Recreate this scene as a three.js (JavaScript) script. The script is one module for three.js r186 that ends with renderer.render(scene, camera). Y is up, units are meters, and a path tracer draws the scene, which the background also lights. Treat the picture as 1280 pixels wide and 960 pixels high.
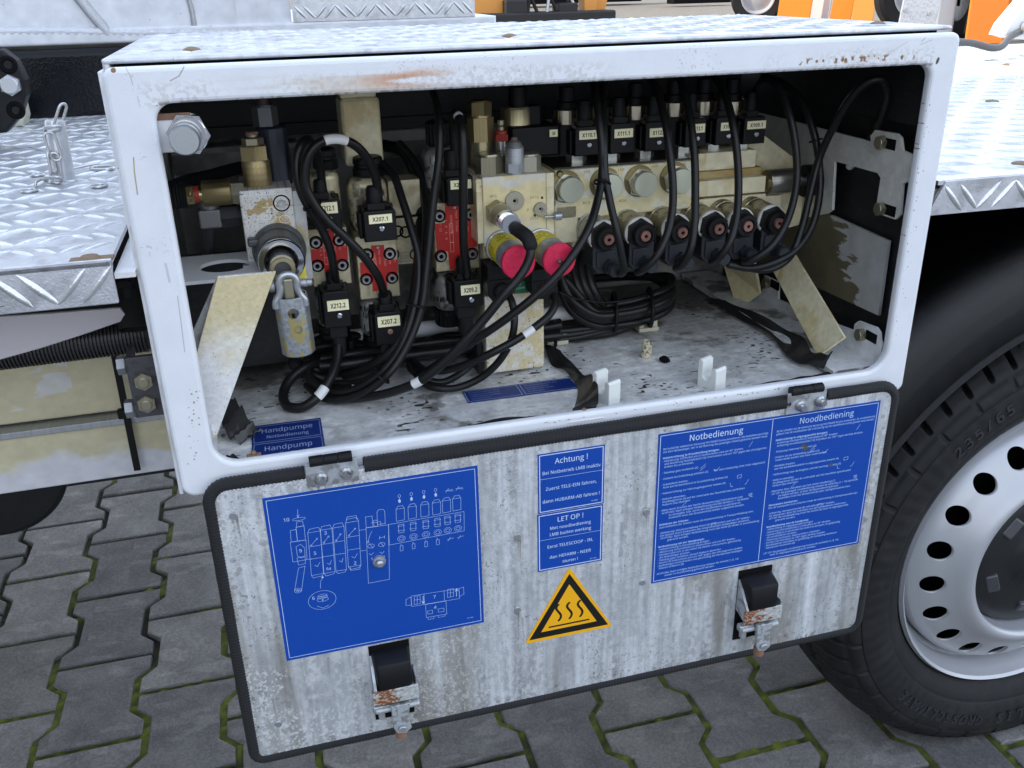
import * as THREE from 'three';
import { RoundedBoxGeometry } from 'three/addons/geometries/RoundedBoxGeometry.js';
import { mergeGeometries, toCreasedNormals } from 'three/addons/utils/BufferGeometryUtils.js';
import { FontLoader } from 'three/addons/loaders/FontLoader.js';
import { TextGeometry } from 'three/addons/geometries/TextGeometry.js';
import { Brush, Evaluator, SUBTRACTION } from 'three-bvh-csg';

// ---------------------------------------------------------------- camera, sky, sun, exposure
const scene = new THREE.Scene();
const camera = new THREE.PerspectiveCamera(45.77, 4 / 3, 0.05, 400);
camera.position.set(0, 1.058, 0.70);
camera.rotation.set(-0.41648, -0.26443, -0.02305, 'YXZ');
scene.add(camera);
const renderer = new THREE.WebGLRenderer({ antialias: true });
renderer.toneMapping = THREE.LinearToneMapping;
renderer.toneMappingExposure = 2.25;
renderer.shadowMap.enabled = true;
renderer.shadowMap.type = THREE.PCFSoftShadowMap;

let seed = 7;
const rnd = () => { seed = (seed * 1664525 + 1013904223) >>> 0; return seed / 4294967296; };
const rr = (a, b) => a + (b - a) * rnd();
const clamp = (x, a = 0, b = 1) => Math.min(b, Math.max(a, x));
const sstep = (a, b, x) => { const t = clamp((x - a) / (b - a)); return t * t * (3 - 2 * t); };
const mix = (a, b, t) => a + (b - a) * t;
function Noise(s, per) {                       // tileable value noise, lattice of per x per
  let q = s * 7919 + 13; const t = new Float32Array(per * per);
  for (let i = 0; i < t.length; i++) { q = (q * 1664525 + 1013904223) >>> 0; t[i] = q / 4294967296; }
  return (x, y) => {
    const xf = Math.floor(x), yf = Math.floor(y); let u = x - xf, v = y - yf; u = u * u * (3 - 2 * u); v = v * v * (3 - 2 * v);
    const x0 = ((xf % per) + per) % per, y0 = ((yf % per) + per) % per, x1 = (x0 + 1) % per, y1 = (y0 + 1) % per;
    return mix(mix(t[y0 * per + x0], t[y0 * per + x1], u), mix(t[y1 * per + x0], t[y1 * per + x1], u), v);
  };
}
const N = [1, 2, 3, 4, 5].map(s => Noise(s, 256));
function fbm(k, x, y, oct = 4) { let a = 0, w = 0.5, s = 0; for (let i = 0; i < oct; i++) { a += w * N[(k + i) % 5](x, y); s += w; x = x * 2; y = y * 2; w *= 0.5; } return a / s; }

{ // sky: clear blue with thin bright cloud
  const W = 512, H = 256, d = new Float32Array(W * H * 4);
  for (let j = 0; j < H; j++) for (let i = 0; i < W; i++) {
    const el = ((j + 0.5) / H - 0.5) * Math.PI, u = i / W, s = Math.max(0, Math.sin(el));
    let c = [mix(1.20, 0.38, s ** 0.55), mix(1.26, 0.51, s ** 0.55), mix(1.33, 0.77, s ** 0.55)];
    const az = u * Math.PI * 2, px = Math.cos(az) * Math.cos(el) * 9 + 40, pz = Math.sin(az) * Math.cos(el) * 9 + 40;
    const cl = sstep(0.50, 0.78, fbm(0, px, pz, 5)) * sstep(0.02, 0.3, s) * 0.8;
    c = c.map((v, k) => mix(v, [1.5, 1.55, 1.62][k], cl));
    if (el < 0) c = [0.42, 0.44, 0.46];
    d.set([...c.map(v => v * 0.9), 1], (j * W + i) * 4);
  }
  const t = new THREE.DataTexture(d, W, H, THREE.RGBAFormat, THREE.FloatType);
  t.mapping = THREE.EquirectangularReflectionMapping; t.magFilter = THREE.LinearFilter; t.minFilter = THREE.LinearFilter; t.needsUpdate = true;
  scene.background = t; scene.environment = t;
}
const sun = new THREE.DirectionalLight(0xfff1dd, 2.9);
sun.position.set(-24, 17.5, -3.6); sun.target.position.set(0, 0, 0);
sun.castShadow = true; sun.shadow.mapSize.set(2048, 2048);
Object.assign(sun.shadow.camera, { left: -22, right: 22, top: 22, bottom: -22, near: 0.5, far: 80 });
scene.add(sun, sun.target);

// ---------------------------------------------------------------- helpers
const C = camera.position.clone(), FPX = 1137;
camera.updateMatrixWorld(true);
const ray = (x, y) => new THREE.Vector3((x - 640) / FPX, (480 - y) / FPX, -1).applyQuaternion(camera.quaternion);
const onZ = (x, y, z) => { const d = ray(x, y); return C.clone().addScaledVector(d, (z - C.z) / d.z); };   // where a sight line meets the upright plane z
const onX = (x, y, v) => { const d = ray(x, y); return C.clone().addScaledVector(d, (v - C.x) / d.x); };
const onY = (x, y, v) => { const d = ray(x, y); return C.clone().addScaledVector(d, (v - C.y) / d.y); };
function rect(x0, y0, x1, y1, z) {
  const l = onZ(x0, (y0 + y1) / 2, z), r = onZ(x1, (y0 + y1) / 2, z), t = onZ((x0 + x1) / 2, y0, z), b = onZ((x0 + x1) / 2, y1, z);
  return { x: (l.x + r.x) / 2, y: (t.y + b.y) / 2, w: r.x - l.x, h: t.y - b.y, z };
}
const used = {};
function numbered(n) { const k = used[n] = (used[n] ?? -1) + 1; return k ? n + '_' + String(k).padStart(3, '0') : n; }
function tag(o, label, category, group, kind) {
  if (label) o.userData.label = label; if (category) o.userData.category = category;
  if (group) o.userData.group = group; if (kind) o.userData.kind = kind; return o;
}
function thing(name, label, category, group, pos) {
  const o = new THREE.Group(); o.name = numbered(name); if (pos) o.position.copy(pos); scene.add(o); return tag(o, label, category, group);
}
function clean(g) {
  if (g.index) g = g.toNonIndexed();
  for (const k of Object.keys(g.attributes)) if (!['position', 'normal', 'uv'].includes(k)) g.deleteAttribute(k);
  if (!g.attributes.uv) g.setAttribute('uv', new THREE.BufferAttribute(new Float32Array(g.attributes.position.count * 2), 2));
  if (!g.attributes.normal) g.computeVertexNormals();
  return g;
}
const merge = a => a.length === 1 ? clean(a[0]) : mergeGeometries(a.map(clean));
function triUV(g, s = 1, o = [0, 0]) {          // uv in metres, by the facing of each triangle
  g = clean(g); const p = g.attributes.position, n = g.attributes.normal, uv = g.attributes.uv;
  for (let i = 0; i < p.count; i += 3) {
    let a = 0, b = 0, c = 0; for (let k = 0; k < 3; k++) { a += n.getX(i + k); b += n.getY(i + k); c += n.getZ(i + k); }
    a = Math.abs(a); b = Math.abs(b); c = Math.abs(c);
    for (let k = 0; k < 3; k++) {
      const x = p.getX(i + k), y = p.getY(i + k), z = p.getZ(i + k);
      const [u, v] = c >= a && c >= b ? [x, y] : b >= a ? [x, -z] : [-z, y];
      uv.setXY(i + k, u * s + o[0], v * s + o[1]);
    }
  }
  return g;
}
function planUV(g, x0, y0, w, h, ax = 'xy') {   // uv 0..1 over a rectangle
  g = clean(g); const p = g.attributes.position, uv = g.attributes.uv;
  for (let i = 0; i < p.count; i++) { const a = p.getX(i), b = ax === 'xy' ? p.getY(i) : -p.getZ(i); uv.setXY(i, (a - x0) / w, (b - y0) / h); }
  return g;
}
function mesh(name, g, m, parent = scene, label) {
  if (Array.isArray(g)) g = merge(g);
  const o = new THREE.Mesh(g, m); o.name = parent === scene ? numbered(name) : name; o.castShadow = o.receiveShadow = true;
  if (label) o.userData.label = label; parent.add(o); return o;
}
const box = (x, y, z, w, h, d, r = 0) => (r ? new RoundedBoxGeometry(w, h, d, 2, Math.min(r, w * 0.49, h * 0.49, d * 0.49)) : new THREE.BoxGeometry(w, h, d)).translate(x, y, z);
const rbox = (q, d, r = 0.0015, dz = 0) => box(q.x, q.y, q.z - d / 2 + dz, q.w, q.h, d, r);                   // front face on q.z
function turn(pts, axis = 'y', seg = 28, at = [0, 0, 0]) {      // lathe of [radius, along] points
  let g = new THREE.LatheGeometry(pts.map(p => new THREE.Vector2(Math.max(p[0], 1e-5), p[1])), seg); g = toCreasedNormals(g, 0.55);
  if (axis === 'z') g.rotateX(Math.PI / 2); if (axis === 'x') g.rotateZ(-Math.PI / 2);
  return g.translate(...at);
}
const cyl = (r, h, axis, at, c = 0.0008, seg = 24) => turn([[0, 0], [r - c, 0], [r, c], [r, h - c], [r - c, h], [0, h]], axis, seg, at);
function hex(r, h, axis, at, rot = 0) { let g = toCreasedNormals(new THREE.CylinderGeometry(r, r, h, 6), 0.3).translate(0, h / 2, 0).rotateY(rot);
  const c = turn([[0, h * 0.3], [r * 0.8, h * 0.3], [r * 0.8, h * 0.9], [r * 0.84, h * 1.04], [r * 0.8, h * 1.12], [0, h * 1.12]], 'y', 20); g = merge([g, c]);
  if (axis === 'z') g.rotateX(Math.PI / 2); if (axis === 'x') g.rotateZ(-Math.PI / 2); if (axis === '-x') g.rotateZ(Math.PI / 2); return g.translate(...at); }
function poly(pts, d, bevel = 0, holes = []) {                 // closed outline in x,y pushed back from z=0 by d
  const s = new THREE.Shape(pts.map(p => new THREE.Vector2(p[0], p[1])));
  for (const h of holes) s.holes.push(h);
  const g = new THREE.ExtrudeGeometry(s, { depth: d - 2 * bevel, bevelEnabled: bevel > 0, bevelSize: bevel, bevelThickness: bevel, bevelOffset: -bevel, bevelSegments: 3, curveSegments: 10 });
  return g.translate(0, 0, -d + bevel);
}
function rrect(x0, y0, x1, y1, r, P = THREE.Shape) {
  const s = new P(), k = Array.isArray(r) ? r : [r, r, r, r];    // bl br tr tl
  s.moveTo(x0 + k[0], y0); s.lineTo(x1 - k[1], y0); s.absarc(x1 - k[1], y0 + k[1], k[1], -Math.PI / 2, 0);
  s.lineTo(x1, y1 - k[2]); s.absarc(x1 - k[2], y1 - k[2], k[2], 0, Math.PI / 2);
  s.lineTo(x0 + k[3], y1); s.absarc(x0 + k[3], y1 - k[3], k[3], Math.PI / 2, Math.PI);
  s.lineTo(x0, y0 + k[0]); s.absarc(x0 + k[0], y0 + k[0], k[0], Math.PI, Math.PI * 1.5); return s;
}
const ext = (s, d, bevel = 0, seg = 12) => new THREE.ExtrudeGeometry(s, { depth: d - 2 * bevel, bevelEnabled: bevel > 0, bevelSize: bevel, bevelThickness: bevel, bevelOffset: -bevel, bevelSegments: 3, curveSegments: seg }).translate(0, 0, -d + bevel);
const tube = (pts, r, seg = 0, rad = 10, closed = false) => { const c = new THREE.CatmullRomCurve3(pts, closed, 'centripetal'); return new THREE.TubeGeometry(c, seg || pts.length * 8, r, rad, closed); };
const sheetX = (pts, d) => {                                    // outline of points on a plane x = const, d thick towards -x
  const s = new THREE.Shape(pts.map(p => new THREE.Vector2(p.z, p.y)));
  return new THREE.ExtrudeGeometry(s, { depth: d, bevelEnabled: false }).rotateY(-Math.PI / 2).translate(pts[0].x, 0, 0);
};

// ---------------------------------------------------------------- textures and materials
function ctex(w, h, fn, paint) {                // sRGB colour map: fn(u, v) gives 0..255, v up; paint draws print over it (y down)
  const c = document.createElement('canvas'); c.width = w; c.height = h; const x = c.getContext('2d');
  if (fn) { const im = x.createImageData(w, h); for (let j = 0; j < h; j++) for (let i = 0; i < w; i++) { const q = fn(i / w, 1 - j / h, i, j), k = (j * w + i) * 4; im.data[k] = clamp(q[0], 0, 255); im.data[k + 1] = clamp(q[1], 0, 255); im.data[k + 2] = clamp(q[2], 0, 255); im.data[k + 3] = 255; } x.putImageData(im, 0, 0); }
  if (paint) paint(x, w, h);
  const t = new THREE.CanvasTexture(c); t.colorSpace = THREE.SRGBColorSpace; t.wrapS = t.wrapT = THREE.RepeatWrapping; t.anisotropy = 8; return t;
}
function dtex(w, h, fn) {
  const d = new Uint8Array(w * h * 4); for (let j = 0; j < h; j++) for (let i = 0; i < w; i++) { const v = clamp(fn(i / w, j / h)) * 255; d.set([v, v, v, 255], (j * w + i) * 4); }
  const t = new THREE.DataTexture(d, w, h); t.wrapS = t.wrapT = THREE.RepeatWrapping; t.magFilter = THREE.LinearFilter; t.minFilter = THREE.LinearMipmapLinearFilter; t.generateMipmaps = true; t.needsUpdate = true; return t;
}
const rep = (t, s) => { const c = t.clone(); c.repeat.set(1 / s, 1 / s); c.needsUpdate = true; return c; };
const M = {};
const std = (name, o) => { const p = { ...o }; if (Array.isArray(p.c)) { p.color = new THREE.Color().setRGB(...p.c); } delete p.c; const m = new (p.specularIntensity ? THREE.MeshPhysicalMaterial : THREE.MeshStandardMaterial)({ roughness: 0.6, metalness: 0, ...p }); m.name = name; M[name] = m; return m; };
const gritB = dtex(512, 512, (u, v) => fbm(0, u * 64, v * 64, 3));
const softB = dtex(256, 256, (u, v) => fbm(2, u * 16, v * 16, 4));
const smudgeR = dtex(512, 512, (u, v) => 0.35 + 0.6 * fbm(1, u * 8, v * 8, 5));
const grimeT = (base, dirt, amt, sc = 8, spots = 0) => ctex(512, 512, (u, v) => {
  const a = sstep(0.5, 0.72, fbm(1, u * sc, v * sc, 5)) * amt, b = 0.92 + 0.14 * fbm(3, u * 32, v * 32, 3);
  let c = base.map((q, k) => mix(q, dirt[k], a) * b);
  if (spots && N[2](u * 128, v * 128) > 1 - spots) c = c.map(q => q * 0.25);
  return c;
});
const whiteT = grimeT([228, 229, 230], [186, 182, 170], 0.55, 6, 0.008);
const creamT = grimeT([228, 218, 182], [198, 176, 120], 0.75, 6, 0.012);
const cream2T = grimeT([226, 214, 168], [228, 228, 222], 0.85, 4, 0.012);
const zincT = grimeT([188, 192, 195], [128, 128, 126], 0.7, 16, 0.006);
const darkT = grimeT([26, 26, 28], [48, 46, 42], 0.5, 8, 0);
std('white', { map: rep(whiteT, 0.3), roughness: 0.42, bumpMap: rep(softB, 0.05), bumpScale: 0.00012 });
std('whitePlain', { c: [0.78, 0.78, 0.79], roughness: 0.4 });
std('cream', { map: rep(creamT, 0.16), roughness: 0.5 });
std('creamBlock', { map: rep(creamT, 0.22), roughness: 0.45, bumpMap: rep(gritB, 0.06), bumpScale: 0.00015 });
std('creamWorn', { map: rep(cream2T, 0.18), roughness: 0.5 });
std('zinc', { map: rep(zincT, 0.08), metalness: 0.75, roughness: 0.42, bumpMap: rep(gritB, 0.03), bumpScale: 0.0001 });
std('steel', { c: [0.56, 0.56, 0.55], metalness: 1, roughness: 0.28 });
std('chrome', { c: [0.72, 0.73, 0.74], metalness: 1, roughness: 0.14 });
std('plugSteel', { c: [0.66, 0.66, 0.58], metalness: 0.9, roughness: 0.3, roughnessMap: rep(smudgeR, 0.05) });
std('greyBlock', { map: rep(grimeT([196, 196, 192], [178, 160, 112], 0.8, 4, 0.004), 0.11), metalness: 0.25, roughness: 0.5 });
std('brass', { c: [0.42, 0.34, 0.17], metalness: 0.9, roughness: 0.42, roughnessMap: rep(smudgeR, 0.05) });
std('brassDark', { c: [0.24, 0.19, 0.09], metalness: 0.85, roughness: 0.42 });
std('nickel', { map: rep(grimeT([170, 164, 140], [98, 94, 82], 0.8, 10, 0.01), 0.05), metalness: 0.8, roughness: 0.38 });
std('copper', { c: [0.36, 0.19, 0.14], metalness: 0.6, roughness: 0.45 });
std('black', { specularIntensity: 0.5, c: [0.006, 0.0062, 0.0068], roughness: 0.45, bumpMap: rep(gritB, 0.03), bumpScale: 0.0001 });
std('blackDeep', { specularIntensity: 0.3, c: [0.0035, 0.0035, 0.004], roughness: 0.85 });
std('blackPaint', { specularIntensity: 0.45, map: rep(grimeT([13, 15, 19], [26, 28, 32], 0.5, 10, 0), 0.4), roughness: 0.24, bumpMap: rep(gritB, 0.16), bumpScale: 0.0004 });
std('rubber', { specularIntensity: 0.6, c: [0.010, 0.010, 0.0105], roughness: 0.55, bumpMap: rep(gritB, 0.02), bumpScale: 0.0002 });
std('cable', { specularIntensity: 0.6, c: [0.0095, 0.0095, 0.0093], roughness: 0.54, roughnessMap: rep(smudgeR, 0.1) });
std('fenderPlastic', { specularIntensity: 1.0, c: [0.004, 0.004, 0.0042], roughness: 0.27, bumpMap: rep(gritB, 0.05), bumpScale: 0.00025 });
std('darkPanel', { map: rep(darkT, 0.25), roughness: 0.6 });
std('greyPanel', { map: rep(grimeT([158, 155, 150], [92, 90, 86], 0.8, 6, 0.01), 0.3), roughness: 0.6 });
std('sleeve', { c: [0.72, 0.72, 0.70], roughness: 0.5 });
std('redCap', { map: rep(grimeT([214, 34, 78], [190, 24, 60], 0.6, 20, 0.01), 0.05), roughness: 0.45 });
std('yellowTab', { c: [0.72, 0.62, 0.08], roughness: 0.5 });
std('rust', { map: rep(grimeT([128, 84, 58], [176, 172, 168], 0.9, 8, 0.02), 0.03), roughness: 0.85, metalness: 0.1 });
std('rustScrew', { c: [0.22, 0.15, 0.09], roughness: 0.8 });
std('clip', { c: [0.74, 0.76, 0.72], roughness: 0.4 });
std('clipCream', { c: [0.55, 0.52, 0.38], roughness: 0.5 });
std('gold', { c: [0.46, 0.40, 0.24], metalness: 0.85, roughness: 0.36 });
std('capSteel', { c: [0.50, 0.45, 0.34], metalness: 0.95, roughness: 0.22 });
std('red', { c: [0.35, 0.03, 0.02], roughness: 0.5 });
std('galv', { map: rep(zincT, 0.12), metalness: 0.6, roughness: 0.45 });
// aluminium tread plate, weathered and dull
std('tread', { map: rep(grimeT([226, 227, 228], [196, 196, 196], 0.6, 14, 0.006), 0.25), metalness: 0.62, roughness: 0.26, bumpMap: rep(gritB, 0.08), bumpScale: 0.0002 });  // for the bumps: lighter than the plate, glints put into the colour
std('treadWhite', { map: rep(grimeT([206, 208, 211], [168, 168, 170], 0.6, 14, 0.01), 0.25), metalness: 0.55, roughness: 0.34, bumpMap: rep(gritB, 0.08), bumpScale: 0.0002 });

// ---------------------------------------------------------------- ground
{
  const far = new THREE.CircleGeometry(180, 64).rotateX(-Math.PI / 2).translate(0, -0.05, 0);
  const gravelT = ctex(512, 512, (u, v) => { const a = fbm(0, u * 90, v * 90, 3), b = fbm(3, u * 6, v * 6, 3), s = 62 + 84 * a + 26 * b; return [s, s * 0.95, s * 0.86]; });
  tag(mesh('ground', triUV(far), new THREE.MeshStandardMaterial({ map: rep(gravelT, 1.6), roughness: 0.95, bumpMap: rep(gritB, 0.8), bumpScale: 0.01 })), null, null, null, 'structure');
  const yard = new THREE.PlaneGeometry(26, 20).rotateX(-Math.PI / 2).translate(4, -0.044, 1);
  tag(mesh('road', triUV(yard), new THREE.MeshStandardMaterial({ color: new THREE.Color().setRGB(0.16, 0.16, 0.165), roughness: 0.9 })), null, null, null, 'structure');
  const pave = new THREE.Group(); pave.name = 'pavement'; pave.userData.kind = 'structure'; scene.add(pave);
  // double-T concrete pavers, 200 mm apart along the column, columns 140 mm apart
  const e = 0.037, w = 0.077, t = 0.0245, hw = 0.0795, nw = 0.0555, jx = 0.0032, jz = 0.0050;
  const L = 0.2 - jz * 2, pts = [];
  const side = s => [[s * (hw - jx), L / 2], [s * (hw - jx), L / 2 - e + jz], [s * (nw - jx), L / 2 - e - t + jz], [s * (nw - jx), -L / 2 + e + t - jz], [s * (hw - jx), -L / 2 + e - jz], [s * (hw - jx), -L / 2]];
  pts.push(...side(1), ...side(-1).reverse());
  const cT = [0, 1].map(k => ctex(512, 512, (u, v) => {
    const a = fbm(k, u * 128, v * 128, 2), b = fbm(2 + k, u * 8, v * 8, 4), sp = N[1 + k](u * 220, v * 220);
    let s = 96 + 34 * a + 40 * (b - 0.5); if (sp > 0.93) s += 40 * (sp - 0.9) * 10; if (sp < 0.05) s -= 14; const sc = sstep(0.66, 0.75, fbm(4, u * 5 + v * 3, v * 14, 3)) * 14; s += sc;
    return [s * 1.01, s * 0.995, s * 0.96];
  }));
  const mats = [];
  for (let i = 0; i < 8; i++) { const b = rr(0.66, 1.1); mats.push(new THREE.MeshStandardMaterial({ map: rep(cT[i % 2], 0.31 + 0.02 * i), color: new THREE.Color().setRGB(b, b, b * rr(0.98, 1.04)), roughness: 0.86, bumpMap: rep(gritB, 0.06), bumpScale: 0.0012 })); }
  const vars = []; for (let i = 0; i < 6; i++) { const g = triUV(ext(new THREE.Shape(pts.map(p => new THREE.Vector2(p[0] + rr(-0.0008, 0.0008), p[1] + rr(-0.0008, 0.0008)))), 0.05, 0.0035, 1).rotateX(-Math.PI / 2), 1, [rnd(), rnd()]); vars.push(g); }
  let k = 0;
  for (let c = -6; c <= 13; c++) for (let r = -8; r <= 3; r++) {
    const x = -0.362 + c * 0.14, z = -0.392 + r * 0.2 + (c & 1 ? 0.1 : 0);
    if (x < -1.15 || x > 1.5 || z > 0.4) continue;
    const o = mesh('paver', vars[(k * 7 + c * 3 + 60) % 6], mats[Math.floor(rnd() * 8)], pave); k++;
    o.position.set(x, rr(-0.0022, 0.0014), z); o.rotation.set(rr(-0.004, 0.004), (rnd() < 0.5 ? Math.PI : 0) + rr(-0.004, 0.004), rr(-0.004, 0.004));
  }
  // moss and grit in the joints
  const mg = new THREE.PlaneGeometry(3.0, 2.5, 620, 520).rotateX(-Math.PI / 2), p = mg.attributes.position, col = new Float32Array(p.count * 3);
  for (let i = 0; i < p.count; i++) {
    const x = p.getX(i), z = p.getZ(i), a = fbm(0, x * 90, z * 90, 3), b = fbm(1, x * 4 + 9, z * 4 + 3, 3), wet = sstep(0.26, 0.50, b + 0.25 * (fbm(2, x * 22, z * 22, 2) - 0.5));
    p.setY(i, -0.0085 + 0.008 * a * wet - 0.004 * (1 - wet));
    const m = wet * (0.6 + 0.4 * a); col.set([mix(0.030, 0.090, m) * (0.3 + 1.3 * a), mix(0.027, 0.110, m) * (0.3 + a * 1.3), mix(0.020, 0.008, m)], i * 3);
  }
  mg.setAttribute('color', new THREE.BufferAttribute(col, 3)); mg.computeVertexNormals();
  const moss = mesh('moss', mg.translate(0.15, 0, -0.75), new THREE.MeshStandardMaterial({ vertexColors: true, roughness: 1 }), pave); moss.userData.kind = 'stuff';
}

// ---------------------------------------------------------------- tread plate
function treadBumps(x0, x1, z0, z1, y, cell = 0.031, up = 'y', len = 0.0145, wid = 0.0027, hgt = 0.0018, pairs = 2) {
  // pairs of lens shaped bumps, turned by 90 degrees from cell to cell
  const nu = 7, P = [], I = [];
  for (let i = 0; i <= nu; i++) for (let j = 0; j <= 4; j++) { const s = i / nu * 2 - 1, q = j / 4 * 2 - 1, wv = wid * Math.sqrt(Math.max(0, 1 - s * s)); P.push([s * len, hgt * Math.max(0, 1 - s * s) * (1 - q * q) - 0.0001, q * wv]); }
  for (let i = 0; i < nu; i++) for (let j = 0; j < 4; j++) { const a = i * 5 + j; I.push(a, a + 1, a + 5, a + 1, a + 6, a + 5); }
  const pos = [], idx = [];
  const nx = Math.ceil((x1 - x0) / cell), nz = Math.ceil((z1 - z0) / cell);
  for (let a = 0; a < nx; a++) for (let b = 0; b < nz; b++) for (let s = 0; s < pairs; s++) {
    const an = ((a + b) & 1 ? 1 : -1) * 0.82, off = (s - (pairs - 1) / 2) * cell * 0.38, cx = x0 + (a + 0.5) * cell + off * 1.15, cz = z0 + (b + 0.5) * cell;
    const ex = len * Math.abs(Math.cos(an)) * 0.9, ez = len * Math.abs(Math.sin(an)) * 0.9; if (cx - ex < x0 || cx + ex > x1 || cz - ez < z0 || cz + ez > z1) continue;
    const o = pos.length / 3, ca = Math.cos(an), sa = Math.sin(an);
    for (const q of P) { const X = q[0] * ca + q[2] * sa, Z = -q[0] * sa + q[2] * ca; up === 'y' ? pos.push(cx + X, y + q[1], cz + Z) : pos.push(cx + X, cz - Z, y + q[1]); }
    for (const q of I) idx.push(o + q);
  }
  const g = new THREE.BufferGeometry(); g.setAttribute('position', new THREE.BufferAttribute(new Float32Array(pos), 3)); g.setIndex(idx); g.computeVertexNormals();
  g.setAttribute('uv', new THREE.BufferAttribute(new Float32Array(pos.length / 3 * 2), 2)); return triUV(g);
}

// ---------------------------------------------------------------- truck: chassis, deck, fender, wheel
const truck = thing('platform_truck', 'white platform truck with tread plate deck, black fender and silver steel wheel', 'truck');
{
  // left deck
  const dl = mesh('deck', [triUV(box(-1.156, 0.876, -0.80, 2.088, 0.004, 1.60)), triUV(box(-1.156, 0.8615, -0.002, 2.088, 0.033, 0.004, 0.001)), triUV(turn([[0.0015, -0.394], [0.0040, -0.394], [0.0040, 0.394], [0.0015, 0.394]], 'x', 16, [-0.506, 0.8745, -0.004]))], M.treadWhite, truck, 'left tread plate deck with folded lip');
  const b1 = mesh('tread_bump', [treadBumps(-0.93, -0.113, -1.1, -0.006, 0.878, 0.037, 'y', 0.0165, 0.0027, 0.0020), treadBumps(-0.913, -0.113, 0.8410, 0.8785, 0, 0.040, 'z', 0.0180, 0.0032, 0.0024)], M.tread, dl); b1.userData.kind = 'stuff';
  mesh('screw', [turn([[0, 0], [0.008, 0], [0.006, 0.002], [0, 0.003]], 'y', 14, [-0.1275, 0.878, -0.012]), box(-0.126, 0.8775, -0.012, 0.030, 0.0016, 0.010)], M.rustScrew, dl, 'rusty flattened screw');
  // right deck
  const dr = mesh('deck', [triUV(box(1.36, 0.876, -0.72, 1.49, 0.004, 1.40)), triUV(poly([[0.606, 0.846], [2.1, 0.838], [2.1, 0.877], [0.622, 0.877]], 0.004).translate(0, 0, -0.018)), triUV(turn([[0.0015, -0.742], [0.004, -0.742], [0.004, 0.742], [0.0015, 0.742]], 'x', 16, [1.364, 0.8742, -0.022]))], M.treadWhite, truck, 'right tread plate deck with folded lip');
  const b2 = mesh('tread_bump', [treadBumps(0.63, 2.1, -1.4, -0.028, 0.878, 0.037, 'y', 0.0165, 0.0027, 0.0020), treadBumps(0.622, 2.02, 0.8405, 0.878, -0.018, 0.040, 'z', 0.0180, 0.0032, 0.0024)], M.tread, dr); b2.userData.kind = 'stuff';
  for (const q of [[1240, 127], [1258, 81], [1277, 205]]) { const p = onY(...q, 0.878); mesh('screw', turn([[0, 0.0025], [0.003, 0.0028], [0.008, 0.0018], [0.010, 0.0003]].reverse(), 'y', 12, [p.x, p.y, p.z]), M.rustScrew, dr); }
  // deck support behind the right lip
  mesh('deck_support', [triUV(box(0.625, 0.864, -0.06, 0.03, 0.010, 0.07)), triUV(box(1.4, 0.815, -0.42, 1.55, 0.10, 0.004))], M.greyPanel, truck);
  mesh('wheel_housing', [box(1.2, 0.50, -0.36, 1.2, 0.72, 0.02), box(1.2, 0.855, -0.2, 1.18, 0.004, 0.34)], M.blackDeep, truck);
  // lower chassis beam on the left
  const beamT = ctex(1024, 512, (u, v) => { const e = fbm(0, u * 14, v * 8, 5), m = sstep(0.17, 0.27, v - 0.22 * (e - 0.5) - (u > 0.4 ? 0.02 : 0.05)) * (1 - 0.75 * sstep(0.02, 0.10, Math.abs(u - 0.46) < 0.25 && v > 0.62 ? fbm(2, u * 9, v * 9, 4) - 0.52 : 0)), n = 0.95 + 0.1 * fbm(2, u * 40, v * 20, 3); const c = [mix(208, 200, m), mix(208, 192, m), mix(212, 158, m)]; return c.map(q => q * n); });
  const cb = mesh('chassis_beam', planUV(merge([box(-0.5, 0.703, -0.21, 0.9, 0.060, 0.02, 0.003), poly([[-0.95, 0.600], [-0.106, 0.605], [-0.106, 0.664], [-0.95, 0.664]], 0.02, 0.002).translate(0, 0, -0.190)]), -0.45, 0.60, 0.35, 0.14), new THREE.MeshStandardMaterial({ map: beamT, roughness: 0.5 }), truck);
  mesh('filler_plate', triUV(box(-0.104, 0.866, -0.2, 0.0145, 0.004, 0.40)), M.white, truck);
  mesh('flange', [box(-0.5, 0.668, -0.197, 0.9, 0.007, 0.026, 0.001)], M.zinc, cb);
  mesh('cross_member', [triUV(box(-0.5, 0.68, -0.40, 0.9, 0.36, 0.02))], M.darkPanel, truck);
  mesh('mud_guard', ext(rrect(-0.9, 0.522, onZ(92, 620, -0.25).x, 0.607, [0.02, 0.075, 0.0, 0.02]), 0.12, 0.006).translate(0, 0, -0.25), M.fenderPlastic, truck);
  // pale curved guard under the left deck
  const gs = [[0, 396], [60, 392], [150, 385], [158, 395], [152, 402], [100, 420], [50, 436], [0, 450], [-60, 466], [-60, 400]].map(q => { const p = onZ(q[0], q[1], -0.075); return [p.x, p.y]; });
  mesh('guard_plate', triUV(poly(gs, 0.004, 0.001).translate(0, 0, -0.075)), std('lilac', { c: [0.52, 0.49, 0.50], roughness: 0.5 }), truck);
  // fender arch round the wheel
  const arch = new THREE.LatheGeometry([[0.378, -0.30], [0.378, -0.11], [0.380, -0.098], [0.386, -0.0925], [0.391, -0.0985], [0.395, -0.0935], [0.43, -0.090], [0.450, -0.0905], [0.462, -0.0925], [0.472, -0.0965], [0.481, -0.103], [0.488, -0.112], [0.493, -0.124], [0.4955, -0.14], [0.497, -0.30]].map(p => new THREE.Vector2(...p)), 110, Math.PI * 0.52, Math.PI * 0.93);
  mesh('fender', toCreasedNormals(arch, 0.8).rotateX(Math.PI / 2).translate(0.992, 0.312, 0), M.fenderPlastic, truck);
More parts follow.
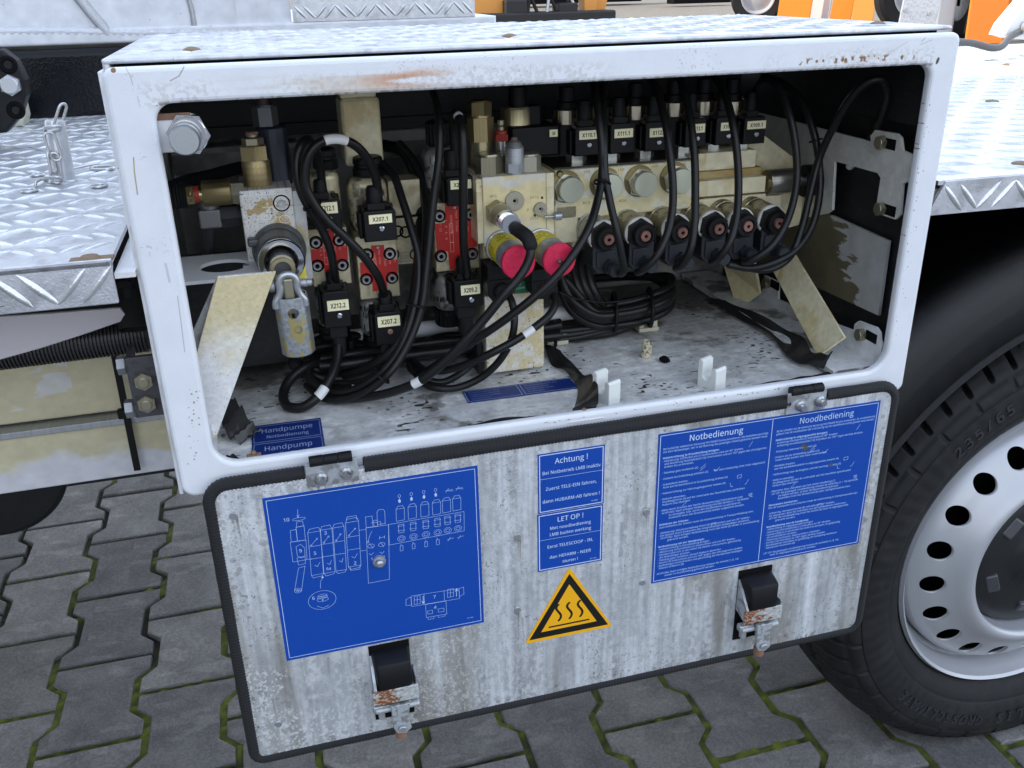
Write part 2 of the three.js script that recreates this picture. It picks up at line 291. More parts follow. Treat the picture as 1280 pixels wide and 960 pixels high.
  // wheel
  const WX = 0.979, WY = 0.321, wheel = new THREE.Group(); wheel.name = 'wheel'; wheel.position.set(WX, WY, 0); truck.add(wheel);
  const prof = [[0.222, -0.148], [0.2225, -0.137], [0.228, -0.128], [0.238, -0.119], [0.247, -0.1145], [0.252, -0.1135], [0.2535, -0.1115], [0.262, -0.1080], [0.275, -0.1050], [0.288, -0.1042], [0.297, -0.1050], [0.298, -0.1068], [0.306, -0.1085], [0.314, -0.1125], [0.3155, -0.1140], [0.3225, -0.1195], [0.329, -0.1275], [0.334, -0.137], [0.3375, -0.148], [0.340, -0.160], [0.342, -0.175], [0.343, -0.195], [0.343, -0.215], [0.342, -0.235], [0.340, -0.25], [0.3375, -0.262], [0.330, -0.280], [0.31, -0.295], [0.26, -0.305], [0.222, -0.29]];
  const dense = []; for (let i = 0; i < prof.length - 1; i++) { const n = i > 9 && i < 25 ? 4 : 2; for (let k = 0; k < n; k++) dense.push([mix(prof[i][0], prof[i + 1][0], k / n), mix(prof[i][1], prof[i + 1][1], k / n)]); } dense.push(prof[prof.length - 1]);
  const TH = 1440, pos = [], idx = [], fr = x => x - Math.floor(x), gro = (d, w) => 1 - sstep(w * 0.6, w, Math.abs(d));
  for (let i = 0; i <= TH; i++) { const th = i / TH * Math.PI * 2; for (const [r0, z0] of dense) {
    let r = r0, z = z0; const s = -0.11 - z0;              // distance across the tread from the shoulder
    if (r0 > 0.318) {
      const a = th * 62 / (Math.PI * 2), sl = s * 16;
      let d = 0.0095 * gro(fr(a + sl * 0.55) - 0.5, 0.12) * sstep(0.316, 0.330, r0);
      d = Math.max(d, 0.004 * gro(fr(a + sl * 0.55) - 0.0, 0.045) * sstep(0.331, 0.337, r0), 0.004 * gro(fr(a + sl * 0.55) - 1.0, 0.045) * sstep(0.331, 0.337, r0));
      d = Math.max(d, 0.007 * gro(s - 0.062, 0.004), 0.007 * gro(s - 0.105, 0.004));
      r -= d; if (r0 < 0.337) z -= d * 0.7;
    } else if (r0 > 0.298) { const a = fr(th * 36 / (Math.PI * 2)); z += (0.0026 * (1 - gro(a - 0.5, 0.08)) * (1 - sstep(0.311, 0.3145, r0)) * sstep(0.2982, 0.3005, r0)) - 0.0012; }
    else if (r0 > 0.256 && r0 < 0.296) z += 0.0003 * Math.sin(th * 90);
    let X = r * Math.cos(th), Y = r * Math.sin(th); const fl = -WY + 0.001; if (Y < fl) { z += z > -0.2 ? (fl - Y) * 0.4 : 0; Y = fl - (fl - Y) * 0.02; }
    pos.push(X, Y, z);
  } }
  const D = dense.length; for (let i = 0; i < TH; i++) for (let j = 0; j < D - 1; j++) { const a = i * D + j; idx.push(a, a + D, a + 1, a + 1, a + D, a + D + 1); }
  const tg = new THREE.BufferGeometry(); tg.setAttribute('position', new THREE.Float32BufferAttribute(pos, 3)); tg.setIndex(idx); tg.computeVertexNormals();
  tg.setAttribute('uv', new THREE.Float32BufferAttribute(new Float32Array(pos.length / 3 * 2), 2));
  const tyreT = grimeT([27, 27, 28], [40, 39, 38], 0.6, 8, 0);
  mesh('tyre', triUV(tg), new THREE.MeshPhysicalMaterial({ specularIntensity: 0.6, map: rep(tyreT, 0.2), roughness: 0.6, bumpMap: rep(gritB, 0.03), bumpScale: 0.0003 }), wheel);
  const font = await new FontLoader().loadAsync('fonts/droid/droid_sans_bold.typeface.json');
  const arc = (txt, r, a0, size, step, out) => { for (let i = 0; i < txt.length; i++) { if (txt[i] === ' ') continue; const g = new TextGeometry(txt[i], { font, size, depth: 0.0015, curveSegments: 3, bevelEnabled: false }); g.computeBoundingBox(); const bb = g.boundingBox; g.translate(-(bb.max.x + bb.min.x) / 2, -size / 2, 0); const th = a0 - i * step; g.rotateZ(th - Math.PI / 2); g.translate(r * Math.cos(th), r * Math.sin(th), -0.1053); out.push(g); } };
  const let_ = []; arc('AGILIS', 0.277, -1.34, 0.019, 0.064, let_); arc('CROSSCLIMATE', 0.277, -1.80, 0.016, 0.056, let_);
  arc('235/65 R16 C', 0.278, 2.35, 0.016, 0.058, let_);
  mesh('lettering', let_, std('tyreLetters', { c: [0.020, 0.021, 0.023], roughness: 0.6 }), wheel);
  // steel rim: barrel and pierced disc
  const barrel = turn([[0.2215, -0.140], [0.2235, -0.131], [0.2205, -0.1255], [0.2165, -0.129], [0.2135, -0.140], [0.2085, -0.150], [0.2065, -0.163], [0.2015, -0.168], [0.1985, -0.180], [0.188, -0.19], [0.186, -0.26], [0.19, -0.27]], 'z', 120);
  // pierced disc: twenty sectors, each a grid between a round hole and the sector's edge
  const zp = [[0.146, -0.1128], [0.150, -0.1160], [0.156, -0.1202], [0.162, -0.1240], [0.168, -0.1272], [0.174, -0.1302], [0.180, -0.1340], [0.186, -0.1385], [0.191, -0.1435], [0.1955, -0.1500]];
  const zAt = r => { for (let i = 1; i < zp.length; i++) if (r <= zp[i][0] || i === zp.length - 1) { const t = (r - zp[i - 1][0]) / (zp[i][0] - zp[i - 1][0]); return mix(zp[i - 1][1], zp[i][1], t); } };
  const dp = [], dn = [], di = [], RH = 0.1715, hr = 0.0146, NA = 56, NK = 8, half = Math.PI / 20;
  for (let h = 0; h < 20; h++) {
    const t0 = h / 20 * Math.PI * 2 + 0.13, base = dp.length / 3;
    const fs = []; for (let i = 0; i <= NA; i++) fs.push(i / NA * Math.PI * 2); for (const [cx2, cy2] of [[0.1955 - RH, half * RH], [0.146 - RH, half * RH], [0.146 - RH, -half * RH], [0.1955 - RH, -half * RH]]) fs.push((Math.atan2(cy2, cx2) + Math.PI * 2) % (Math.PI * 2)); fs.sort((a, b) => a - b);
    for (const f of fs) {
      const ix = RH + hr * Math.cos(f), iy = hr * Math.sin(f);
      const ri = Math.hypot(ix, iy), ti = Math.atan2(iy, ix), ct = Math.cos(f), st = Math.sin(f);
      const ra = ct > 0 ? (0.1955 - RH) / Math.max(ct, 1e-6) : (0.146 - RH) / Math.min(ct, -1e-6), rb = half * RH / Math.max(Math.abs(st), 1e-6), rm = Math.min(ra, rb);
      const ro = clamp(RH + rm * ct, 0.146, 0.1955), to = clamp(rm * st / RH, -half, half);
      for (let k = -1; k <= NK; k++) {
        const u = Math.max(0, k) / NK, r = mix(ri, ro, u), th = t0 + mix(ti, to, u), z = zAt(r) - (k < 0 ? 0.005 : 0), sl = (zAt(r + 0.002) - zAt(r - 0.002)) / 0.004, n = new THREE.Vector3(-sl * Math.cos(th), -sl * Math.sin(th), 1).normalize();
        if (k < 0) n.set(-Math.cos(f + t0), -Math.sin(f + t0), 0);
        dp.push(r * Math.cos(th), r * Math.sin(th), z); dn.push(n.x, n.y, n.z);
      }
    }
    const w = NK + 2; for (let i = 0; i < fs.length - 1; i++) for (let k = 0; k < NK + 1; k++) { const q = base + i * w + k; di.push(q, q + 1, q + w, q + 1, q + w + 1, q + w); }
  }
  const dg = new THREE.BufferGeometry(); dg.setAttribute('position', new THREE.Float32BufferAttribute(dp, 3)); dg.setAttribute('normal', new THREE.Float32BufferAttribute(dn, 3)); dg.setIndex(di);
  const bowl = new THREE.LatheGeometry([[0.115, -0.15], [0.1195, -0.15], [0.121, -0.112], [0.1225, -0.1075], [0.1255, -0.1048], [0.129, -0.1038], [0.133, -0.1042], [0.138, -0.1068], [0.142, -0.1098], [0.146, -0.1128]].map(p => new THREE.Vector2(...p)), 120).rotateX(Math.PI / 2);
  const rim2 = new THREE.LatheGeometry([[0.1955, -0.1500], [0.1972, -0.1545], [0.1978, -0.160], [0.1975, -0.178]].map(p => new THREE.Vector2(...p)), 120).rotateX(Math.PI / 2);
  const silver = std('rimSilver', { c: [0.47, 0.48, 0.50], metalness: 0.35, roughness: 0.34 });
  mesh('rim', [barrel, dg, bowl, rim2], silver, wheel);
  mesh('drum_with_shade_disc', [turn([[0.112, -0.1515], [0.150, -0.1505], [0.1905, -0.1600]], 'z', 60), turn([[0, -0.19], [0.16, -0.19], [0.165, -0.2], [0.165, -0.26]], 'z', 40), turn([[0.183, -0.262], [0.0, -0.262]], 'z', 40)], std('drumShade', { specularIntensity: 0.05, c: [0.002, 0.002, 0.002], roughness: 1 }), wheel);  // includes a black disc added behind the rim holes as the shade inside
  const cap = [turn([[0.1195, -0.136], [0.1175, -0.129], [0.105, -0.122], [0.085, -0.119], [0.060, -0.120], [0.052, -0.117], [0.045, -0.113], [0, -0.111]], 'z', 60)];
  mesh('hub_cap', cap, std('capBlack', { c: [0.014, 0.014, 0.015], roughness: 0.38 }), wheel);
  const dents = []; for (let i = 0; i < 6; i++) { const th = i / 6 * Math.PI * 2 + 0.38; const g = new RoundedBoxGeometry(0.030, 0.017, 0.010, 2, 0.003).rotateX(-0.35); g.rotateZ(th - Math.PI / 2); g.translate(0.086 * Math.cos(th), 0.086 * Math.sin(th), -0.121); dents.push(g); }
  mesh('cap_recess', dents, std('capGrey', { c: [0.06, 0.06, 0.065], roughness: 0.3 }), wheel);
  const star = [new THREE.TorusGeometry(0.034, 0.0022, 10, 48).translate(0, 0, -0.112)]; for (let i = 0; i < 3; i++) { const th = Math.PI / 2 + i * Math.PI * 2 / 3; const s = new THREE.ConeGeometry(0.007, 0.034, 4).translate(0, 0.017, 0).scale(1, 1, 0.35).rotateZ(th - Math.PI / 2).translate(0, 0, -0.1105); star.push(s); }
  mesh('emblem', star, std('emblemBlack', { c: [0.03, 0.03, 0.033], roughness: 0.25 }), wheel);
}

// ---------------------------------------------------------------- control cabinet: frame, lid, walls, floor, braces
const cab = thing('control_cabinet', 'open white sheet metal cabinet built between the tread plate decks', 'cabinet');
const FX0 = -0.094, FX1 = 0.597, FY0 = 0.673, FY1 = 1.0102, HX0 = -0.064, HX1 = 0.572, HY0 = 0.699, HY1 = 0.985;
{
  const W = 2048, H = 1024, cx = p => (p.x - FX0) / (FX1 - FX0) * W, cy = p => (FY1 - p.y) / (FY1 - FY0) * H;
  const topEdge = HY1, paintT = ctex(W, H, (u, v) => {
    const x = FX0 + u * (FX1 - FX0), y = FY0 + v * (FY1 - FY0), n = fbm(0, x * 60, y * 60, 4), f = fbm(2, x * 420, y * 420, 3), l = fbm(1, x * 14, y * 140, 4);
    let c = [226, 228, 231].map(q => q + (n - 0.5) * 10);
    const near = sstep(0.013, 0.003, Math.abs(y - topEdge - 0.006)) * (x > HX0 - 0.01 && x < HX1 ? 1 : 0);
    const bub = near * sstep(0.44, 0.60, f) * sstep(0.30, 0.55, fbm(3, x * 12, 3.3, 3) + (x < 0.16 ? 0.12 : -0.08)); c = c.map((q, k) => mix(q, [176, 173, 164][k], bub * 0.34));
    const ru = near * sstep(0.050, 0.0, Math.abs(x - 0.112)) * sstep(0.36, 0.6, l) * sstep(-0.003, 0.004, y - topEdge - 0.004); c = c.map((q, k) => mix(q, [196, 122, 84][k], ru * 0.8));
    const st = near * sstep(0.12, 0.02, Math.abs(x - 0.05)) * sstep(0.42, 0.62, l); c = c.map((q, k) => mix(q, [196, 178, 152][k], st * 0.4));
    const rs = sstep(0.0035, 0.001, Math.abs(y - 0.9925 - (x - 0.5) * 0.003)) * (x > 0.44 && x < 0.552 ? 1 : 0) * sstep(0.60, 0.68, fbm(4, x * 330, y * 260, 2)); c = c.map((q, k) => mix(q, [120, 84, 44][k], rs * 0.9));
    const ed = (sstep(0.0025, 0.0, y - topEdge) * (y > topEdge - 0.001 ? 1 : 0) * (x > HX0 && x < HX1 ? 1 : 0)) * sstep(0.5, 0.7, f); c = c.map((q, k) => mix(q, [92, 76, 58][k], ed * 0.5));
    const sp = sstep(0.8, 0.86, N[1](x * 700, y * 700)) * sstep(0.62, 0.75, fbm(3, x * 26 + 4, y * 26, 3)); c = c.map((q, k) => mix(q, [110, 100, 86][k], sp * 0.2));
    return c;
  }, x => {
    const L = (a, w, c) => { x.strokeStyle = c; x.lineWidth = w; x.lineCap = 'round'; x.beginPath(); a.forEach((q, i) => { const p = onZ(...q, 0); i ? x.lineTo(cx(p), cy(p)) : x.moveTo(cx(p), cy(p)); }); x.stroke(); };
    L([[230, 84], [224, 95], [213, 101]], 2, '#9c9a98'); L([[156, 83], [163, 95], [166, 106]], 1.6, '#b4b4b6');
    L([[167, 197], [168, 215], [172, 243]], 2.4, '#a8946e'); L([[222, 370], [226, 400], [231, 440]], 1.8, '#b0aeb0'); L([[207, 330], [212, 352]], 5, '#c8c8ca');
    L([[1108, 68], [1135, 52]], 1.5, '#bcbcc0'); L([[1152, 52], [1157, 47]], 1.5, '#9a9a9c'); L([[1165, 50], [1150, 56]], 1.5, '#b8b8bc');
    for (let i = 0; i < 26; i++) { const p = onZ(rr(235, 250), rr(480, 580), 0); x.fillStyle = '#8f7d62'; x.beginPath(); x.arc(cx(p), cy(p), rr(0.8, 2.2), 0, 7); x.fill(); }
    for (let i = 0; i < 40; i++) { const t = rnd(), p = onZ(mix(1160, 1122, t) + rr(-6, 6), mix(130, 420, t), 0); x.fillStyle = '#7d7668'; x.beginPath(); x.arc(cx(p), cy(p), rr(0.6, 1.8), 0, 7); x.fill(); }
    for (let i = 0; i < 30; i++) { const p = onZ(rr(640, 1090), 0, 0), q = onZ(1000, 473, 0); x.fillStyle = '#6e6a60'; x.fillRect(cx(p), (FY1 - HY0 + 0.003 + rr(0, 0.002)) / (FY1 - FY0) * H, rr(2, 8), rr(1, 2.5)); }
    { const p = onZ(131, 82, 0); x.fillStyle = '#7a5a38'; x.beginPath(); x.arc(cx(p) + 14, cy(p) + 10, 5, 0, 7); x.fill(); }
    { const p = onZ(1172, 76, 0); x.fillStyle = '#4a3f34'; x.beginPath(); x.ellipse(cx(p), cy(p), 4, 9, 0.3, 0, 7); x.fill(); }
  });
  const s = rrect(FX0, FY0, FX1, FY1, [0.012, 0.008, 0.008, 0.008]); s.holes.push(rrect(HX0, HY0, HX1, HY1, [0.020, 0.022, 0.012, 0.013], THREE.Path));
  const paint = new THREE.MeshStandardMaterial({ map: paintT, roughness: 0.36, bumpMap: rep(softB, 0.02), bumpScale: 0.00008 });
  const frame = mesh('frame', planUV(merge([ext(s, 0.010, 0.0035)]), FX0, FY0, FX1 - FX0, FY1 - FY0), paint, cab);
  mesh('frame_return', [triUV(box((FX0 + FX1) / 2, FY1 - 0.0065, -0.022, FX1 - FX0 - 0.010, 0.003, 0.024)), triUV(box((FX0 + FX1) / 2, FY0 + 0.002, -0.029, FX1 - FX0 - 0.02, 0.003, 0.042))], M.white, cab);
  // rounded front edge under the lid
  mesh('side_wall', [triUV(box(-0.0905, 0.842, -0.19, 0.004, 0.328, 0.36, 0.001)), triUV(box(-0.0955, 0.84, -0.022, 0.0035, 0.335, 0.026, 0.001))], M.white, cab, 'left side wall');
  const lid = mesh('lid', [triUV(new RoundedBoxGeometry(FX1 - FX0, 0.0036, 0.365, 3, 0.0016).translate((FX0 + FX1) / 2, 1.0134, -0.1955)), triUV(box(FX0 + 0.0025, 1.008, -0.1955, 0.005, 0.010, 0.362, 0.002))], M.treadWhite, cab);
  const lb = mesh('tread_bump', treadBumps(FX0 - 0.004, FX1 + 0.002, -0.37, -0.018, 1.0152, 0.031), M.treadWhite, lid); lb.userData.kind = 'stuff';
  for (const q of [[240, 64], [637, 47], [1097, 31]]) { const p = onY(q[0], q[1], 1.0152); mesh('screw', turn([[0, 0], [0.0075, 0], [0.006, 0.0018], [0.003, 0.003], [0, 0.0034]], 'y', 14, [p.x, 1.0152, clamp(p.z, -0.3, -0.03)]), M.rustScrew, lid); }
  mesh('lid_gap_shade', box((FX0 + FX1) / 2, 1.0098, -0.2, FX1 - FX0 - 0.012, 0.0040, 0.35), M.blackDeep, cab);  // black filler stands for the shadow in the gap under the lid
  // back and top of the inside
  mesh('back_panel', [triUV(box(0.25, 0.80, -0.382, 0.72, 0.30, 0.012))], M.greyPanel, cab, 'grey dirty back panel');
  mesh('back_beam', [triUV(box(0.24, 0.965, -0.350, 0.66, 0.09, 0.05)), box(0.24, 0.920, -0.345, 0.66, 0.012, 0.06)], M.darkPanel, cab, 'dark beam along the top of the back');
  mesh('back_rail', [triUV(box(-0.02, 0.893, -0.335, 0.13, 0.026, 0.03, 0.002)), triUV(box(0.16, 0.897, -0.335, 0.13, 0.03, 0.03, 0.002))], M.greyPanel, cab);
  mesh('floor_pipe', turn([[0, -0.2], [0.0085, -0.2], [0.0085, 0.2], [0, 0.2]], 'x', 18, [0.13, onZ(350, 432, -0.215).y, -0.215]), M.whitePlain, cab, 'white pipe along the back of the floor');
  // floor
  const fw = 0.67, fd = 0.365, floorT = ctex(2048, 1024, (u, v) => {
    const x = u * fw, z = v * fd, a = fbm(0, x * 26, z * 26, 5), b = fbm(2, x * 90, z * 90, 4), g = fbm(1, x * 9 + 3, z * 9, 4), f = fbm(4, x * 300, z * 300, 2);
    let q = 212 + 46 * (a - 0.5) + 74 * (b - 0.5) + 30 * (f - 0.5) + 40 * (fbm(0, x * 60, z * 260, 3) - 0.5);
    let c = [q, q * 1.0, q * 0.985];
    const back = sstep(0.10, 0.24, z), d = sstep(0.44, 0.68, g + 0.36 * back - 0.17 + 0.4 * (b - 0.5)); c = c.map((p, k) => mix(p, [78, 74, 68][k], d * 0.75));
    const sp = sstep(0.80, 0.84, N[3](x * 180, z * 320)) * sstep(0.45, 0.6, fbm(3, x * 20, z * 20, 3)); c = c.map(p => mix(p, 34, sp * 0.9));
    const wv = sstep(0.56, 0.66, fbm(2, x * 40 + 7, z * 90, 4)) * (1 - back); c = c.map(p => mix(p, 206, wv * 0.5));
    return c;
  });
  const floor = mesh('cabinet_floor', planUV(box(0.241, 0.688, -0.187, fw, 0.004, 0.365), -0.094, 0.0, fw, fd, 'xz'), new THREE.MeshStandardMaterial({ map: floorT, roughness: 0.5, metalness: 0.1, bumpMap: rep(gritB, 0.06), bumpScale: 0.0002 }), cab, 'dirty zinc floor with oil stains');
  const blue = '#0b2a6e';
  const stF = (corners, txt, W, H, label) => {
    const [a, b, c] = corners.map(q => onY(q[0], q[1], 0.6905)); const ux = b.clone().sub(a), uz = c.clone().sub(a);
    const g = new THREE.BoxGeometry(ux.length(), 0.0006, uz.length()), ang = -Math.atan2(ux.z, ux.x), ctr = a.clone().addScaledVector(ux, 0.5).addScaledVector(uz, 0.5);
    const t = ctex(W, H, null, x => { x.fillStyle = blue; x.fillRect(0, 0, W, H); x.strokeStyle = '#dfe6f2'; x.lineWidth = W / 130; x.strokeStyle = '#8f9fc4'; x.fillStyle = '#9aa9cc'; txt(x, W, H); for (let i = 0; i < 500; i++) { x.fillStyle = `rgba(${rr(60, 150)},${rr(60, 150)},${rr(90, 150)},0.5)`; x.fillRect(rr(0, W), rr(0, H), rr(1, 4), rr(1, 4)); } });
    const o = mesh('sticker', planUV(g, -ux.length() / 2, -uz.length() / 2, ux.length(), uz.length(), 'xz'), new THREE.MeshStandardMaterial({ map: t, roughness: 0.5 }), floor, label); o.position.set(ctr.x, 0.6908, ctr.z); o.rotation.y = ang;
  };
  stF([[313, 534], [399, 523], [317, 580]], (x, W, H) => {
    x.textAlign = 'center'; for (const [y0, a, b] of [[0.02, 'Handpumpe', 'Notbedienung'], [0.51, 'Handpump', 'noodbediening']]) { x.strokeRect(W * 0.03, H * (y0 + 0.02), W * 0.94, H * 0.44); x.font = `${H * 0.17}px sans-serif`; x.fillText(a, W / 2, H * (y0 + 0.22)); x.font = `${H * 0.12}px sans-serif`; x.fillText(b, W / 2, H * (y0 + 0.38)); }
  }, 512, 400, 'blue hand pump sticker');
  stF([[578, 490], [715, 472], [585, 504]], (x, W, H) => { for (const k of [0, 1]) { x.strokeRect(W * (0.01 + 0.5 * k), H * 0.07, W * 0.47, H * 0.86); x.font = `${H * 0.10}px sans-serif`; ['Notbedienung nur durch', 'eingewiesenes Personal', 'Ventile wieder schließen', 'und plombieren'].forEach((s, i) => x.fillText(k ? s.split('').reverse().join('').toLowerCase() && ['Noodbediening alleen door', 'bevoegd personeel', 'ventielen weer sluiten', 'en verzegelen'][i] : s, W * (0.04 + 0.5 * k), H * (0.26 + 0.18 * i))); } }, 768, 192, 'small pair of blue stickers in front of the pedestal block');
  // ledge and rubber strip on the right
  mesh('floor_ledge', triUV(box(0.549, 0.695, -0.19, 0.050, 0.006, 0.35)), new THREE.MeshStandardMaterial({ map: rep(grimeT([214, 214, 212], [84, 80, 72], 0.7, 9, 0.05), 0.2), roughness: 0.5 }), cab, 'speckled ledge beside the right wall');
  const fold = (pts, wv, name, label, m = M.rubber) => {      // torn, curled rubber strip: rows of points [near, far] with heights
    const n = 40, pos = [], idx = [], A = new THREE.CatmullRomCurve3(pts.map(p => p[0])), B = new THREE.CatmullRomCurve3(pts.map(p => p[1]));
    for (let i = 0; i <= n; i++) { const a = A.getPoint(i / n), b = B.getPoint(i / n); for (let j = 0; j <= 8; j++) { const q = a.clone().lerp(b, j / 8); q.y += wv * Math.sin(i * 0.6 + j * 0.5) * (0.5 + fbm(1, i * 0.3, j * 0.4, 2)) + 0.25 * wv * Math.sin(j * 2.4); pos.push(q.x, q.y, q.z); } }
    for (let i = 0; i < n; i++) for (let j = 0; j < 8; j++) { const a = i * 9 + j; idx.push(a, a + 9, a + 1, a + 1, a + 9, a + 10); }
    const g = new THREE.BufferGeometry(); g.setAttribute('position', new THREE.Float32BufferAttribute(pos, 3)); g.setIndex(idx); g.computeVertexNormals();
    return mesh(name, triUV(g), m, cab, label);
  };
  const F = (x, y, h = 0) => onY(x, y, 0.6925 + h);
  fold([[F(880, 374, 0.002), F(905, 374, 0.009)], [F(925, 398, 0.002), F(962, 400, 0.010)], [F(970, 426, 0.002), F(1002, 422, 0.010)], [F(986, 447, 0.002), F(1018, 441, 0.012)], [F(1008, 456, 0.003), F(1034, 442, 0.020)], [F(1030, 459, 0.006), F(1041, 440, 0.026)]], 0.0015, 'rubber_strip', 'torn black rubber strip along the right of the floor', std('rubberShine', { c: [0.02, 0.02, 0.02], roughness: 0.3 }));
  fold([[F(680, 432), F(700, 436, 0.004)], [F(690, 455), F(722, 462, 0.006)], [F(712, 470), F(738, 470, 0.014)], [F(722, 490), F(746, 478, 0.020)], [F(716, 512), F(748, 500, 0.016)], [F(716, 517), F(745, 512, 0.002)]], 0.002, 'rubber_strip', 'folded black rubber flap beside the white clips', M.rubberShine);
  fold([[F(268, 500, 0.018), F(290, 496, 0.024)], [F(275, 520, 0.012), F(300, 506, 0.026)], [F(285, 545, 0.003), F(316, 530, 0.012)], [F(300, 552, 0.001), F(328, 540, 0.004)]], 0.003, 'rubber_strip', 'crumpled black rubber flap in the left corner', M.rubberShine);
  fold([[F(272, 586), F(280, 572)], [F(283, 584), F(288, 568, 0.003)], [F(300, 583), F(306, 574, 0.002)], [F(330, 580), F(330, 574)]], 0.001, 'rubber_strip', 'short rubber end at the left front of the floor');
  fold([[F(300, 582), F(300, 577)], [F(450, 561), F(450, 555)], [F(560, 546), F(560, 537)], [F(640, 535), F(640, 521, 0.001)], [F(690, 527), F(688, 520)]], 0.0006, 'rubber_strip', 'thin rubber strip along the front lip');
  fold([[F(940, 486), F(940, 481)], [F(990, 479), F(990, 473)], [F(1030, 473), F(1030, 466, 0.002)], [F(1052, 469), F(1048, 460, 0.003)]], 0.0006, 'rubber_strip', 'rubber remnant at the right front of the floor');
  for (const q of [[318, 573], [730, 519]]) { const p = onY(q[0], q[1], 0.6935); mesh('rivet', [box(p.x, 0.6945, p.z, 0.012, 0.006, 0.006, 0.001), cyl(0.0022, 0.003, 'y', [p.x, 0.6975, p.z])], M.rustScrew, cab); mesh('rivet_tab', box(p.x, 0.6915, p.z + 0.002, 0.034, 0.002, 0.010, 0.0008), M.white, cab); }
  // braces
  const bq = (pp, d, z) => triUV(poly(pp.map(q => { const p = onZ(q[0], q[1], z); return [p.x, p.y]; }), d, 0.0006).translate(0, 0, z));
  { const bm = new THREE.MeshStandardMaterial({ roughness: 0.5, map: ctex(256, 512, (u, v) => { const n = fbm(1, u * 7, v * 12, 4), t = sstep(0.35, 0.85, v + 0.35 * (n - 0.5)), s = N[2](u * 90, v * 160) > 0.955 ? 0.45 : 1; return [mix(226, 208, t), mix(226, 194, t), mix(224, 152, t)].map(k => k * s * (0.93 + 0.12 * fbm(3, u * 30, v * 60, 2))); }) }), a0 = onZ(236, 548, -0.035), a1 = onZ(345, 340, -0.035);
  mesh('brace', planUV(bq([[272, 346], [345, 340], [270, 548], [262, 548], [236, 478]], 0.004, -0.035), a0.x, a0.y, a1.x - a0.x, a1.y - a0.y), bm, cab, 'cream and white diagonal brace on the left'); mesh('darkening_sheet', box(-0.035, 0.765, -0.20, 0.10, 0.12, 0.004), M.darkPanel, cab, 'dark sheet added below the shelf on the left'); }  // second mesh is a dark sheet added to darken the space below the shelf
  mesh('brace', bq([[270, 350], [294, 348], [246, 470], [234, 430]], 0.003, -0.042), M.bracketShade ?? std('bracketShade', { map: rep(grimeT([150, 150, 150], [110, 110, 108], 0.6, 10, 0.03), 0.1), roughness: 0.6 }), cab, 'shadow side of the left brace with its shade painted grey');  // side flange of the brace, its shade put into the grey
  mesh('brace_foot', triUV(box(-0.0665, 0.705, -0.042, 0.003, 0.035, 0.06)), M.white, cab);
  { // shelf with oval hole
    const A = onY(222, 322, 0.835), B2 = onY(330, 316, 0.835), D2 = onY(238, 352, 0.835); const s2 = rrect(A.x, A.z, 0.002, D2.z, 0.002); const h = new THREE.Path(); h.absellipse(onY(281, 332, 0.835).x, onY(281, 332, 0.835).z, 0.0215, 0.020, 0, Math.PI * 2); s2.holes.push(h);
    const g = new THREE.ExtrudeGeometry(s2, { depth: 0.003, bevelEnabled: false, curveSegments: 24 }).rotateX(Math.PI / 2).translate(0, 0.835, 0);
    mesh('shelf', triUV(g), std('shelfGrey', { c: [0.62, 0.62, 0.62], roughness: 0.5 }), cab);
  }
  const quad3 = (q, th, m, label) => { const [a, b, c, d] = q, n = b.clone().sub(a).cross(d.clone().sub(a)).normalize().multiplyScalar(-th), pp = [a, b, c, d, ...[a, b, c, d].map(v => v.clone().add(n))], f = [[0, 1, 2], [0, 2, 3], [4, 6, 5], [4, 7, 6], [0, 4, 5], [0, 5, 1], [1, 5, 6], [1, 6, 2], [2, 6, 7], [2, 7, 3], [3, 7, 4], [3, 4, 0]];
    const g = new THREE.BufferGeometry(); g.setAttribute('position', new THREE.Float32BufferAttribute(f.flat().flatMap(i => pp[i].toArray()), 3)); g.computeVertexNormals(); return mesh('brace', triUV(clean(g)), m, cab, label); };
  quad3([[0.545, 0.757, -0.176], [0.555, 0.782, -0.155], [0.5455, 0.7251, -0.031], [0.5345, 0.697, -0.0545]].map(q => new THREE.Vector3(...q)), 0.003, M.cream, 'cream diagonal brace on the right');
  quad3([onX(907, 330, 0.545), onZ(945, 327, -0.20), onX(952, 366, 0.560), onX(924, 386, 0.545)], 0.003, M.creamWorn, 'second brace behind the right one');
  // right wall: dark sheet, pale strips with slots, olive panel with its lit front painted grey
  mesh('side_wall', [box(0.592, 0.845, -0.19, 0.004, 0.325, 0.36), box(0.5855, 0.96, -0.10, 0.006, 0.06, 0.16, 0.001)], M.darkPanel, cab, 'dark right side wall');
  const onW = (pp, x) => pp.map(q => { const p = onX(q[0], q[1], x); p.z = Math.min(p.z, -0.011); return p; });
  const oliveLitT = ctex(512, 512, (u, v) => { const n = fbm(0, u * 10, v * 14, 5), e = sstep(0.0, 0.035, u - 0.74 + 0.28 * (v - 0.5) + 0.34 * (n - 0.5)), m = 0.9 + 0.2 * fbm(2, u * 16, v * 5, 4); return [mix(104, 178, e) * m, mix(98, 178, e) * m, mix(76, 174, e) * m]; });  // grey front share paints the lit, reflecting part into the olive
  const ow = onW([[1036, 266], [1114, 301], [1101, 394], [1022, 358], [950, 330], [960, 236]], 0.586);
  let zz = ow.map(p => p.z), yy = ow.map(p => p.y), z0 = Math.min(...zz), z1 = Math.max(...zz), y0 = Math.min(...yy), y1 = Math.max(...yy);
  { const g = clean(sheetX(ow, 0.003)), p = g.attributes.position; for (let i = 0; i < p.count; i++) g.attributes.uv.setXY(i, (p.getZ(i) - z0) / (z1 - z0), (p.getY(i) - y0) / (y1 - y0)); mesh('wall_patch', g, new THREE.MeshStandardMaterial({ map: oliveLitT, roughness: 0.45 }), cab, 'olive panel with the lit front part painted grey'); }
  const slotHole = (a) => a;
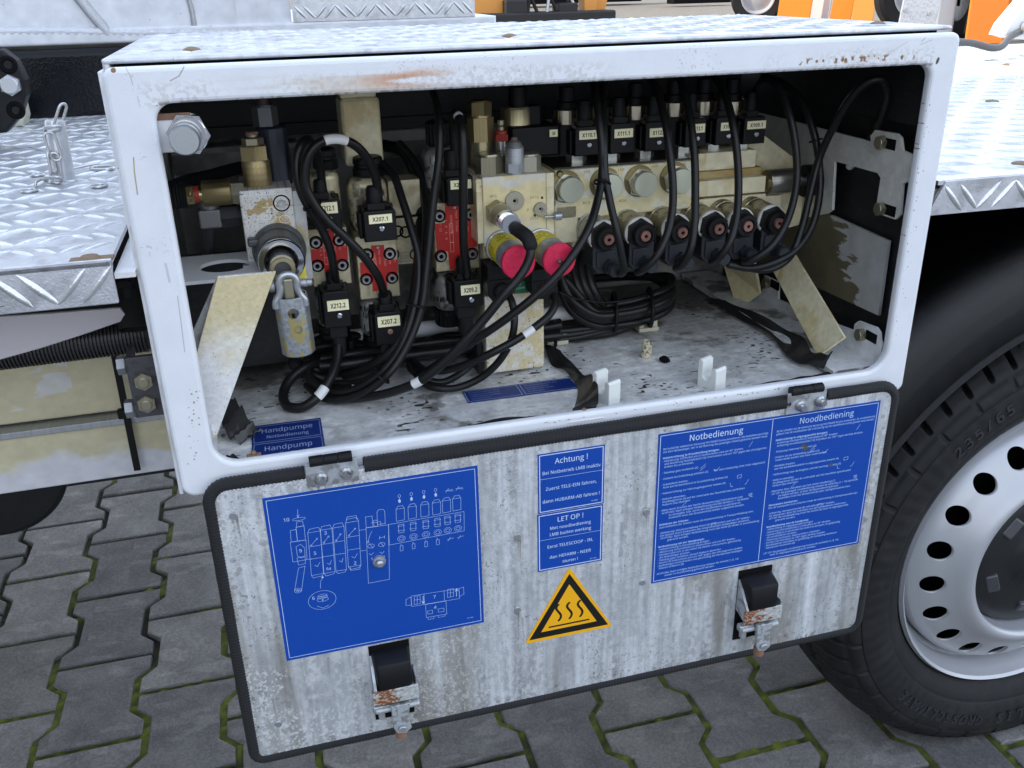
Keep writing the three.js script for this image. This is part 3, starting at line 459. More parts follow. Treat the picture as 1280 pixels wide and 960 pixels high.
  mesh('wall_strip', [triUV(sheetX(onW([[950, 141], [1000, 153], [1092, 177], [1091, 168], [1095, 162], [1124, 167], [1129, 172], [1131, 188], [1158, 197], [1155, 236], [1146, 231], [1138, 226], [1131, 230], [1128, 268], [1122, 274], [1101, 267], [1098, 261], [1104, 222], [1100, 216], [1046, 201], [1043, 262], [1036, 267], [985, 276], [940, 262]], 0.578), 0.003))], M.stripWhite ?? std('stripWhite', { map: rep(grimeT([210, 208, 200], [196, 180, 136], 0.7, 4, 0.02), 0.22), roughness: 0.5 }), cab, 'pale upper strip of the right wall');
  mesh('wall_strip', [triUV(sheetX(onW([[880, 340], [925, 352], [955, 366], [958, 344], [975, 352], [975, 374], [1034, 400], [1070, 413], [1071, 405], [1076, 401], [1098, 409], [1102, 415], [1103, 425], [1120, 440], [1118, 486], [1057, 470], [880, 362]], 0.576), 0.003))], M.white, cab, 'white lower strip of the right wall');
  for (const [bx, by, sx, sy, w] of [[1105, 178, 1113, 180, 0.576], [1104, 261, 1113, 263, 0.576], [1079, 418, 1090, 421, 0.574], [961, 354, 969, 356, 0.574]]) {
    const b = onX(bx, by, w), s3 = onX(sx, sy, w);
    mesh('slot', box(w - 0.0005, s3.y, s3.z, 0.002, 0.010, 0.018, 0.0004), M.blackDeep, cab);
    mesh('bolt', [hex(0.0068, 0.006, '-x', [w - 0.0005, b.y, b.z], 0.3)], M.nickel, cab);
  }
  // cross plate in front of the wheel side, with the sensor hole
  mesh('cross_plate', triUV(poly([[930, 300], [1030, 278], [1039, 270], [1044, 206], [930, 150]].map(q => { const p = onZ(q[0], q[1], -0.178); return [Math.min(p.x, 0.575), p.y]; }), 0.003, 0.0006).translate(0, 0, -0.178)), M.cream, cab, 'cream cross plate carrying the right hand fitting');
  // big bolt on its tab, upper left
  const tb = onZ(227, 166, -0.012), bt = onZ(233, 170, -0.012);
  mesh('bolt_tab', triUV(ext(rrect(HX0 - 0.01, onZ(225, 190, -0.012).y, onZ(258, 166, -0.012).x, onZ(225, 142, -0.012).y, [0.001, 0.008, 0.012, 0.001]), 0.005, 0.0008).translate(0, 0, -0.012)), M.white, cab, 'white tab holding the big bolt');
  mesh('bolt_rust', box(bt.x - 0.012, onZ(225, 145, -0.012).y, -0.0117, 0.034, 0.0045, 0.0012), M.rust, cab, 'rust under the top edge');
  const bb = mesh('bolt', [hex(0.0152, 0.008, 'z', [bt.x + 0.002, bt.y + 0.002, -0.012], 0.4)], M.chrome, cab, 'big bright hexagon bolt');
  mesh('bolt_shank', [turn([[0, 0], [0.0096, 0], [0.0096, 0.006], [0.0106, 0.0065], [0.0106, 0.013], [0.0094, 0.0155], [0, 0.016]], 'z', 32, [bt.x, bt.y, -0.003])], std('zincBright', { map: rep(zincT, 0.05), metalness: 0.7, roughness: 0.3 }), bb);
  // hanging cream tube at the top
  { const q = rect(428, 122, 477, 207, -0.19); mesh('hanger_tube', [triUV(box(q.x, q.y, q.z - 0.02, q.w, q.h, 0.045, 0.004)), triUV(box(q.x - 0.001, q.y + q.h / 2 + 0.006, q.z - 0.02, q.w * 0.92, 0.012, 0.04, 0.002))], M.cream, cab, 'cream square tube hanging from the lid'); }
  // bracket on the left of the cabinet with two bolts
  const br = rect(162, 446, 203, 522, -0.03); const bk = mesh('bracket', [triUV(box(br.x, br.y, br.z - 0.004, br.w, br.h, 0.006, 0.001)), triUV(box(br.x - br.w / 2 + 0.002, br.y, br.z - 0.02, 0.004, br.h, 0.03, 0.001))], std('bracketGrey', { map: rep(grimeT([74, 72, 76], [46, 44, 44], 0.6, 12, 0.01), 0.06), roughness: 0.5, metalness: 0.3 }), cab);
  for (const [x, y] of [[180, 475], [184, 503]]) { const p = onZ(x, y, -0.031); mesh('bolt', [hex(0.0075, 0.005, 'z', [p.x, p.y, p.z]), cyl(0.0045, 0.008, 'z', [p.x, p.y, p.z])], M.nickel, bk); }
  for (const [x, y] of [[157, 456], [167, 510]]) { const p = onZ(x, y, -0.05); mesh('bolt', hex(0.008, 0.006, 'x', [p.x - 0.006, p.y, p.z]), M.zinc, bk); }
}

// ---------------------------------------------------------------- drop-down door with stickers, latches, hinges
const door = thing('cabinet_door', 'galvanized drop-down door with blue stickers hanging below the open cabinet', 'door', null, new THREE.Vector3(0, 0, 0));
{
  const X0 = -0.070, X1 = 0.5765, Y0 = 0.3915, Y1 = 0.6825, ZF = 0.012, W = 2048, H = 1024;
  const dT = ctex(W, H, (u, v) => {
    const x = u * (X1 - X0), y = v * (Y1 - Y0), st = fbm(0, x * 90, y * 5, 4), st2 = fbm(1, x * 34 + 5, y * 2.5, 4), bl = fbm(2, x * 30, y * 30, 4), f = fbm(3, x * 260, y * 200, 3);
    const vs = fbm(0, x * 210, y * 11, 4); let q = 204 + 24 * (bl - 0.5) + 34 * (f - 0.5) + 60 * (st - 0.5) + 64 * (vs - 0.5); let c = [q * 0.985, q, q * 1.01];
    const br = sstep(0.50, 0.76, st2) * sstep(0.3, 0.6, fbm(4, x * 20, y * 9, 3)); c = c.map((p, k) => mix(p, [128, 122, 110][k], br * 0.55));
    const wl = sstep(0.50, 0.72, fbm(1, x * 110, y * 10 + 3, 5)) * sstep(0.40, 0.62, f); c = c.map(p => mix(p, 228, wl * 0.6));
    const fl = sstep(0.58, 0.66, fbm(4, x * 520, y * 420, 3)) * sstep(0.75, 0.1, u + 0.12 * bl) * sstep(0.42, 0.56, fbm(0, x * 16, y * 16 + 5, 3)); c = c.map(p => mix(p, 236, fl * 0.75));
    const dk = sstep(0.82, 0.88, N[2](x * 800, y * 520)) * sstep(0.5, 0.7, bl) * 0.5; c = c.map(p => mix(p, 90, dk));
    return c;
  }, x => {
    x.globalAlpha = 0.35; const D = (px, py) => { const p = onZ(px, py, ZF); return [(p.x - X0) / (X1 - X0) * W, (Y1 - p.y) / (Y1 - Y0) * H]; };
    for (let i = 0; i < 46; i++) { const [a, b] = D(rr(280, 1060), rr(560, 880)); const l = rr(40, 260); const g = x.createLinearGradient(0, b, 0, b + l); const dk = rnd() < 0.5; g.addColorStop(0, dk ? 'rgba(96,92,84,0.9)' : 'rgba(235,238,242,0.9)'); g.addColorStop(1, 'rgba(150,150,150,0)'); x.fillStyle = g; x.beginPath(); let w = rr(1, 5); x.moveTo(a - w, b); for (let k = 0; k <= 6; k++) x.lineTo(a + Math.sin(k + i) * 2 - w * (1 - k / 7), b + l * k / 6); for (let k = 6; k >= 0; k--) x.lineTo(a + Math.sin(k + i) * 2 + w * (1 - k / 7), b + l * k / 6); x.fill(); }
    x.globalAlpha = 0.5; for (const [px, py] of [[300, 680], [298, 640], [960, 745], [968, 760], [1058, 720], [700, 660], [640, 600]]) { const [a, b] = D(px, py); x.fillStyle = 'rgba(110,104,92,0.5)'; for (let k = 0; k < 40; k++) { x.beginPath(); x.arc(a + rr(-22, 22), b + rr(-60, 60), rr(1, 4), 0, 7); x.fill(); } }
    x.globalAlpha = 1;
    for (const [px, py, r] of [[488, 850, 120], [940, 750, 120], [402, 600, 46], [433, 592, 46], [1000, 508, 46], [1025, 502, 46], [292, 645, 26], [647, 671, 26], [647, 762, 26], [808, 640, 26]]) { const [a, b] = D(px, py); for (let k = 0; k < r * 2; k++) { const an = rr(0, 6.3), q = r * rnd() * rnd(); x.fillStyle = `rgba(${rr(70, 110)},${rr(66, 96)},${rr(54, 80)},${rr(0.05, 0.22)})`; x.beginPath(); x.ellipse(a + Math.cos(an) * q, b + Math.sin(an) * q * 1.2, rr(1, 5), rr(2, 12), 0, 0, 7); x.fill(); }
      for (let k = 0; k < 4; k++) { const w = rr(2, 7), l = rr(40, 190), u = a + rr(-r, r) * 0.4, g = x.createLinearGradient(0, b, 0, b + l); g.addColorStop(0, 'rgba(92,84,70,0.30)'); g.addColorStop(1, 'rgba(92,84,70,0)'); x.fillStyle = g; x.fillRect(u, b, w, l); } }
    for (let i = 0; i < 260; i++) { const e = rnd() < 0.7, u = e ? rr(0, W) : (rnd() < 0.5 ? rr(0, 40) : rr(W - 40, W)), v = e ? H - rr(0, 40) : rr(0, H); x.fillStyle = `rgba(70,66,58,${rr(0.05, 0.25)})`; x.beginPath(); x.arc(u, v, rr(2, 9), 0, 7); x.fill(); }
    for (let i = 0; i < 900; i++) { x.fillStyle = rnd() < 0.6 ? 'rgba(238,240,244,0.8)' : 'rgba(70,68,64,0.6)'; x.fillRect(rr(0, W), rr(0, H), rr(1, 3), rr(1, 5)); }
  });
  const dm = new THREE.MeshStandardMaterial({ map: dT, metalness: 0.35, roughness: 0.42, roughnessMap: rep(smudgeR, 1), bumpMap: rep(gritB, 0.1), bumpScale: 0.00025 });
  mesh('door_sheet', planUV(ext(rrect(X0, Y0, X1, Y1, [0.006, 0.011, 0.013, 0.014]), 0.007, 0.0015).translate(0, 0, ZF), X0, Y0, X1 - X0, Y1 - Y0), dm, door);
  // rubber edge trim, a ribbed strip with gaps at the hinges
  const sealM = std('seal', { c: [0.017, 0.017, 0.018], roughness: 0.5, bumpMap: rep(gritB, 0.012), bumpScale: 0.0006 });
  const e0 = X0 - 0.003, e1 = X1 + 0.003, f0 = Y0 - 0.003, f1 = Y1 + 0.003, r = 0.016;
  const gapL = [onZ(381, 590, ZF).x, onZ(455, 582, ZF).x], gapR = [onZ(987, 507, ZF).x, onZ(1033, 500, ZF).x];
  const V = (x, y) => new THREE.Vector3(x, y, ZF - 0.0035);
  const arcP = (cx, cy, a0, a1, r) => Array.from({ length: 7 }, (_, i) => V(cx + r * Math.cos(mix(a0, a1, i / 6)), cy + r * Math.sin(mix(a0, a1, i / 6))));
  const line = (x0, y0, x1, y1, n = 40) => Array.from({ length: n + 1 }, (_, i) => V(mix(x0, x1, i / n), mix(y0, y1, i / n)));
  const H2 = Math.PI / 2;
  const long = [...line(gapL[0], f1, e0 + r, f1, 6), ...arcP(e0 + r, f1 - r, H2, 2 * H2, r), ...line(e0, f1 - r, e0, f0 + 0.009, 40), ...arcP(e0 + 0.009, f0 + 0.009, 2 * H2, 3 * H2, 0.009), ...line(e0 + 0.009, f0, e1 - 0.013, f0, 80), ...arcP(e1 - 0.013, f0 + 0.013, 3 * H2, 4 * H2, 0.013), ...line(e1, f0 + 0.013, e1, f1 - r, 40), ...arcP(e1 - r, f1 - r, 0, H2, r), ...line(e1 - r, f1, gapR[1], f1, 6)];
  const ded = a => a.filter((p, i) => !i || p.distanceTo(a[i - 1]) > 1e-5);
  const ribbed = (pts, R) => { const c = new THREE.CatmullRomCurve3(ded(pts), false, 'centripetal'), n = Math.round(c.getLength() / 0.0016), g = new THREE.TubeGeometry(c, n, R, 10, false), p = g.attributes.position, nn = g.attributes.normal; for (let i = 0; i <= n; i++) { const k = (i & 1 ? 0.0005 : -0.0002) + 0.0008 * (fbm(0, i * 0.05, 1.5, 2) - 0.5); for (let j = 0; j <= 10; j++) { const q = i * 11 + j; p.setXYZ(q, p.getX(q) + nn.getX(q) * k, p.getY(q) + nn.getY(q) * k, p.getZ(q) + nn.getZ(q) * k); } } return g; };
  mesh('rubber_seal', triUV(ribbed(long, 0.0056)), sealM, door, 'black rubber edge seal');
  mesh('rubber_seal', triUV(ribbed(line(gapL[1], f1 - 0.001, gapR[0], f1 - 0.001, 80), 0.0066)), sealM, door, 'black rubber seal between the hinges');
  // hinges
  for (const [a, b, bolts] of [[386, 440, [[402, 598], [433, 591]]], [990, 1030, [[1000, 507], [1025, 501]]]]) {
    const yk = (a < 500 ? 575 : 486), l = onZ(a, yk, 0.014), rr2 = onZ(b, yk - (b - a) * 0.15, 0.014), w = rr2.x - l.x;
    const hg = new THREE.Group(); hg.name = 'hinge'; door.add(hg);
    const kn = []; for (let k = 0; k < 3; k++) kn.push(cyl(k === 1 ? 0.0045 : 0.0047, w / 3 - 0.0002, 'x', [l.x + k * w / 3, 0.6965, 0.012], 0.0003, 18)); mesh('knuckle', kn, M.black, hg);
    mesh('leaf', triUV(box(l.x + w / 2, 0.6845, 0.0135, w + 0.008, 0.022, 0.0025, 0.0006)), M.galv, hg);
    for (const [x, y] of bolts) { const p = onZ(x, y, 0.015); mesh('bolt', [turn([[0, 0], [0.0055, 0], [0.0055, 0.002], [0.0042, 0.004], [0.0042, 0.0055], [0.003, 0.0075], [0, 0.008]], 'z', 18, [p.x, p.y, p.z])], M.steel, hg); }
  }
  // rivets
  for (const [x, y] of [[292, 645], [647, 671], [647, 762], [808, 640], [803, 728], [348, 905]]) { const p = onZ(x, y, ZF); mesh('rivet', turn([[0, 0], [0.0036, 0], [0.0030, 0.0012], [0, 0.002]], 'z', 14, [p.x, p.y, p.z]), M.zincBright, door); }
  { const p = onZ(474, 701, 0.0125); mesh('rivet', [turn([[0, 0], [0.006, 0], [0.0058, 0.002], [0.004, 0.003], [0.0035, 0.006], [0.002, 0.007], [0, 0.007]], 'z', 18, [p.x, p.y, p.z])], M.zincBright, door); }
  // stickers
  const BL = '#0444a2', INK = '#d3deee';
  function sticker(x0, y0, x1, y1, W2, label, draw, bg = BL) {
    const t = ctex(W2, Math.round(W2 * (y1 - y0) / (x1 - x0)), null, (x, w, h) => {
      x.fillStyle = bg; x.fillRect(0, 0, w, h); x.strokeStyle = x.fillStyle = INK;
      const Q = (px, py) => { const p = onZ(px, py, 0.0126); return [(p.x - x0) / (x1 - x0) * w, (y1 - p.y) / (y1 - y0) * h]; };
      draw(x, w, h, Q);
      x.lineCap = 'round'; for (let i = 0; i < 16; i++) { const a = rr(0, w), b = rr(0, h), an = rr(0, 6.3), l = rr(10, 90); x.strokeStyle = `rgba(190,204,226,${rr(0.1, 0.35)})`; x.lineWidth = rr(0.8, 2); x.beginPath(); x.moveTo(a, b); x.quadraticCurveTo(a + Math.cos(an) * l * 0.5 + rr(-6, 6), b + Math.sin(an) * l * 0.5, a + Math.cos(an) * l, b + Math.sin(an) * l); x.stroke(); }
      for (let i = 0; i < 40; i++) { const g = rr(0, 1) < 0.5; x.fillStyle = `rgba(150,160,170,${rr(0.03, 0.1)})`; x.fillRect(rr(0, w), rr(0, h), rr(2, 8), rr(20, 160)); }
      for (let i = 0; i < 60; i++) { x.fillStyle = `rgba(${rr(120, 220)},${rr(140, 220)},${rr(170, 230)},0.35)`; x.fillRect(rr(0, w), rr(0, h), rr(1, 3), rr(1, 3)); }
    });
    return mesh('sticker', planUV(box((x0 + x1) / 2, (y0 + y1) / 2, ZF + 0.0002, x1 - x0, y1 - y0, 0.0008), x0, y0, x1 - x0, y1 - y0), new THREE.MeshStandardMaterial({ map: t, roughness: 0.32 }), door, label);
  }
  sticker(-0.0315, 0.4985, 0.153, 0.669, 1600, 'blue valve diagram sticker', (x, w, h, Q0) => {
    const Q = (zx, zy) => Q0(320 + zx / 3.2, 560 + zy / 3.2);
    x.lineWidth = 4; x.strokeRect(24, 24, w - 48, h - 48); x.lineWidth = 2.6; x.globalAlpha = 0.92;
    const P = (a, cl) => { x.beginPath(); a.forEach((q, i) => { const p = Q(...q); i ? x.lineTo(...p) : x.moveTo(...p); }); if (cl) x.closePath(); x.stroke(); };
    const T = (s, zx, zy, sz = 22) => { x.font = `${sz * 1.9}px sans-serif`; x.textAlign = 'center'; x.textBaseline = 'middle'; x.fillText(s, ...Q(zx, zy)); };
    const El = (zx, zy, a, b = a, f) => { x.beginPath(); x.ellipse(...Q(zx, zy), a * 1.95, b * 1.95, 0, 0, 7); f ? x.fill() : x.stroke(); };
    T('10', 121, 288); T('9', 178, 412); T('3', 278, 340); T('5', 236, 421); T('6a', 291, 482, 19); T('2', 397, 460); T('1', 464, 444, 18); T('8', 512, 437, 18); T('7', 714, 595); T('4', 717, 637); T('6', 230, 601); x.font = '16px sans-serif'; T('EA 1481', 858, 678, 8);
    P([[166, 245], [168, 275]]); P([[163, 268], [168, 278], [173, 267]]); El(172, 284, 24, 6); P([[163, 296], [186, 292], [190, 312], [162, 317]], 1); P([[160, 317], [192, 311], [198, 368], [166, 372]], 1);
    P([[137, 330], [160, 326], [166, 372], [141, 376]], 1); P([[137, 377], [200, 368], [204, 446], [148, 456]], 1); P([[160, 395], [178, 385], [195, 400], [196, 432], [182, 440], [166, 432]], 1); P([[164, 440], [196, 432], [198, 462], [170, 468]], 1); P([[170, 480], [196, 472], [182, 572], [155, 568]], 1); El(168, 570, 13, 11); El(168, 570, 5);
    for (const [a, b, c, d] of [[[207, 340], [258, 331], [270, 502], [222, 510]], [[257, 329], [304, 322], [316, 494], [272, 502]], [[307, 320], [352, 313], [362, 486], [320, 492]], [[358, 300], [410, 291], [420, 468], [370, 476]]]) {
      P([a, b, c, d], 1); P([a, [a[0] + 6, a[1] - 15], [b[0] - 8, b[1] - 14], b]); P([d, [d[0] + 8, d[1] + 10], [c[0] - 5, c[1] + 9], c]); for (const t of [0.33, 0.62]) P([[mix(a[0], d[0], t), mix(a[1], d[1], t)], [mix(b[0], c[0], t), mix(b[1], c[1], t)]]);
      P([[a[0] + 14, a[1] + 50], [a[0] + 20, a[1] + 42], [b[0] - 14, b[1] + 32]]); P([[d[0] + 12, d[1] - 42], [d[0] + 24, d[1] - 36], [c[0] - 14, c[1] - 46]]); El(a[0] + 14, a[1] + 50, 3); El(b[0] - 14, b[1] + 32, 3);
    }
    P([[362, 292], [364, 276], [400, 270], [404, 286]]); P([[376, 476], [380, 490], [416, 484], [416, 468]]);
    P([[412, 330], [440, 325]]); P([[418, 412], [440, 409]]); P([[204, 446], [222, 443]]);
    P([[440, 320], [530, 307], [534, 525], [450, 541]], 1); P([[438, 276], [464, 272], [468, 315], [441, 319]], 1); P([[470, 290], [485, 288], [487, 312], [472, 314]], 1); P([[484, 256], [490, 247], [508, 245], [515, 252], [517, 302], [486, 306]], 1); P([[460, 300], [498, 294], [500, 310]]);
    P([[448, 375], [456, 348], [464, 332]]); El(448, 376, 4); P([[492, 360], [514, 355]]); P([[494, 366], [496, 352]]); P([[514, 362], [515, 349]]);
    for (const [a, b] of [[460, 392], [503, 386]]) { El(a, b, 13, 9); P([[a - 6, b - 10], [a + 8, b + 9]]); P([[a - 8, b + 30], [a + 2, b + 36], [a + 10, b + 26]]); }
    P([[530, 306], [832, 254], [833, 331], [533, 388]], 1);
    const cx = [582, 630, 680, 727, 767, 808];
    cx.forEach((a, i) => {
      const y = 362 - i * 8.2; El(a, y, 15, 13); El(a, y, 8, 7); P([[a - 12, y - 55], [a + 9, y - 58], [a + 10, y - 25], [a - 11, y - 22]], 1); P([[a - 16, y - 48], [a + 14, y - 52]]); P([[a - 16, y - 30], [a + 14, y - 34]]);
      const t = y - 95; P([[a - 22, t - 22], [a + 11, t - 27], [a + 12, t + 20], [a - 20, t + 26]], 1); P([[a - 22, t - 22], [a - 14, t - 34], [a + 4, t - 37], [a + 11, t - 27]]);
      const k = y - 160; if (i < 4) { El(a - 9, k - 10, 5, 7); x.fillStyle = INK; El(a - 8, k + 10, 5, 8, 1); P([[a - 8, k - 3], [a - 8, k + 8]]); P([[a - 5, y + 30], [a + 6, y + 28], [a + 6, y + 48], [a - 5, y + 50]], 1); P([[a - 2, y + 22], [a - 2, y + 30]]); }
      else { P([[a - 10, k + 3], [a + 20, k - 4]]); P([[a - 8, k + 9], [a + 4, k - 8]]); P([[a + 2, k + 2], [a + 22, k + 2]]); P([[a - 2, y + 38], [a + 24, y + 30]]); P([[a, y + 44], [a + 12, y + 28]]); }
    });
    P([[620, 592], [812, 562], [814, 602], [623, 634]], 1); P([[672, 584], [674, 626]]); P([[752, 571], [754, 612]]); P([[620, 596], [600, 606], [600, 630], [622, 628]], 1); P([[812, 562], [830, 556], [832, 584], [814, 594]], 1);
    P([[678, 626], [760, 612], [763, 664], [682, 678]], 1); P([[686, 678], [690, 686], [712, 682], [712, 672]]); P([[728, 670], [730, 678], [756, 672], [758, 664]]);
    for (const [a, b, u] of [[645, 608, 1], [778, 580, -1]]) { P([[a - 12, b - 14], [a + 12, b - 18], [a + 12, b + 14], [a - 12, b + 18]], 1); P([[a, b - 16], [a, b + 16]]); P([[a - 12, b], [a + 12, b - 2]]); x.lineWidth = 5; P([[a + 24, b - 16], [a + 24, b + 14]]); P(u > 0 ? [[a + 18, b + 4], [a + 24, b + 14], [a + 30, b + 3]] : [[a + 18, b - 6], [a + 24, b - 17], [a + 30, b - 8]]); x.lineWidth = 2.6; }
    P([[686, 652], [706, 648], [706, 662], [688, 664]], 1); P([[728, 644], [752, 640], [752, 654], [730, 656]], 1);
    El(265, 608, 54, 44); El(266, 590, 18, 6); El(266, 597, 20, 6); El(267, 606, 22, 9); El(267, 608, 3, 3, 1); P([[244, 632], [268, 640], [292, 628]]); P([[258, 562], [258, 535], [268, 518]]); El(266, 517, 4, 4, 1);
  });
  sticker(0.2085, 0.6085, 0.2725, 0.6705, 640, 'blue Achtung sticker', (x, w, h) => {
    x.lineWidth = 8; x.strokeRect(16, 16, w - 32, h - 32); x.lineWidth = 3; x.beginPath(); x.moveTo(16, h * 0.42); x.lineTo(w - 16, h * 0.42); x.stroke(); x.textAlign = 'center';
    x.font = '76px sans-serif'; x.fillText('Achtung !', w / 2, h * 0.19); x.font = '47px sans-serif'; x.fillText('Bei Notbetrieb LMB inaktiv', w / 2, h * 0.35, w * 0.88); x.fillText('Zuerst TELE-EIN fahren,', w / 2, h * 0.62, w * 0.8); x.fillText('dann HUBARM-AB fahren !', w / 2, h * 0.83, w * 0.88); x.font = '18px sans-serif'; x.fillText('EA 9425', w * 0.86, h * 0.93);
  });
  sticker(0.2075, 0.5445, 0.2720, 0.6075, 640, 'blue LET OP sticker', (x, w, h) => {
    x.lineWidth = 8; x.strokeRect(16, 16, w - 32, h - 32); x.lineWidth = 3; x.beginPath(); x.moveTo(16, h * 0.45); x.lineTo(w - 16, h * 0.45); x.stroke(); x.textAlign = 'center';
    x.font = '72px sans-serif'; x.fillText('LET OP !', w / 2, h * 0.17); x.font = '46px sans-serif'; x.fillText('Met noodbediening', w / 2, h * 0.29); x.fillText('LMB buiten werking', w / 2, h * 0.40); x.fillText('Eerst TELESCOOP - IN,', w / 2, h * 0.61, w * 0.8); x.fillText('dan HEFARM - NEER', w / 2, h * 0.80, w * 0.78); x.fillText('sturen !', w / 2, h * 0.91); x.font = '18px sans-serif'; x.fillText('EA 1129', w * 0.86, h * 0.94);
  });
  sticker(0.3255, 0.5055, 0.5625, 0.6725, 2000, 'large blue emergency operation text sticker', (x, w, h) => {
    x.lineWidth = 5; x.strokeRect(18, 18, w - 36, h - 36); x.beginPath(); x.moveTo(w / 2, 18); x.lineTo(w / 2, h - 18); x.stroke();
    const de = ['Bei Ausfall der elektrischen Steuerung PALFINGER-Service kontaktieren. Die Notbedienung erfolgt', 'mit dem Notbetätiger, der in die Bohrung des jeweiligen Ventils gedrückt werden muss.', '', '*Hubeinrichtung in Grundstellung bringen:', '- Aktivierung: Griffhebel am (1) hineinziehen und um 90° drehen.', '  und Aktivierung Notablaßventil (10): hineinziehen und um 180° gegen den Uhrzeigersinn', '  drehen bis es einrastet.', '', '- Teleskop ganz einfahren (2)', '', '- Hubarm bis Endstellung anheben (3)        Pkt. wenn beidseitig nicht mehr abgestützt!', '', '- Arbeitskorb drehen:', '  Korb am Korbdrehblock in Grundstellung drehen (4)', '', '- Hubeinrichtung zur Fahrzeuglängsachse drehen (5)', '', '- Hubarm absenken:', '  Druckbegrenzer (6) auf der Unterseite des Steuerblockes aufdrehen', '  Hubarm (6a) absenken', '', '- Abtei durch Drücken des Ventils Niveaulierung (7) (Korbsteuerung)', '  ACHTUNG: Nach erfolgter Notbedienung sind die Ventile (1 + 10) wieder', '          zu versiegeln, bzw. durch den Kundendienst zu plombieren.', '          Zusätzlich muss das Druckventil (6) wieder aufgedreht werden.', '', '*Einfahren der Stützen:', 'Zum Einfahren der Stützen muss die Hubeinrichtung in Transportstellung sein.', '', '- Aktivierung: Stützenverstellung Ventil (8) hineinziehen und um 90° drehen.', '- Die Stützen durch Eindrücken der entsprechenden Notbetätiger einfahren.', '  ACHTUNG: Nach erfolgter Notbedienung muss das Ventil (8) wieder in Grundstellung', '          gebracht werden.', '', '*Notbedienung mit der Handpumpe:', '- Hubeinrichtung in Grundstellung bringen', '- Aktivierung Umschalthahn (1) hineinziehen und um 90° drehen.', '- Handpumpenrohr in den Hebel (9) stecken und pumpen, gleichzeitig', '  die Notbetätiger drücken.', '- Teleskop ganz einfahren, danach Hubarm absenken', '- Ventil (10) hineinziehen und um 180° gegen den Uhrzeigersinn drehen', '- Notbetätiger hineindrücken und gleichzeitig die Handpumpe betätigen', '  Stützen einfahren (8)', '', 'ACHTUNG: Nach erfolgter Notbedienung müssen die Ventile (1, 8, 10)', '         wieder in Grundstellung gebracht werden.'];
    const nl = ['Bij het uitvallen van de elektrische besturing PALFINGER-Service contacteren. De noodbediening', 'gebeurt met de noodbediener die in de boring van het betreffende ventiel gedrukt moet worden.', '', '*Hefinrichting in uitgangspositie brengen:', '- Activering noodventiel (1) indrukken en 90° draaien', '  Activering noodaflaatventiel (10) indrukken en 180° tegen de klok draaien.', '', '- Telescoop helemaal inschuiven (2)', '', '- Hefarm tot de eindstelling optillen (3)', '  Indien beide kanten niet meer ondersteund', '', '- Werkbak draaien:', '  aan het werkbakdraaiblok in uitgangspositie draaien (4)', '', '- Hefinrichting naar de lengteas van het voertuig draaien (5)', '', '- Hefarm neerlaten:', '  Drukbegrenzer (6) aan de onderzijde van het stuurblok opendraaien', '  Hefarm (6a) neerlaten', '', '- Neerlaten door indrukken van het ventiel nivellering (7)', '  LET OP: Na geslaagde noodbediening moeten de ventielen (1 + 10) opnieuw', '          verzegeld worden, of door de klantendienst geloodst.', '          Bovendien moet het drukventiel (6) weer opengedraaid worden.', '', '*Steunpoten inschuiven:', 'Om de steunpoten in te schuiven moet de hefinrichting in transportpositie zijn.', '', '- Activering: steunpootventiel (8) indrukken en 90° draaien.', '- De steunpoten door het indrukken van de noodbediener inschuiven.', '  LET OP: Na noodbediening moet het ventiel (8) weer in uitgangspositie', '          gebracht worden.', '', '*Noodbediening met de handpomp:', '- Hefinrichting in uitgangspositie brengen', '- Activering omschakelkraan (1) indrukken en 90° draaien.', '- Handpompbuis in de hendel (9) steken en pompen, en gelijktijdig', '  de noodbediener drukken.', '- Telescoop inschuiven, daarna hefarm neerlaten', '- Ventiel (10) indrukken en 180° tegen de klok draaien', '- Noodbediener indrukken en gelijktijdig de handpomp bedienen', '  steunpoten inschuiven (8)', '', 'LET OP: Na geslaagde noodbediening moeten de ventielen (1, 8, 10)', '        weer in uitgangspositie gebracht worden.'];
    [['Notbedienung', de], ['Noodbediening', nl]].forEach(([ti, ls], k) => {
      x.textAlign = 'center'; x.font = '74px sans-serif'; x.fillText(ti, w * (0.25 + 0.5 * k), h * 0.072); x.textAlign = 'left';
      ls.forEach((s, i) => { const b = s[0] === '*'; x.font = (b ? 'bold ' : '') + '24.5px sans-serif'; x.globalAlpha = 0.9; const ind = (s.match(/^ */)[0].length) * 8; x.fillText(b ? s.slice(1) : s.trim(), w * (0.022 + 0.5 * k) + ind, h * 0.105 + i * h * 0.0191, w * 0.462 - ind); });
      x.lineWidth = 3; const I = (u, v, a) => { x.beginPath(); a.forEach((q, i) => i ? x.lineTo(w * (u + 0.5 * k) + q[0], h * v + q[1]) : x.moveTo(w * (u + 0.5 * k) + q[0], h * v + q[1])); x.stroke(); };
      I(0.40, 0.15, [[0, 30], [10, 22], [34, -18]]); I(0.19, 0.245, [[0, 22], [12, 14], [46, -14]]); I(0.19, 0.26, [[0, 22], [46, -14]]); I(0.25, 0.29, [[0, -14], [16, 6], [56, -26]]); I(0.36, 0.35, [[0, 0], [40, -6], [40, 22], [4, 26], [0, 0]]); I(0.33, 0.39, [[0, 0], [12, 40], [30, 40]]); I(0.40, 0.39, [[30, -4], [10, 34], [-6, 40]]); I(0.12, 0.47, [[0, 30], [14, 20], [40, -4]]); I(0.42, 0.49, [[0, 0], [34, -4], [6, 14], [38, 10], [16, 26], [46, 34]]); I(0.26, 0.655, [[0, 20], [0, -8], [40, -12], [40, 18]]);
    });
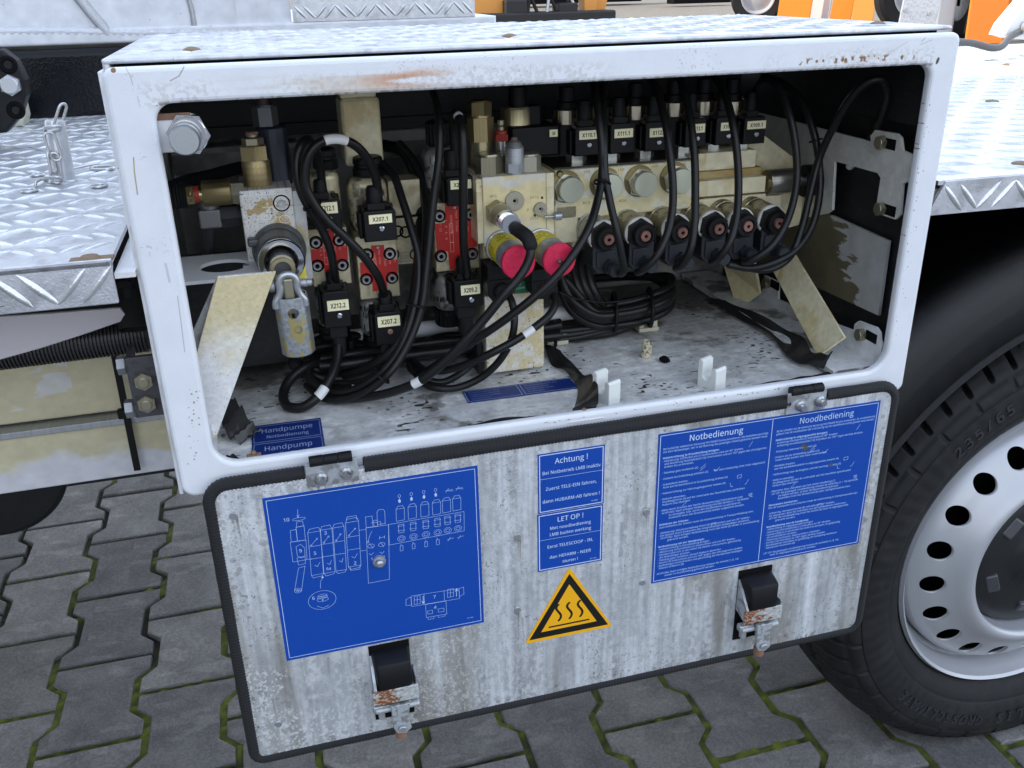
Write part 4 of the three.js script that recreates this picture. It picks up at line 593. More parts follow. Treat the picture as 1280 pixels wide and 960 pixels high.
    x.fillStyle = '#5a5238'; for (const [u, v, r] of [[0.655, 0.22, 16], [0.672, 0.235, 20], [0.66, 0.25, 12], [0.80, 0.38, 14], [0.73, 0.21, 7], [0.33, 0.30, 5]]) for (let k = 0; k < 14; k++) { x.globalAlpha = 0.6; x.beginPath(); x.arc(w * u + rr(-r, r), h * v + rr(-r, r), rr(3, r * 0.7), 0, 7); x.fill(); } x.globalAlpha = 1;
  });
  { // hot surface warning triangle
    const a = onZ(712, 711, ZF), b = onZ(657, 805, ZF), c = onZ(764, 782, ZF), x0 = b.x, x1 = c.x, y0 = (b.y + c.y) / 2, y1 = a.y, w = 512, h = 512;
    const t = ctex(w, h, null, x => {
      x.fillStyle = '#f2b012'; x.fillRect(0, 0, w, h); x.fillStyle = '#141310'; x.lineJoin = 'round'; const tri = s => { x.beginPath(); x.moveTo(w / 2, h * 0.09 + s * 1.75); x.lineTo(w - 26 - s * 1.55, h - 22 - s); x.lineTo(26 + s * 1.55, h - 22 - s); x.closePath(); }; tri(0); x.fill(); x.fillStyle = '#f2b012'; tri(44); x.fill();
      x.strokeStyle = '#141310'; x.lineWidth = 13; x.lineCap = 'round'; for (const k of [-62, 0, 62]) { x.beginPath(); x.moveTo(w / 2 + k, 262); x.bezierCurveTo(w / 2 + k - 44, 300, w / 2 + k + 46, 330, w / 2 + k + 2, 382); x.stroke(); } x.lineWidth = 11; x.lineCap = 'butt'; x.beginPath(); x.moveTo(w / 2 - 118, 420); x.lineTo(w / 2 + 118, 420); x.stroke();
    });
    const R = 0.004, s = new THREE.Shape(); const P3 = [[(x0 + x1) / 2, y1 + 0.002], [x0 - 0.001, y0], [x1 + 0.001, y0]]; const ctr = [(x0 + x1) / 2, (y1 + 2 * y0) / 3];
    P3.forEach((p, i) => { const q = P3[(i + 2) % 3], n = P3[(i + 1) % 3], d1 = [q[0] - p[0], q[1] - p[1]], d2 = [n[0] - p[0], n[1] - p[1]], l1 = Math.hypot(...d1), l2 = Math.hypot(...d2); const A = [p[0] + d1[0] / l1 * R, p[1] + d1[1] / l1 * R], B2 = [p[0] + d2[0] / l2 * R, p[1] + d2[1] / l2 * R]; i ? s.lineTo(...A) : s.moveTo(...A); s.quadraticCurveTo(p[0], p[1], ...B2); });
    mesh('sticker', planUV(ext(s, 0.0008).translate(0, 0, ZF + 0.0006), x0 - 0.001, y0, x1 - x0 + 0.002, y1 - y0 + 0.002), new THREE.MeshStandardMaterial({ map: t, roughness: 0.35 }), door, 'yellow hot surface warning triangle');
  }
  // latches
  for (const [X, Y, k] of [[0.0615, 0.4955, 0], [0.4425, 0.5005, 1]]) {
    const la = new THREE.Group(); la.name = 'latch'; la.userData.label = k ? 'rusty right latch with black button' : 'left latch with black button'; door.add(la); la.position.set(X, Y - (k ? 0.008 : 0.0065), ZF); la.scale.set(1, 0.80, 1);
    mesh('latch_plate', box(-0.0005, -0.046, 0.0006, 0.038, 0.110, 0.0012), M.blackDeep, la);
    { const s = rrect(-0.0178, -0.040, 0.0178, 0.003, 0.003); const g = new THREE.ExtrudeGeometry(s, { depth: 0.018, bevelEnabled: true, bevelSize: 0.003, bevelThickness: 0.004, bevelOffset: -0.003, bevelSegments: 4 }); const p = g.attributes.position; for (let i = 0; i < p.count; i++) { const z = p.getZ(i); p.setXYZ(i, p.getX(i) * (1 - z * 5), p.getY(i) + (p.getY(i) > -0.02 ? -z * 0.22 : z * 0.05), z); } g.computeVertexNormals(); mesh('latch_button', triUV(toCreasedNormals(clean(g), 0.7)), M.black, la); }
    const brk = [box(0.0205, -0.042, 0.011, 0.0025, 0.026, 0.021, 0.0008)].map(q => triUV(q)); mesh('latch_bracket', triUV(poly([[0.0, 0.012], [0.022, -0.020], [0.022, -0.042], [0.0, -0.036]], 0.0025).rotateY(-Math.PI / 2).translate(-0.0195, -0.014, 0.0)), M.galv, la);
    mesh('latch_bracket', brk, M.galv, la);
    const rustT = ctex(256, 128, (u, v) => { const n = fbm(k, u * 9, v * 6 + 3, 5), r = sstep(0.40, 0.55, n + (k ? 0.32 - 0.75 * u : 0.26 - 1.2 * Math.abs(u - 0.26))), w = fbm(2, u * 24, v * 12, 3), sc = sstep(0.55, 0.62, w) * r; return [mix(mix(178, 132, r), 196, sc * 0.6), mix(mix(180, 84, r), 190, sc * 0.6), mix(mix(178, 54, r), 184, sc * 0.6)].map(q => q * (0.8 + 0.4 * w)); });
    mesh('latch_front', planUV(box(0, -0.046, 0.0215, 0.043, 0.020, 0.0025, 0.0008), -0.0215, -0.056, 0.043, 0.020), new THREE.MeshStandardMaterial({ map: rustT, roughness: 0.6, metalness: 0.2 }), la);
    mesh('latch_cam', [triUV(box(-0.004, -0.069, 0.013, 0.036, 0.010, 0.008, 0.002)), triUV(poly([[-0.008, -0.060], [0.010, -0.060], [0.008, -0.085], [0.010, -0.098], [0.004, -0.104], [-0.004, -0.102], [-0.007, -0.094]], 0.005, 0.001).translate(0.002, 0, 0.024)), cyl(0.0045, 0.042, 'x', [-0.020, -0.070, 0.015]), box(-0.014, -0.078, 0.010, 0.006, 0.022, 0.006, 0.001)], std('latchZinc', { map: rep(zincT, 0.06), metalness: 0.5, roughness: 0.5 }), la);
    mesh('latch_pin', [cyl(0.0042, 0.003, 'z', [0.003, -0.094, 0.0245])], M.zinc, la); mesh('latch_foot', [cyl(0.0055, 0.012, 'y', [0.002, -0.1135, 0.018])], M.rust, la);
  }
}

// ---------------------------------------------------------------- hydraulics inside the cabinet
const labelT = s => ctex(160, 56, null, (x, w, h) => { x.fillStyle = '#fdf4c8'; x.fillRect(0, 0, w, h); x.fillStyle = '#101010'; x.font = 'bold 36px sans-serif'; x.textAlign = 'center'; x.textBaseline = 'middle'; x.fillText(s, w / 2, h / 2 + 2, w * 0.9); x.fillStyle = 'rgba(120,110,70,0.25)'; for (let i = 0; i < 40; i++) x.fillRect(rr(0, w), rr(0, h), rr(1, 5), rr(1, 3)); });
function socket(x, y, z, r = 0.0042) { return turn([[0, -0.0012], [r * 0.5, -0.0012], [r * 0.52, 0.003], [r * 0.9, 0.0034], [r, 0.0026], [r, -0.002], [0, -0.002]], 'z', 20, [x, y, z]); }
// angular black plug: housing, gland, label strip, screw. The front face lies on z.
function plug(desc, px, z, text, lab, gland, opt = {}) {
  const q = rect(...px, z), d = opt.d ?? 0.028, t = thing('cable_plug', desc, 'plug', 'angular black cable plugs', new THREE.Vector3(q.x, q.y, q.z));
  const w = q.w, h = q.h, up = gland === 'top';
  const body = poly([[-w / 2, -h / 2], [w / 2, -h / 2], [w / 2, h / 2 - 0.002], [w / 2 - 0.002, h / 2], [-w / 2 + 0.002, h / 2], [-w / 2, h / 2 - 0.002]], d, 0.0014);
  const parts = [body, box(0, 0, -d - 0.001, w * 1.10, h * 0.96, 0.006, 0.001), box(-w * 0.56, -h * 0.05, -d * 0.62, w * 0.12, h * 0.8, d * 0.6, 0.001), box(-w * 0.32, h / 2 + 0.001, -d * 0.72, w * 0.16, 0.004, d * 0.4, 0.0008), box(w * 0.32, h / 2 + 0.001, -d * 0.72, w * 0.16, 0.004, d * 0.4, 0.0008)];
  mesh('housing', triUV(merge(parts)), M.black, t);
  const gx = opt.gx ?? 0, gl = opt.gl ?? 0.014, gw = Math.min(0.0165, w * 0.52);
  if (up) mesh('gland', [box(gx, h / 2 + 0.0015, -d * 0.42, gw * 1.05, 0.009, gw * 1.05, 0.001), turn([[0, 0], [gw * 0.48, 0], [gw * 0.5, 0.001], [gw * 0.48, gl * 0.85], [gw * 0.40, gl], [0, gl]], 'y', 20, [gx, h / 2 + 0.003, -d * 0.42])], M.black, t);
  if (opt.bottom) mesh('gland', [box(gx, -h / 2 - 0.006, -d * 0.45, gw * 1.3, 0.014, gw * 1.1, 0.002), turn([[0, 0], [gw * 0.52, 0], [gw * 0.5, -0.014], [gw * 0.42, -0.022], [0, -0.022]].reverse(), 'y', 20, [gx, -h / 2 - 0.010, -d * 0.45])], M.rubber, t);
  if (lab) { const l = rect(...lab, z); mesh('label_strip', planUV(box(l.x - q.x, l.y - q.y, 0.0002, l.w, l.h, 0.0009), l.x - q.x - l.w / 2, l.y - q.y - l.h / 2, l.w, l.h), new THREE.MeshStandardMaterial({ map: labelT(text), roughness: 0.45 }), t);
    const sy = l.y - q.y - l.h / 2 - 0.0052; mesh('screw', [turn([[0, 0.0002], [0.0026, 0.0002], [0.0026, 0.0014], [0.0018, 0.002], [0, 0.002]].map(p => p), 'z', 16, [l.x - q.x + 0.0005, sy, 0]), box(l.x - q.x + 0.0005, sy, 0.0021, 0.0005, 0.004, 0.0006)], opt.rusty ? M.copper : M.chrome, t); }
  t.userData.gland = undefined; delete t.userData.gland;
  return t;
}
const engrave = (w, h, paint, base, m = {}) => new THREE.MeshStandardMaterial({ map: ctex(w, h, base, paint), roughness: 0.5, ...m });

{ // hand pump block
  const q = rect(305, 236, 371, 342, -0.12), t = thing('hand_pump', 'grey hand pump block with round socket and galvanized lever tube', 'pump');
  const gT = engrave(512, 820, (x, w, h) => {
    x.fillStyle = 'rgba(246,246,244,0.9)'; x.font = '46px monospace'; x.fillText('8-D3V-V1-TS', 40, 60); 
    x.strokeStyle = x.fillStyle = 'rgba(240,240,238,0.95)'; x.lineWidth = 5; x.font = '38px sans-serif'; x.textAlign = 'center'; x.fillText('WS', 232, 268); x.beginPath(); x.ellipse(232, 254, 50, 36, 0, 0, 7); x.stroke(); x.fillText('1V5', 410, 312); x.beginPath(); x.ellipse(410, 298, 52, 38, 0, 0, 7); x.stroke(); x.beginPath(); x.ellipse(90, 690, 34, 32, 0, 0, 7); x.stroke(); x.fillStyle = '#111'; x.beginPath(); x.arc(290, 235, 9, 0, 7); x.fill();
  }, (u, v) => { const n = fbm(0, u * 12, v * 18, 4), a = sstep(0.10, 0.06, Math.abs(v - 0.80 + 0.06 * (n - 0.5)) * (u > 0.1 && u < 0.62 ? 1 : 9)) * sstep(0.44, 0.5, fbm(2, u * 7, v * 12, 3)), b = sstep(0.16, 0.1, Math.hypot((u - 0.72) * 0.7, v - 0.60)) * sstep(0.3, 0.5, n) , d = sstep(0.8, 0.85, N[2](u * 60, v * 90)) * 0.4; let c = [206 + 16 * n, 205 + 16 * n, 200 + 14 * n]; c = c.map((k, i) => mix(k, [170, 140, 78][i], Math.max(a, b) * 0.75)); return c.map(k => k * (1 - d)); }, { metalness: 0.2 });
  mesh('block', planUV(box(q.x, q.y, q.z - 0.035, q.w, q.h, 0.07, 0.0015), q.x - q.w / 2, q.y - q.h / 2, q.w, q.h), gT, t);
  const q2 = rect(371, 238, 386, 350, -0.123); mesh('block_side', triUV(rbox(q2, 0.05, 0.001)), M.greyBlock, t);
  { const p = onZ(352, 254, -0.12); mesh('port_plug', socket(p.x, p.y, -0.1195, 0.0036), M.steel, t); mesh('port_ring', new THREE.TorusGeometry(0.0068, 0.0006, 8, 36).translate(p.x, p.y, -0.1198), M.blackDeep, t); }
  { const p = onZ(322, 336, -0.12); mesh('screw', [hex(0.006, 0.008, 'x', [p.x - 0.012, p.y, -0.118])], M.zinc, t); }
  // socket, splined shaft, joint, tube
  const s = onZ(349, 311, -0.12), A = [s.x, s.y, -0.12];
  mesh('socket_body', [turn([[0, 0], [0.0235, 0], [0.0235, 0.006], [0.0208, 0.008], [0.0208, 0.036], [0.018, 0.039]], 'z', 40, A), box(A[0] - 0.021, A[1] + 0.010, -0.113, 0.010, 0.007, 0.012, 0.002)], std('darkSteel', { map: rep(grimeT([104, 106, 106], [60, 60, 60], 0.9, 14, 0.02), 0.04), metalness: 0.7, roughness: 0.45 }), t);
  mesh('socket_ring', turn([[0.0134, 0.030], [0.0186, 0.030], [0.0196, 0.0312], [0.0196, 0.0430], [0.0188, 0.0442], [0.0144, 0.0442], [0.0134, 0.0430], [0.0134, 0.0]], 'z', 44, A), M.chrome, t);
  mesh('shaft', [turn([[0, 0.02], [0.0098, 0.02], [0.0098, 0.066], [0, 0.066]], 'z', 36, A), ...Array.from({ length: 22 }, (_, i) => { const a = i / 22 * Math.PI * 2; return box(A[0] + 0.0098 * Math.cos(a), A[1] + 0.0098 * Math.sin(a), A[2] + 0.050, 0.0011, 0.0011, 0.016); })], M.darkSteel, t);
  mesh('shaft_end', turn([[0.0070, 0.0655], [0.0070, 0.0690], [0.0098, 0.0690], [0.0106, 0.068], [0.0106, 0.061], [0.0095, 0.060], [0, 0.060]], 'z', 32, A), M.gold, t);
  const fz = -0.046, f0 = onZ(360, 354, fz), te = onZ(367, 440, fz), tt = onZ(364, 368, fz);
  // forked clevis
  const cl = [[-0.0135, -0.014], [-0.0132, -0.008], [-0.0095, -0.002], [-0.0078, 0.004], [-0.0080, 0.010], [-0.0056, 0.0155], [0, 0.0175], [0.0056, 0.0155], [0.0080, 0.010], [0.0078, 0.004], [0.0095, -0.002], [0.0132, -0.008], [0.0135, -0.014]].map(p => new THREE.Vector3(f0.x + p[0] * 0.88, f0.y + p[1] * 0.88 - 0.005, fz + 0.010));
  mesh('clevis', [tube(cl, 0.0030, 80, 12)], M.zincBright, t); mesh('clevis_pin', [cyl(0.0052, 0.005, 'x', [f0.x - 0.0155, f0.y, fz + 0.003]), cyl(0.0036, 0.026, 'x', [f0.x - 0.011, f0.y, fz + 0.003]), cyl(0.0030, 0.005, 'x', [f0.x + 0.0145, f0.y, fz + 0.003])], M.zinc, t);
  mesh('clevis_core', box(f0.x, f0.y - 0.003, fz + 0.006, 0.009, 0.020, 0.010, 0.002), M.nickel, t);
  const tubeT = engrave(256, 512, null, (u, v) => { const n = fbm(1, u * 20, v * 24, 4), y = sstep(0.5, 0.56, fbm(3, u * 9 + 2, v * 7, 4)) * (v < 0.72 ? 1 : 0) * (u > 0.08 && u < 0.9 ? 1 : 0); const b = 150 + 60 * (n - 0.4); return [mix(b, 176, y), mix(b + 4, 164, y), mix(b + 6, 112, y)]; }, { metalness: 0.65, roughness: 0.4 });
  const R = 0.0140, top = tt.y + 0.001, L = top - te.y;
  const tg = new THREE.CylinderGeometry(R * 0.97, R, L, 40, 1, true).translate(0, -L / 2, 0);
  const ta = new Evaluator(); ta.useGroups = false;
  const solid = new Brush(clean(turn([[0.0125, 0], [R * 0.95, 0], [R, -0.002], [R, -L + 0.001], [R - 0.001, -L], [0.0125, -L], [0.0125, 0]], 'y', 48))); solid.updateMatrixWorld();
  const hb = new Brush(mergeGeometries([new THREE.CylinderGeometry(0.0046, 0.0046, 0.03, 20).rotateX(Math.PI / 2).translate(0, -0.0125, 0.016), new THREE.CylinderGeometry(0.0034, 0.0034, 0.007, 20).rotateX(Math.PI / 2).translate(0.002, -0.027, 0.0165)])); hb.updateMatrixWorld();
  const tubeG = toCreasedNormals(clean(ta.evaluate(solid, hb, SUBTRACTION).geometry), 0.6);
  { const p = tubeG.attributes.position, uv = tubeG.attributes.uv; for (let i = 0; i < p.count; i++) uv.setXY(i, 0.5 + Math.atan2(p.getX(i), p.getZ(i)) / 3.2, 1 + p.getY(i) / L); }
  const lt = mesh('lever_tube', tubeG, tubeT, t); lt.position.set(f0.x + 0.0005, top, fz + 0.002); lt.rotation.set(0.03, 0, 0.03);
  mesh('yellow_tab', triUV(box(onZ(377, 350, -0.075).x, onZ(377, 350, -0.075).y, -0.085, 0.010, 0.018, 0.002, 0.0006)), M.yellowTab, t);
}
{ // fittings on and beside the pump block
  const a = rect(305, 200, 338, 238, -0.142), t = thing('pressure_valve', 'tall brass relief valve standing on the grey hand pump block', 'valve');
  const by = a.y - a.h / 2 - 0.001;
  mesh('body', [turn([[0, 0], [0.0108, 0], [0.0118, 0.002], [0.0122, 0.006], [0.0122, 0.026], [0.0116, 0.028], [0, 0.028]], 'y', 32, [a.x, by, a.z])], std('brassWorn', { map: rep(grimeT([150, 126, 66], [198, 204, 204], 0.95, 9, 0.012), 0.045), metalness: 0.7, roughness: 0.4 }), t);
  mesh('nut', [hex(0.0125, 0.012, 'y', [a.x - 0.0005, by + 0.028, a.z])], M.brass, t);
  mesh('lock_nut', [hex(0.0095, 0.006, 'y', [a.x, by + 0.0405, a.z], 0.4), cyl(0.005, 0.004, 'y', [a.x, by + 0.047, a.z])], M.nickel, t);
  mesh('cap', cyl(0.0055, 0.003, 'y', [a.x, by + 0.049, a.z]), M.rust, t);
  const s = thing('pressure_sensor', 'dark cylindrical sensor with cable behind the brass relief valve', 'sensor'); const p = onZ(348, 232, -0.165);
  mesh('body', turn([[0, 0], [0.0135, 0], [0.0135, 0.052], [0.012, 0.054], [0, 0.054]], 'y', 28, [p.x, p.y, p.z]), std('navy', { c: [0.012, 0.016, 0.030], roughness: 0.4 }), s);
  mesh('nut', [hex(0.0112, 0.016, 'y', [p.x - 0.004, p.y + 0.054, p.z], 0.5)], std('gunmetal', { c: [0.10, 0.11, 0.115], metalness: 0.6, roughness: 0.4 }), s);
  mesh('strain_relief', turn([[0, 0], [0.007, 0], [0.006, 0.016], [0, 0.016]], 'y', 20, [p.x - 0.005, p.y + 0.071, p.z]), std('maroon', { c: [0.03, 0.012, 0.014], roughness: 0.5 }), s);
  const c0 = [p.x - 0.005, p.y + 0.085, p.z]; mesh('lead', tube([new THREE.Vector3(...c0), new THREE.Vector3(c0[0] + 0.002, c0[1] + 0.012, c0[2]), new THREE.Vector3(c0[0] + 0.02, c0[1] + 0.02, c0[2] - 0.02), new THREE.Vector3(c0[0] + 0.07, c0[1] + 0.018, c0[2] - 0.06)], 0.0045, 40), M.cable, s);
  // hose fitting running left
  const f = thing('hose_fitting', 'horizontal brass hose coupling screwed into the left of the pump block', 'fitting'), fy = onZ(270, 241, -0.13), X = x => onZ(x, 241, -0.13).x;
  mesh('sleeve', [turn([[0, X(253)], [0.0105, X(253)], [0.0112, X(255)], [0.0112, X(288)], [0.0102, X(290)], [0, X(290)]], 'x', 28, [0, fy.y, fy.z])], M.brassDark, f);
  mesh('nut', [hex(0.0102, X(305) - X(290), 'x', [X(290), fy.y - 0.001, fy.z])], M.nickel, f);
  mesh('collar', [hex(0.0085, 0.006, 'x', [X(233), fy.y, fy.z]), turn([[0, X(238)], [0.008, X(238)], [0.0065, X(242)], [0.0065, X(253)], [0, X(253)]], 'x', 22, [0, fy.y, fy.z])], M.brass, f);
  mesh('ring', turn([[0, X(243)], [0.0074, X(243)], [0.0074, X(249)], [0, X(249)]], 'x', 22, [0, fy.y, fy.z]), M.red, f);
  const rib = []; for (let i = 0; i < 7; i++) rib.push([0.0118, X(206) + i * 0.0026], [0.0105, X(206) + i * 0.0026 + 0.0013]); mesh('hose_end', [turn([[0, X(206)], ...rib, [0.0115, X(232)], [0, X(232)]], 'x', 26, [0, fy.y, fy.z])], M.rubber, f);
  mesh('hose', [tube([[206, 238, -0.14], [230, 228, -0.17], [262, 220, -0.2], [300, 210, -0.22], [330, 208, -0.25]].map(q => onZ(...q)), 0.006, 50)], M.rubber, f);
  const e = thing('elbow_fitting', 'dark steel elbow with two nuts below the brass hose coupling', 'fitting'), E = (x, y) => onZ(x, y, -0.135);
  mesh('elbow', [box(E(263, 274).x, E(263, 274).y, -0.143, 0.019, 0.017, 0.018, 0.002), cyl(0.0085, 0.012, 'y', [E(262, 262).x, E(262, 266).y, -0.143])], std('oxide', { c: [0.17, 0.17, 0.17], metalness: 0.55, roughness: 0.42 }), e);
  mesh('nut', [hex(0.0105, 0.014, 'x', [E(277, 273).x, E(277, 273).y, -0.143])], std('oxideDark', { c: [0.035, 0.036, 0.038], metalness: 0.4, roughness: 0.45 }), e);
  mesh('nut', [hex(0.0095, 0.007, 'x', [E(298, 272).x, E(298, 272).y, -0.143])], M.oxideDark, e);
  mesh('pipe', tube([[262, 282, -0.143], [262, 300, -0.15], [258, 330, -0.2]].map(q => onZ(...q)), 0.005, 24), M.oxideDark, e);
}
// red plated directional valves, each with an upper and a lower coil
function redPlate(q, shape, seed0, txt) {
  return { map: ctex(320, 420, (u, v) => { const n = fbm(seed0, u * 12, v * 16, 4), s = N[1](u * 90, v * 120) > 0.93 ? 0.7 : 1; return [186 * s * (0.92 + 0.16 * n), 34 * s, 26 * s]; }, (x, w, h) => { x.save(); x.translate(w / 2, h / 2); x.rotate(Math.PI / 2); x.fillStyle = x.strokeStyle = 'rgba(238,196,186,0.8)'; x.font = '21px monospace'; ['D4-WE6-N10', '24VDC 30W', txt + ' 0608', 'Pmax 315bar', 'HYDRAULIK', 'T  P  A  B', 'Nr 4471-22'].forEach((s, i) => x.fillText(s, -h * 0.40 + (i % 3) * 26, -w * 0.40 + i * 42)); x.lineWidth = 3; x.strokeRect(-30, 22, 60, 26); x.strokeRect(-90, 22, 60, 26); x.strokeRect(30, 22, 60, 26); x.beginPath(); x.moveTo(-90, 48); x.lineTo(-30, 22); x.stroke(); x.restore(); }) };
}
function directional(desc, o) {
  const t = thing('directional_valve', desc, 'valve', 'red plated directional valves'), q = rect(...o.body, o.z);
  mesh('valve_body', triUV(rbox(q, 0.05, 0.0012)), o.mat ?? M.nickelBody, t);
  const pl = o.plate.map(p => { const v = onZ(p[0], p[1], o.z); return [v.x, v.y]; });
  const xs = pl.map(p => p[0]), ys = pl.map(p => p[1]), b = [Math.min(...xs), Math.min(...ys), Math.max(...xs), Math.max(...ys)];
  mesh('name_plate', planUV(poly(pl, 0.0008).translate(0, 0, o.z + 0.0009), b[0], b[1], b[2] - b[0], b[3] - b[1]), new THREE.MeshStandardMaterial({ ...redPlate(q, 0, o.n, o.txt), roughness: 0.42 }), t);
  for (const p of o.bolts) { const v = onZ(p[0], p[1], o.z); const g = new THREE.Group(); g.name = 'bolt'; t.add(g); mesh('bolt_recess', turn([[0, 0], [0.0062, 0], [0.0062, 0.0011], [0, 0.0011]], 'z', 20, [v.x, v.y, v.z - 0.0002]), M.blackDeep, g); mesh('bolt_head', socket(v.x - 0.0004, v.y + 0.0006, v.z + 0.0020, 0.0043), M.boltDark ?? std('boltDark', { c: [0.40, 0.40, 0.40], metalness: 0.9, roughness: 0.35 }), g); mesh('bolt_socket', cyl(0.0019, 0.0006, 'z', [v.x - 0.0004, v.y + 0.0006, v.z + 0.0038], 0.0002, 6), M.blackDeep, g); }
  if (o.rivets) for (const p of o.rivets) { const v = onZ(p[0], p[1], o.z); mesh('rivet', turn([[0, 0.0006], [0.0017, 0.0006], [0.0012, 0.0018], [0, 0.002]], 'z', 12, [v.x, v.y, v.z]), M.zincBright, t); }
  for (const c of o.coils) {
    const r = rect(...c.px, c.z), g = [new RoundedBoxGeometry(r.w, r.h, r.w * 0.98, 5, r.w * 0.32).translate(r.x, r.y, r.z - r.w / 2)];
    mesh('coil', triUV(merge(g)), c.m ?? M.coilZinc, t, c.label);
    if (c.nut) { const n = rect(...c.nut, c.z), R = n.w / 2, y0 = n.y - n.h / 2, rb = []; if (c.ribs) for (let i = 0; i < 18; i++) { const a = i / 18 * Math.PI * 2; rb.push(box(n.x + R * 0.98 * Math.cos(a), n.y, r.z - r.w / 2 + R * 0.98 * Math.sin(a), 0.0022, n.h * 0.86, 0.0022, 0.0006)); }
      mesh('coil_nut', [turn([[0, y0], [R * 0.96, y0], [R, y0 + 0.001], [R, y0 + n.h * 0.42], [R * 0.9, y0 + n.h * 0.5], [R * 0.9, y0 + n.h * 0.62], [R * 0.97, y0 + n.h * 0.68], [R * 0.94, y0 + n.h * 0.92], [R * 0.8, y0 + n.h], [0, y0 + n.h]], 'y', 32, [n.x, 0, r.z - r.w / 2]), ...rb], M.black, t);
      if (c.ring) mesh('coil_ring', turn([[0, 0], [R * 0.86, 0], [R * 0.86, 0.004], [0, 0.004]], 'y', 28, [n.x, y0 - 0.0035, r.z - r.w / 2]), M.copper, t); }
  }
  return t;
}
std('nickelBody', { map: rep(grimeT([200, 190, 158], [158, 146, 114], 0.8, 8, 0.004), 0.09), metalness: 0.45, roughness: 0.42 });
std('coilZinc', { map: rep(grimeT([176, 176, 170], [66, 66, 62], 1.0, 12, 0.03), 0.08), metalness: 0.6, roughness: 0.42 });
std('coilCream', { map: rep(grimeT([214, 204, 168], [78, 74, 66], 0.9, 9, 0.02), 0.10), metalness: 0.4, roughness: 0.4 });
directional('red plated valve beside the grey hand pump, between plugs X212.1 and X212.2', { z: -0.155, body: [388, 285, 437, 357], n: 1, txt: '212', plate: [[403, 288], [417, 286], [419, 307], [434, 306], [435, 325], [421, 326], [422, 346], [407, 347], [404, 329], [390, 330], [389, 312], [403, 310]],
  bolts: [[395, 303], [424, 300], [397, 332], [428, 331]], rivets: [[413, 343]], coils: [{ px: [388, 213, 427, 286], z: -0.165, m: M.coilCream, nut: [392, 188, 424, 214] }, { px: [396, 356, 436, 412], z: -0.16, nut: [400, 410, 432, 428] }] });
directional('red plated valve between plugs X207.1 and X207.2', { z: -0.150, body: [447, 294, 498, 373], n: 2, txt: '207', plate: [[464, 307], [480, 306], [481, 325], [497, 324], [497, 342], [483, 343], [484, 362], [466, 364], [465, 346], [451, 347], [450, 328], [464, 326]],
  bolts: [[459, 318], [487, 317], [458, 349], [490, 347]], rivets: [[472, 309], [475, 359]], coils: [{ px: [438, 222, 487, 296], z: -0.158, m: M.coilCream, nut: [443, 199, 483, 224], ring: 1, label: 'coil with chipped dark side' }, { px: [452, 373, 496, 424], z: -0.155, nut: [456, 422, 490, 436] }] });
directional('red plated valve between plugs X209.1 and X209.2, left of the cream pedestal block', { z: -0.150, body: [543, 252, 598, 338], n: 3, txt: '209', plate: [[556, 256], [575, 254], [583, 260], [583, 276], [594, 276], [596, 308], [581, 310], [580, 336], [562, 337], [560, 314], [546, 314], [543, 280], [556, 278]],
  bolts: [[549, 270], [588, 268], [551, 320], [590, 317]], rivets: [[568, 259], [571, 333]], coils: [{ px: [534, 184, 586, 252], z: -0.165, nut: [538, 154, 567, 185], ribs: 1 }, { px: [544, 338, 598, 393], z: -0.158, nut: [550, 391, 584, 413], ribs: 1 }] });
plug('plug with strip X212.1 above the red plated valve nearest the hand pump', [394, 250, 427, 287], -0.135, 'X212.1', [397, 253, 422, 267], 'top', { gx: -0.004 });
plug('plug with strip X212.2 below the red plated valve nearest the hand pump', [404, 364, 438, 410], -0.125, 'X212.2', [409, 375, 436, 388], 'top', { bottom: 1 });
plug('plug with strip X207.1 on the upper coil beside the cream square tube', [455, 263, 496, 302], -0.118, 'X207.1', [461, 268, 490, 279], 'top', { gx: -0.002, gl: 0.017 });
plug('plug with rusty screw and strip X207.2 under the middle red plate', [469, 390, 504, 431], -0.120, 'X207.2', [472, 395, 500, 408], 'top', { bottom: 1, rusty: 1 });
plug('plug with a half hidden strip behind a hanging cable, left of the brass fittings', [559, 221, 593, 257], -0.135, 'X209.1', [563, 225, 589, 236], 'top', { gx: -0.006, gl: 0.02 });
plug('plug with strip X209.2 just left of the yellow banded cartridges', [568, 350, 604, 384], -0.122, 'X209.2', [576, 356, 600, 368], 'top', { gx: -0.002, bottom: 1, gl: 0.017 });

{ // sub plate behind the middle valves
  const t = thing('sub_plate', 'cream ported sub plate between the middle and right red plated valves', 'plate'), q = rect(485, 270, 536, 330, -0.165), u = rect(486, 225, 526, 271, -0.17);
  mesh('plate', [triUV(rbox(q, 0.03, 0.001)), triUV(rbox(u, 0.03, 0.001))], M.nickelBody, t);
  const pr = []; for (const [x, y, r] of [[507, 290, 0.0052], [492, 318, 0.005], [519, 318, 0.005], [523, 287, 0.005], [497, 289, 0.005]]) { const p = onZ(x, y, -0.165); pr.push(new THREE.TorusGeometry(r, 0.0009, 8, 24).translate(p.x, p.y, p.z)); } mesh('port_ring', pr, M.blackDeep, t);
  const p = onZ(508, 321, -0.1647); mesh('stamp', planUV(box(p.x, p.y, p.z, 0.026, 0.011, 0.0006), p.x - 0.013, p.y - 0.0055, 0.026, 0.011), engrave(160, 68, (x, w, h) => { x.strokeStyle = x.fillStyle = '#8a8164'; x.lineWidth = 3; x.beginPath(); x.ellipse(w / 2, h / 2, 72, 28, 0, 0, 7); x.stroke(); x.font = '36px sans-serif'; x.textAlign = 'center'; x.fillText('070A', w / 2, h / 2 + 13); }, () => [168, 160, 134]), t);
  mesh('joint', box(q.x, q.y + q.h / 2, -0.1645, q.w, 0.002, 0.002), M.blackDeep, t);
}
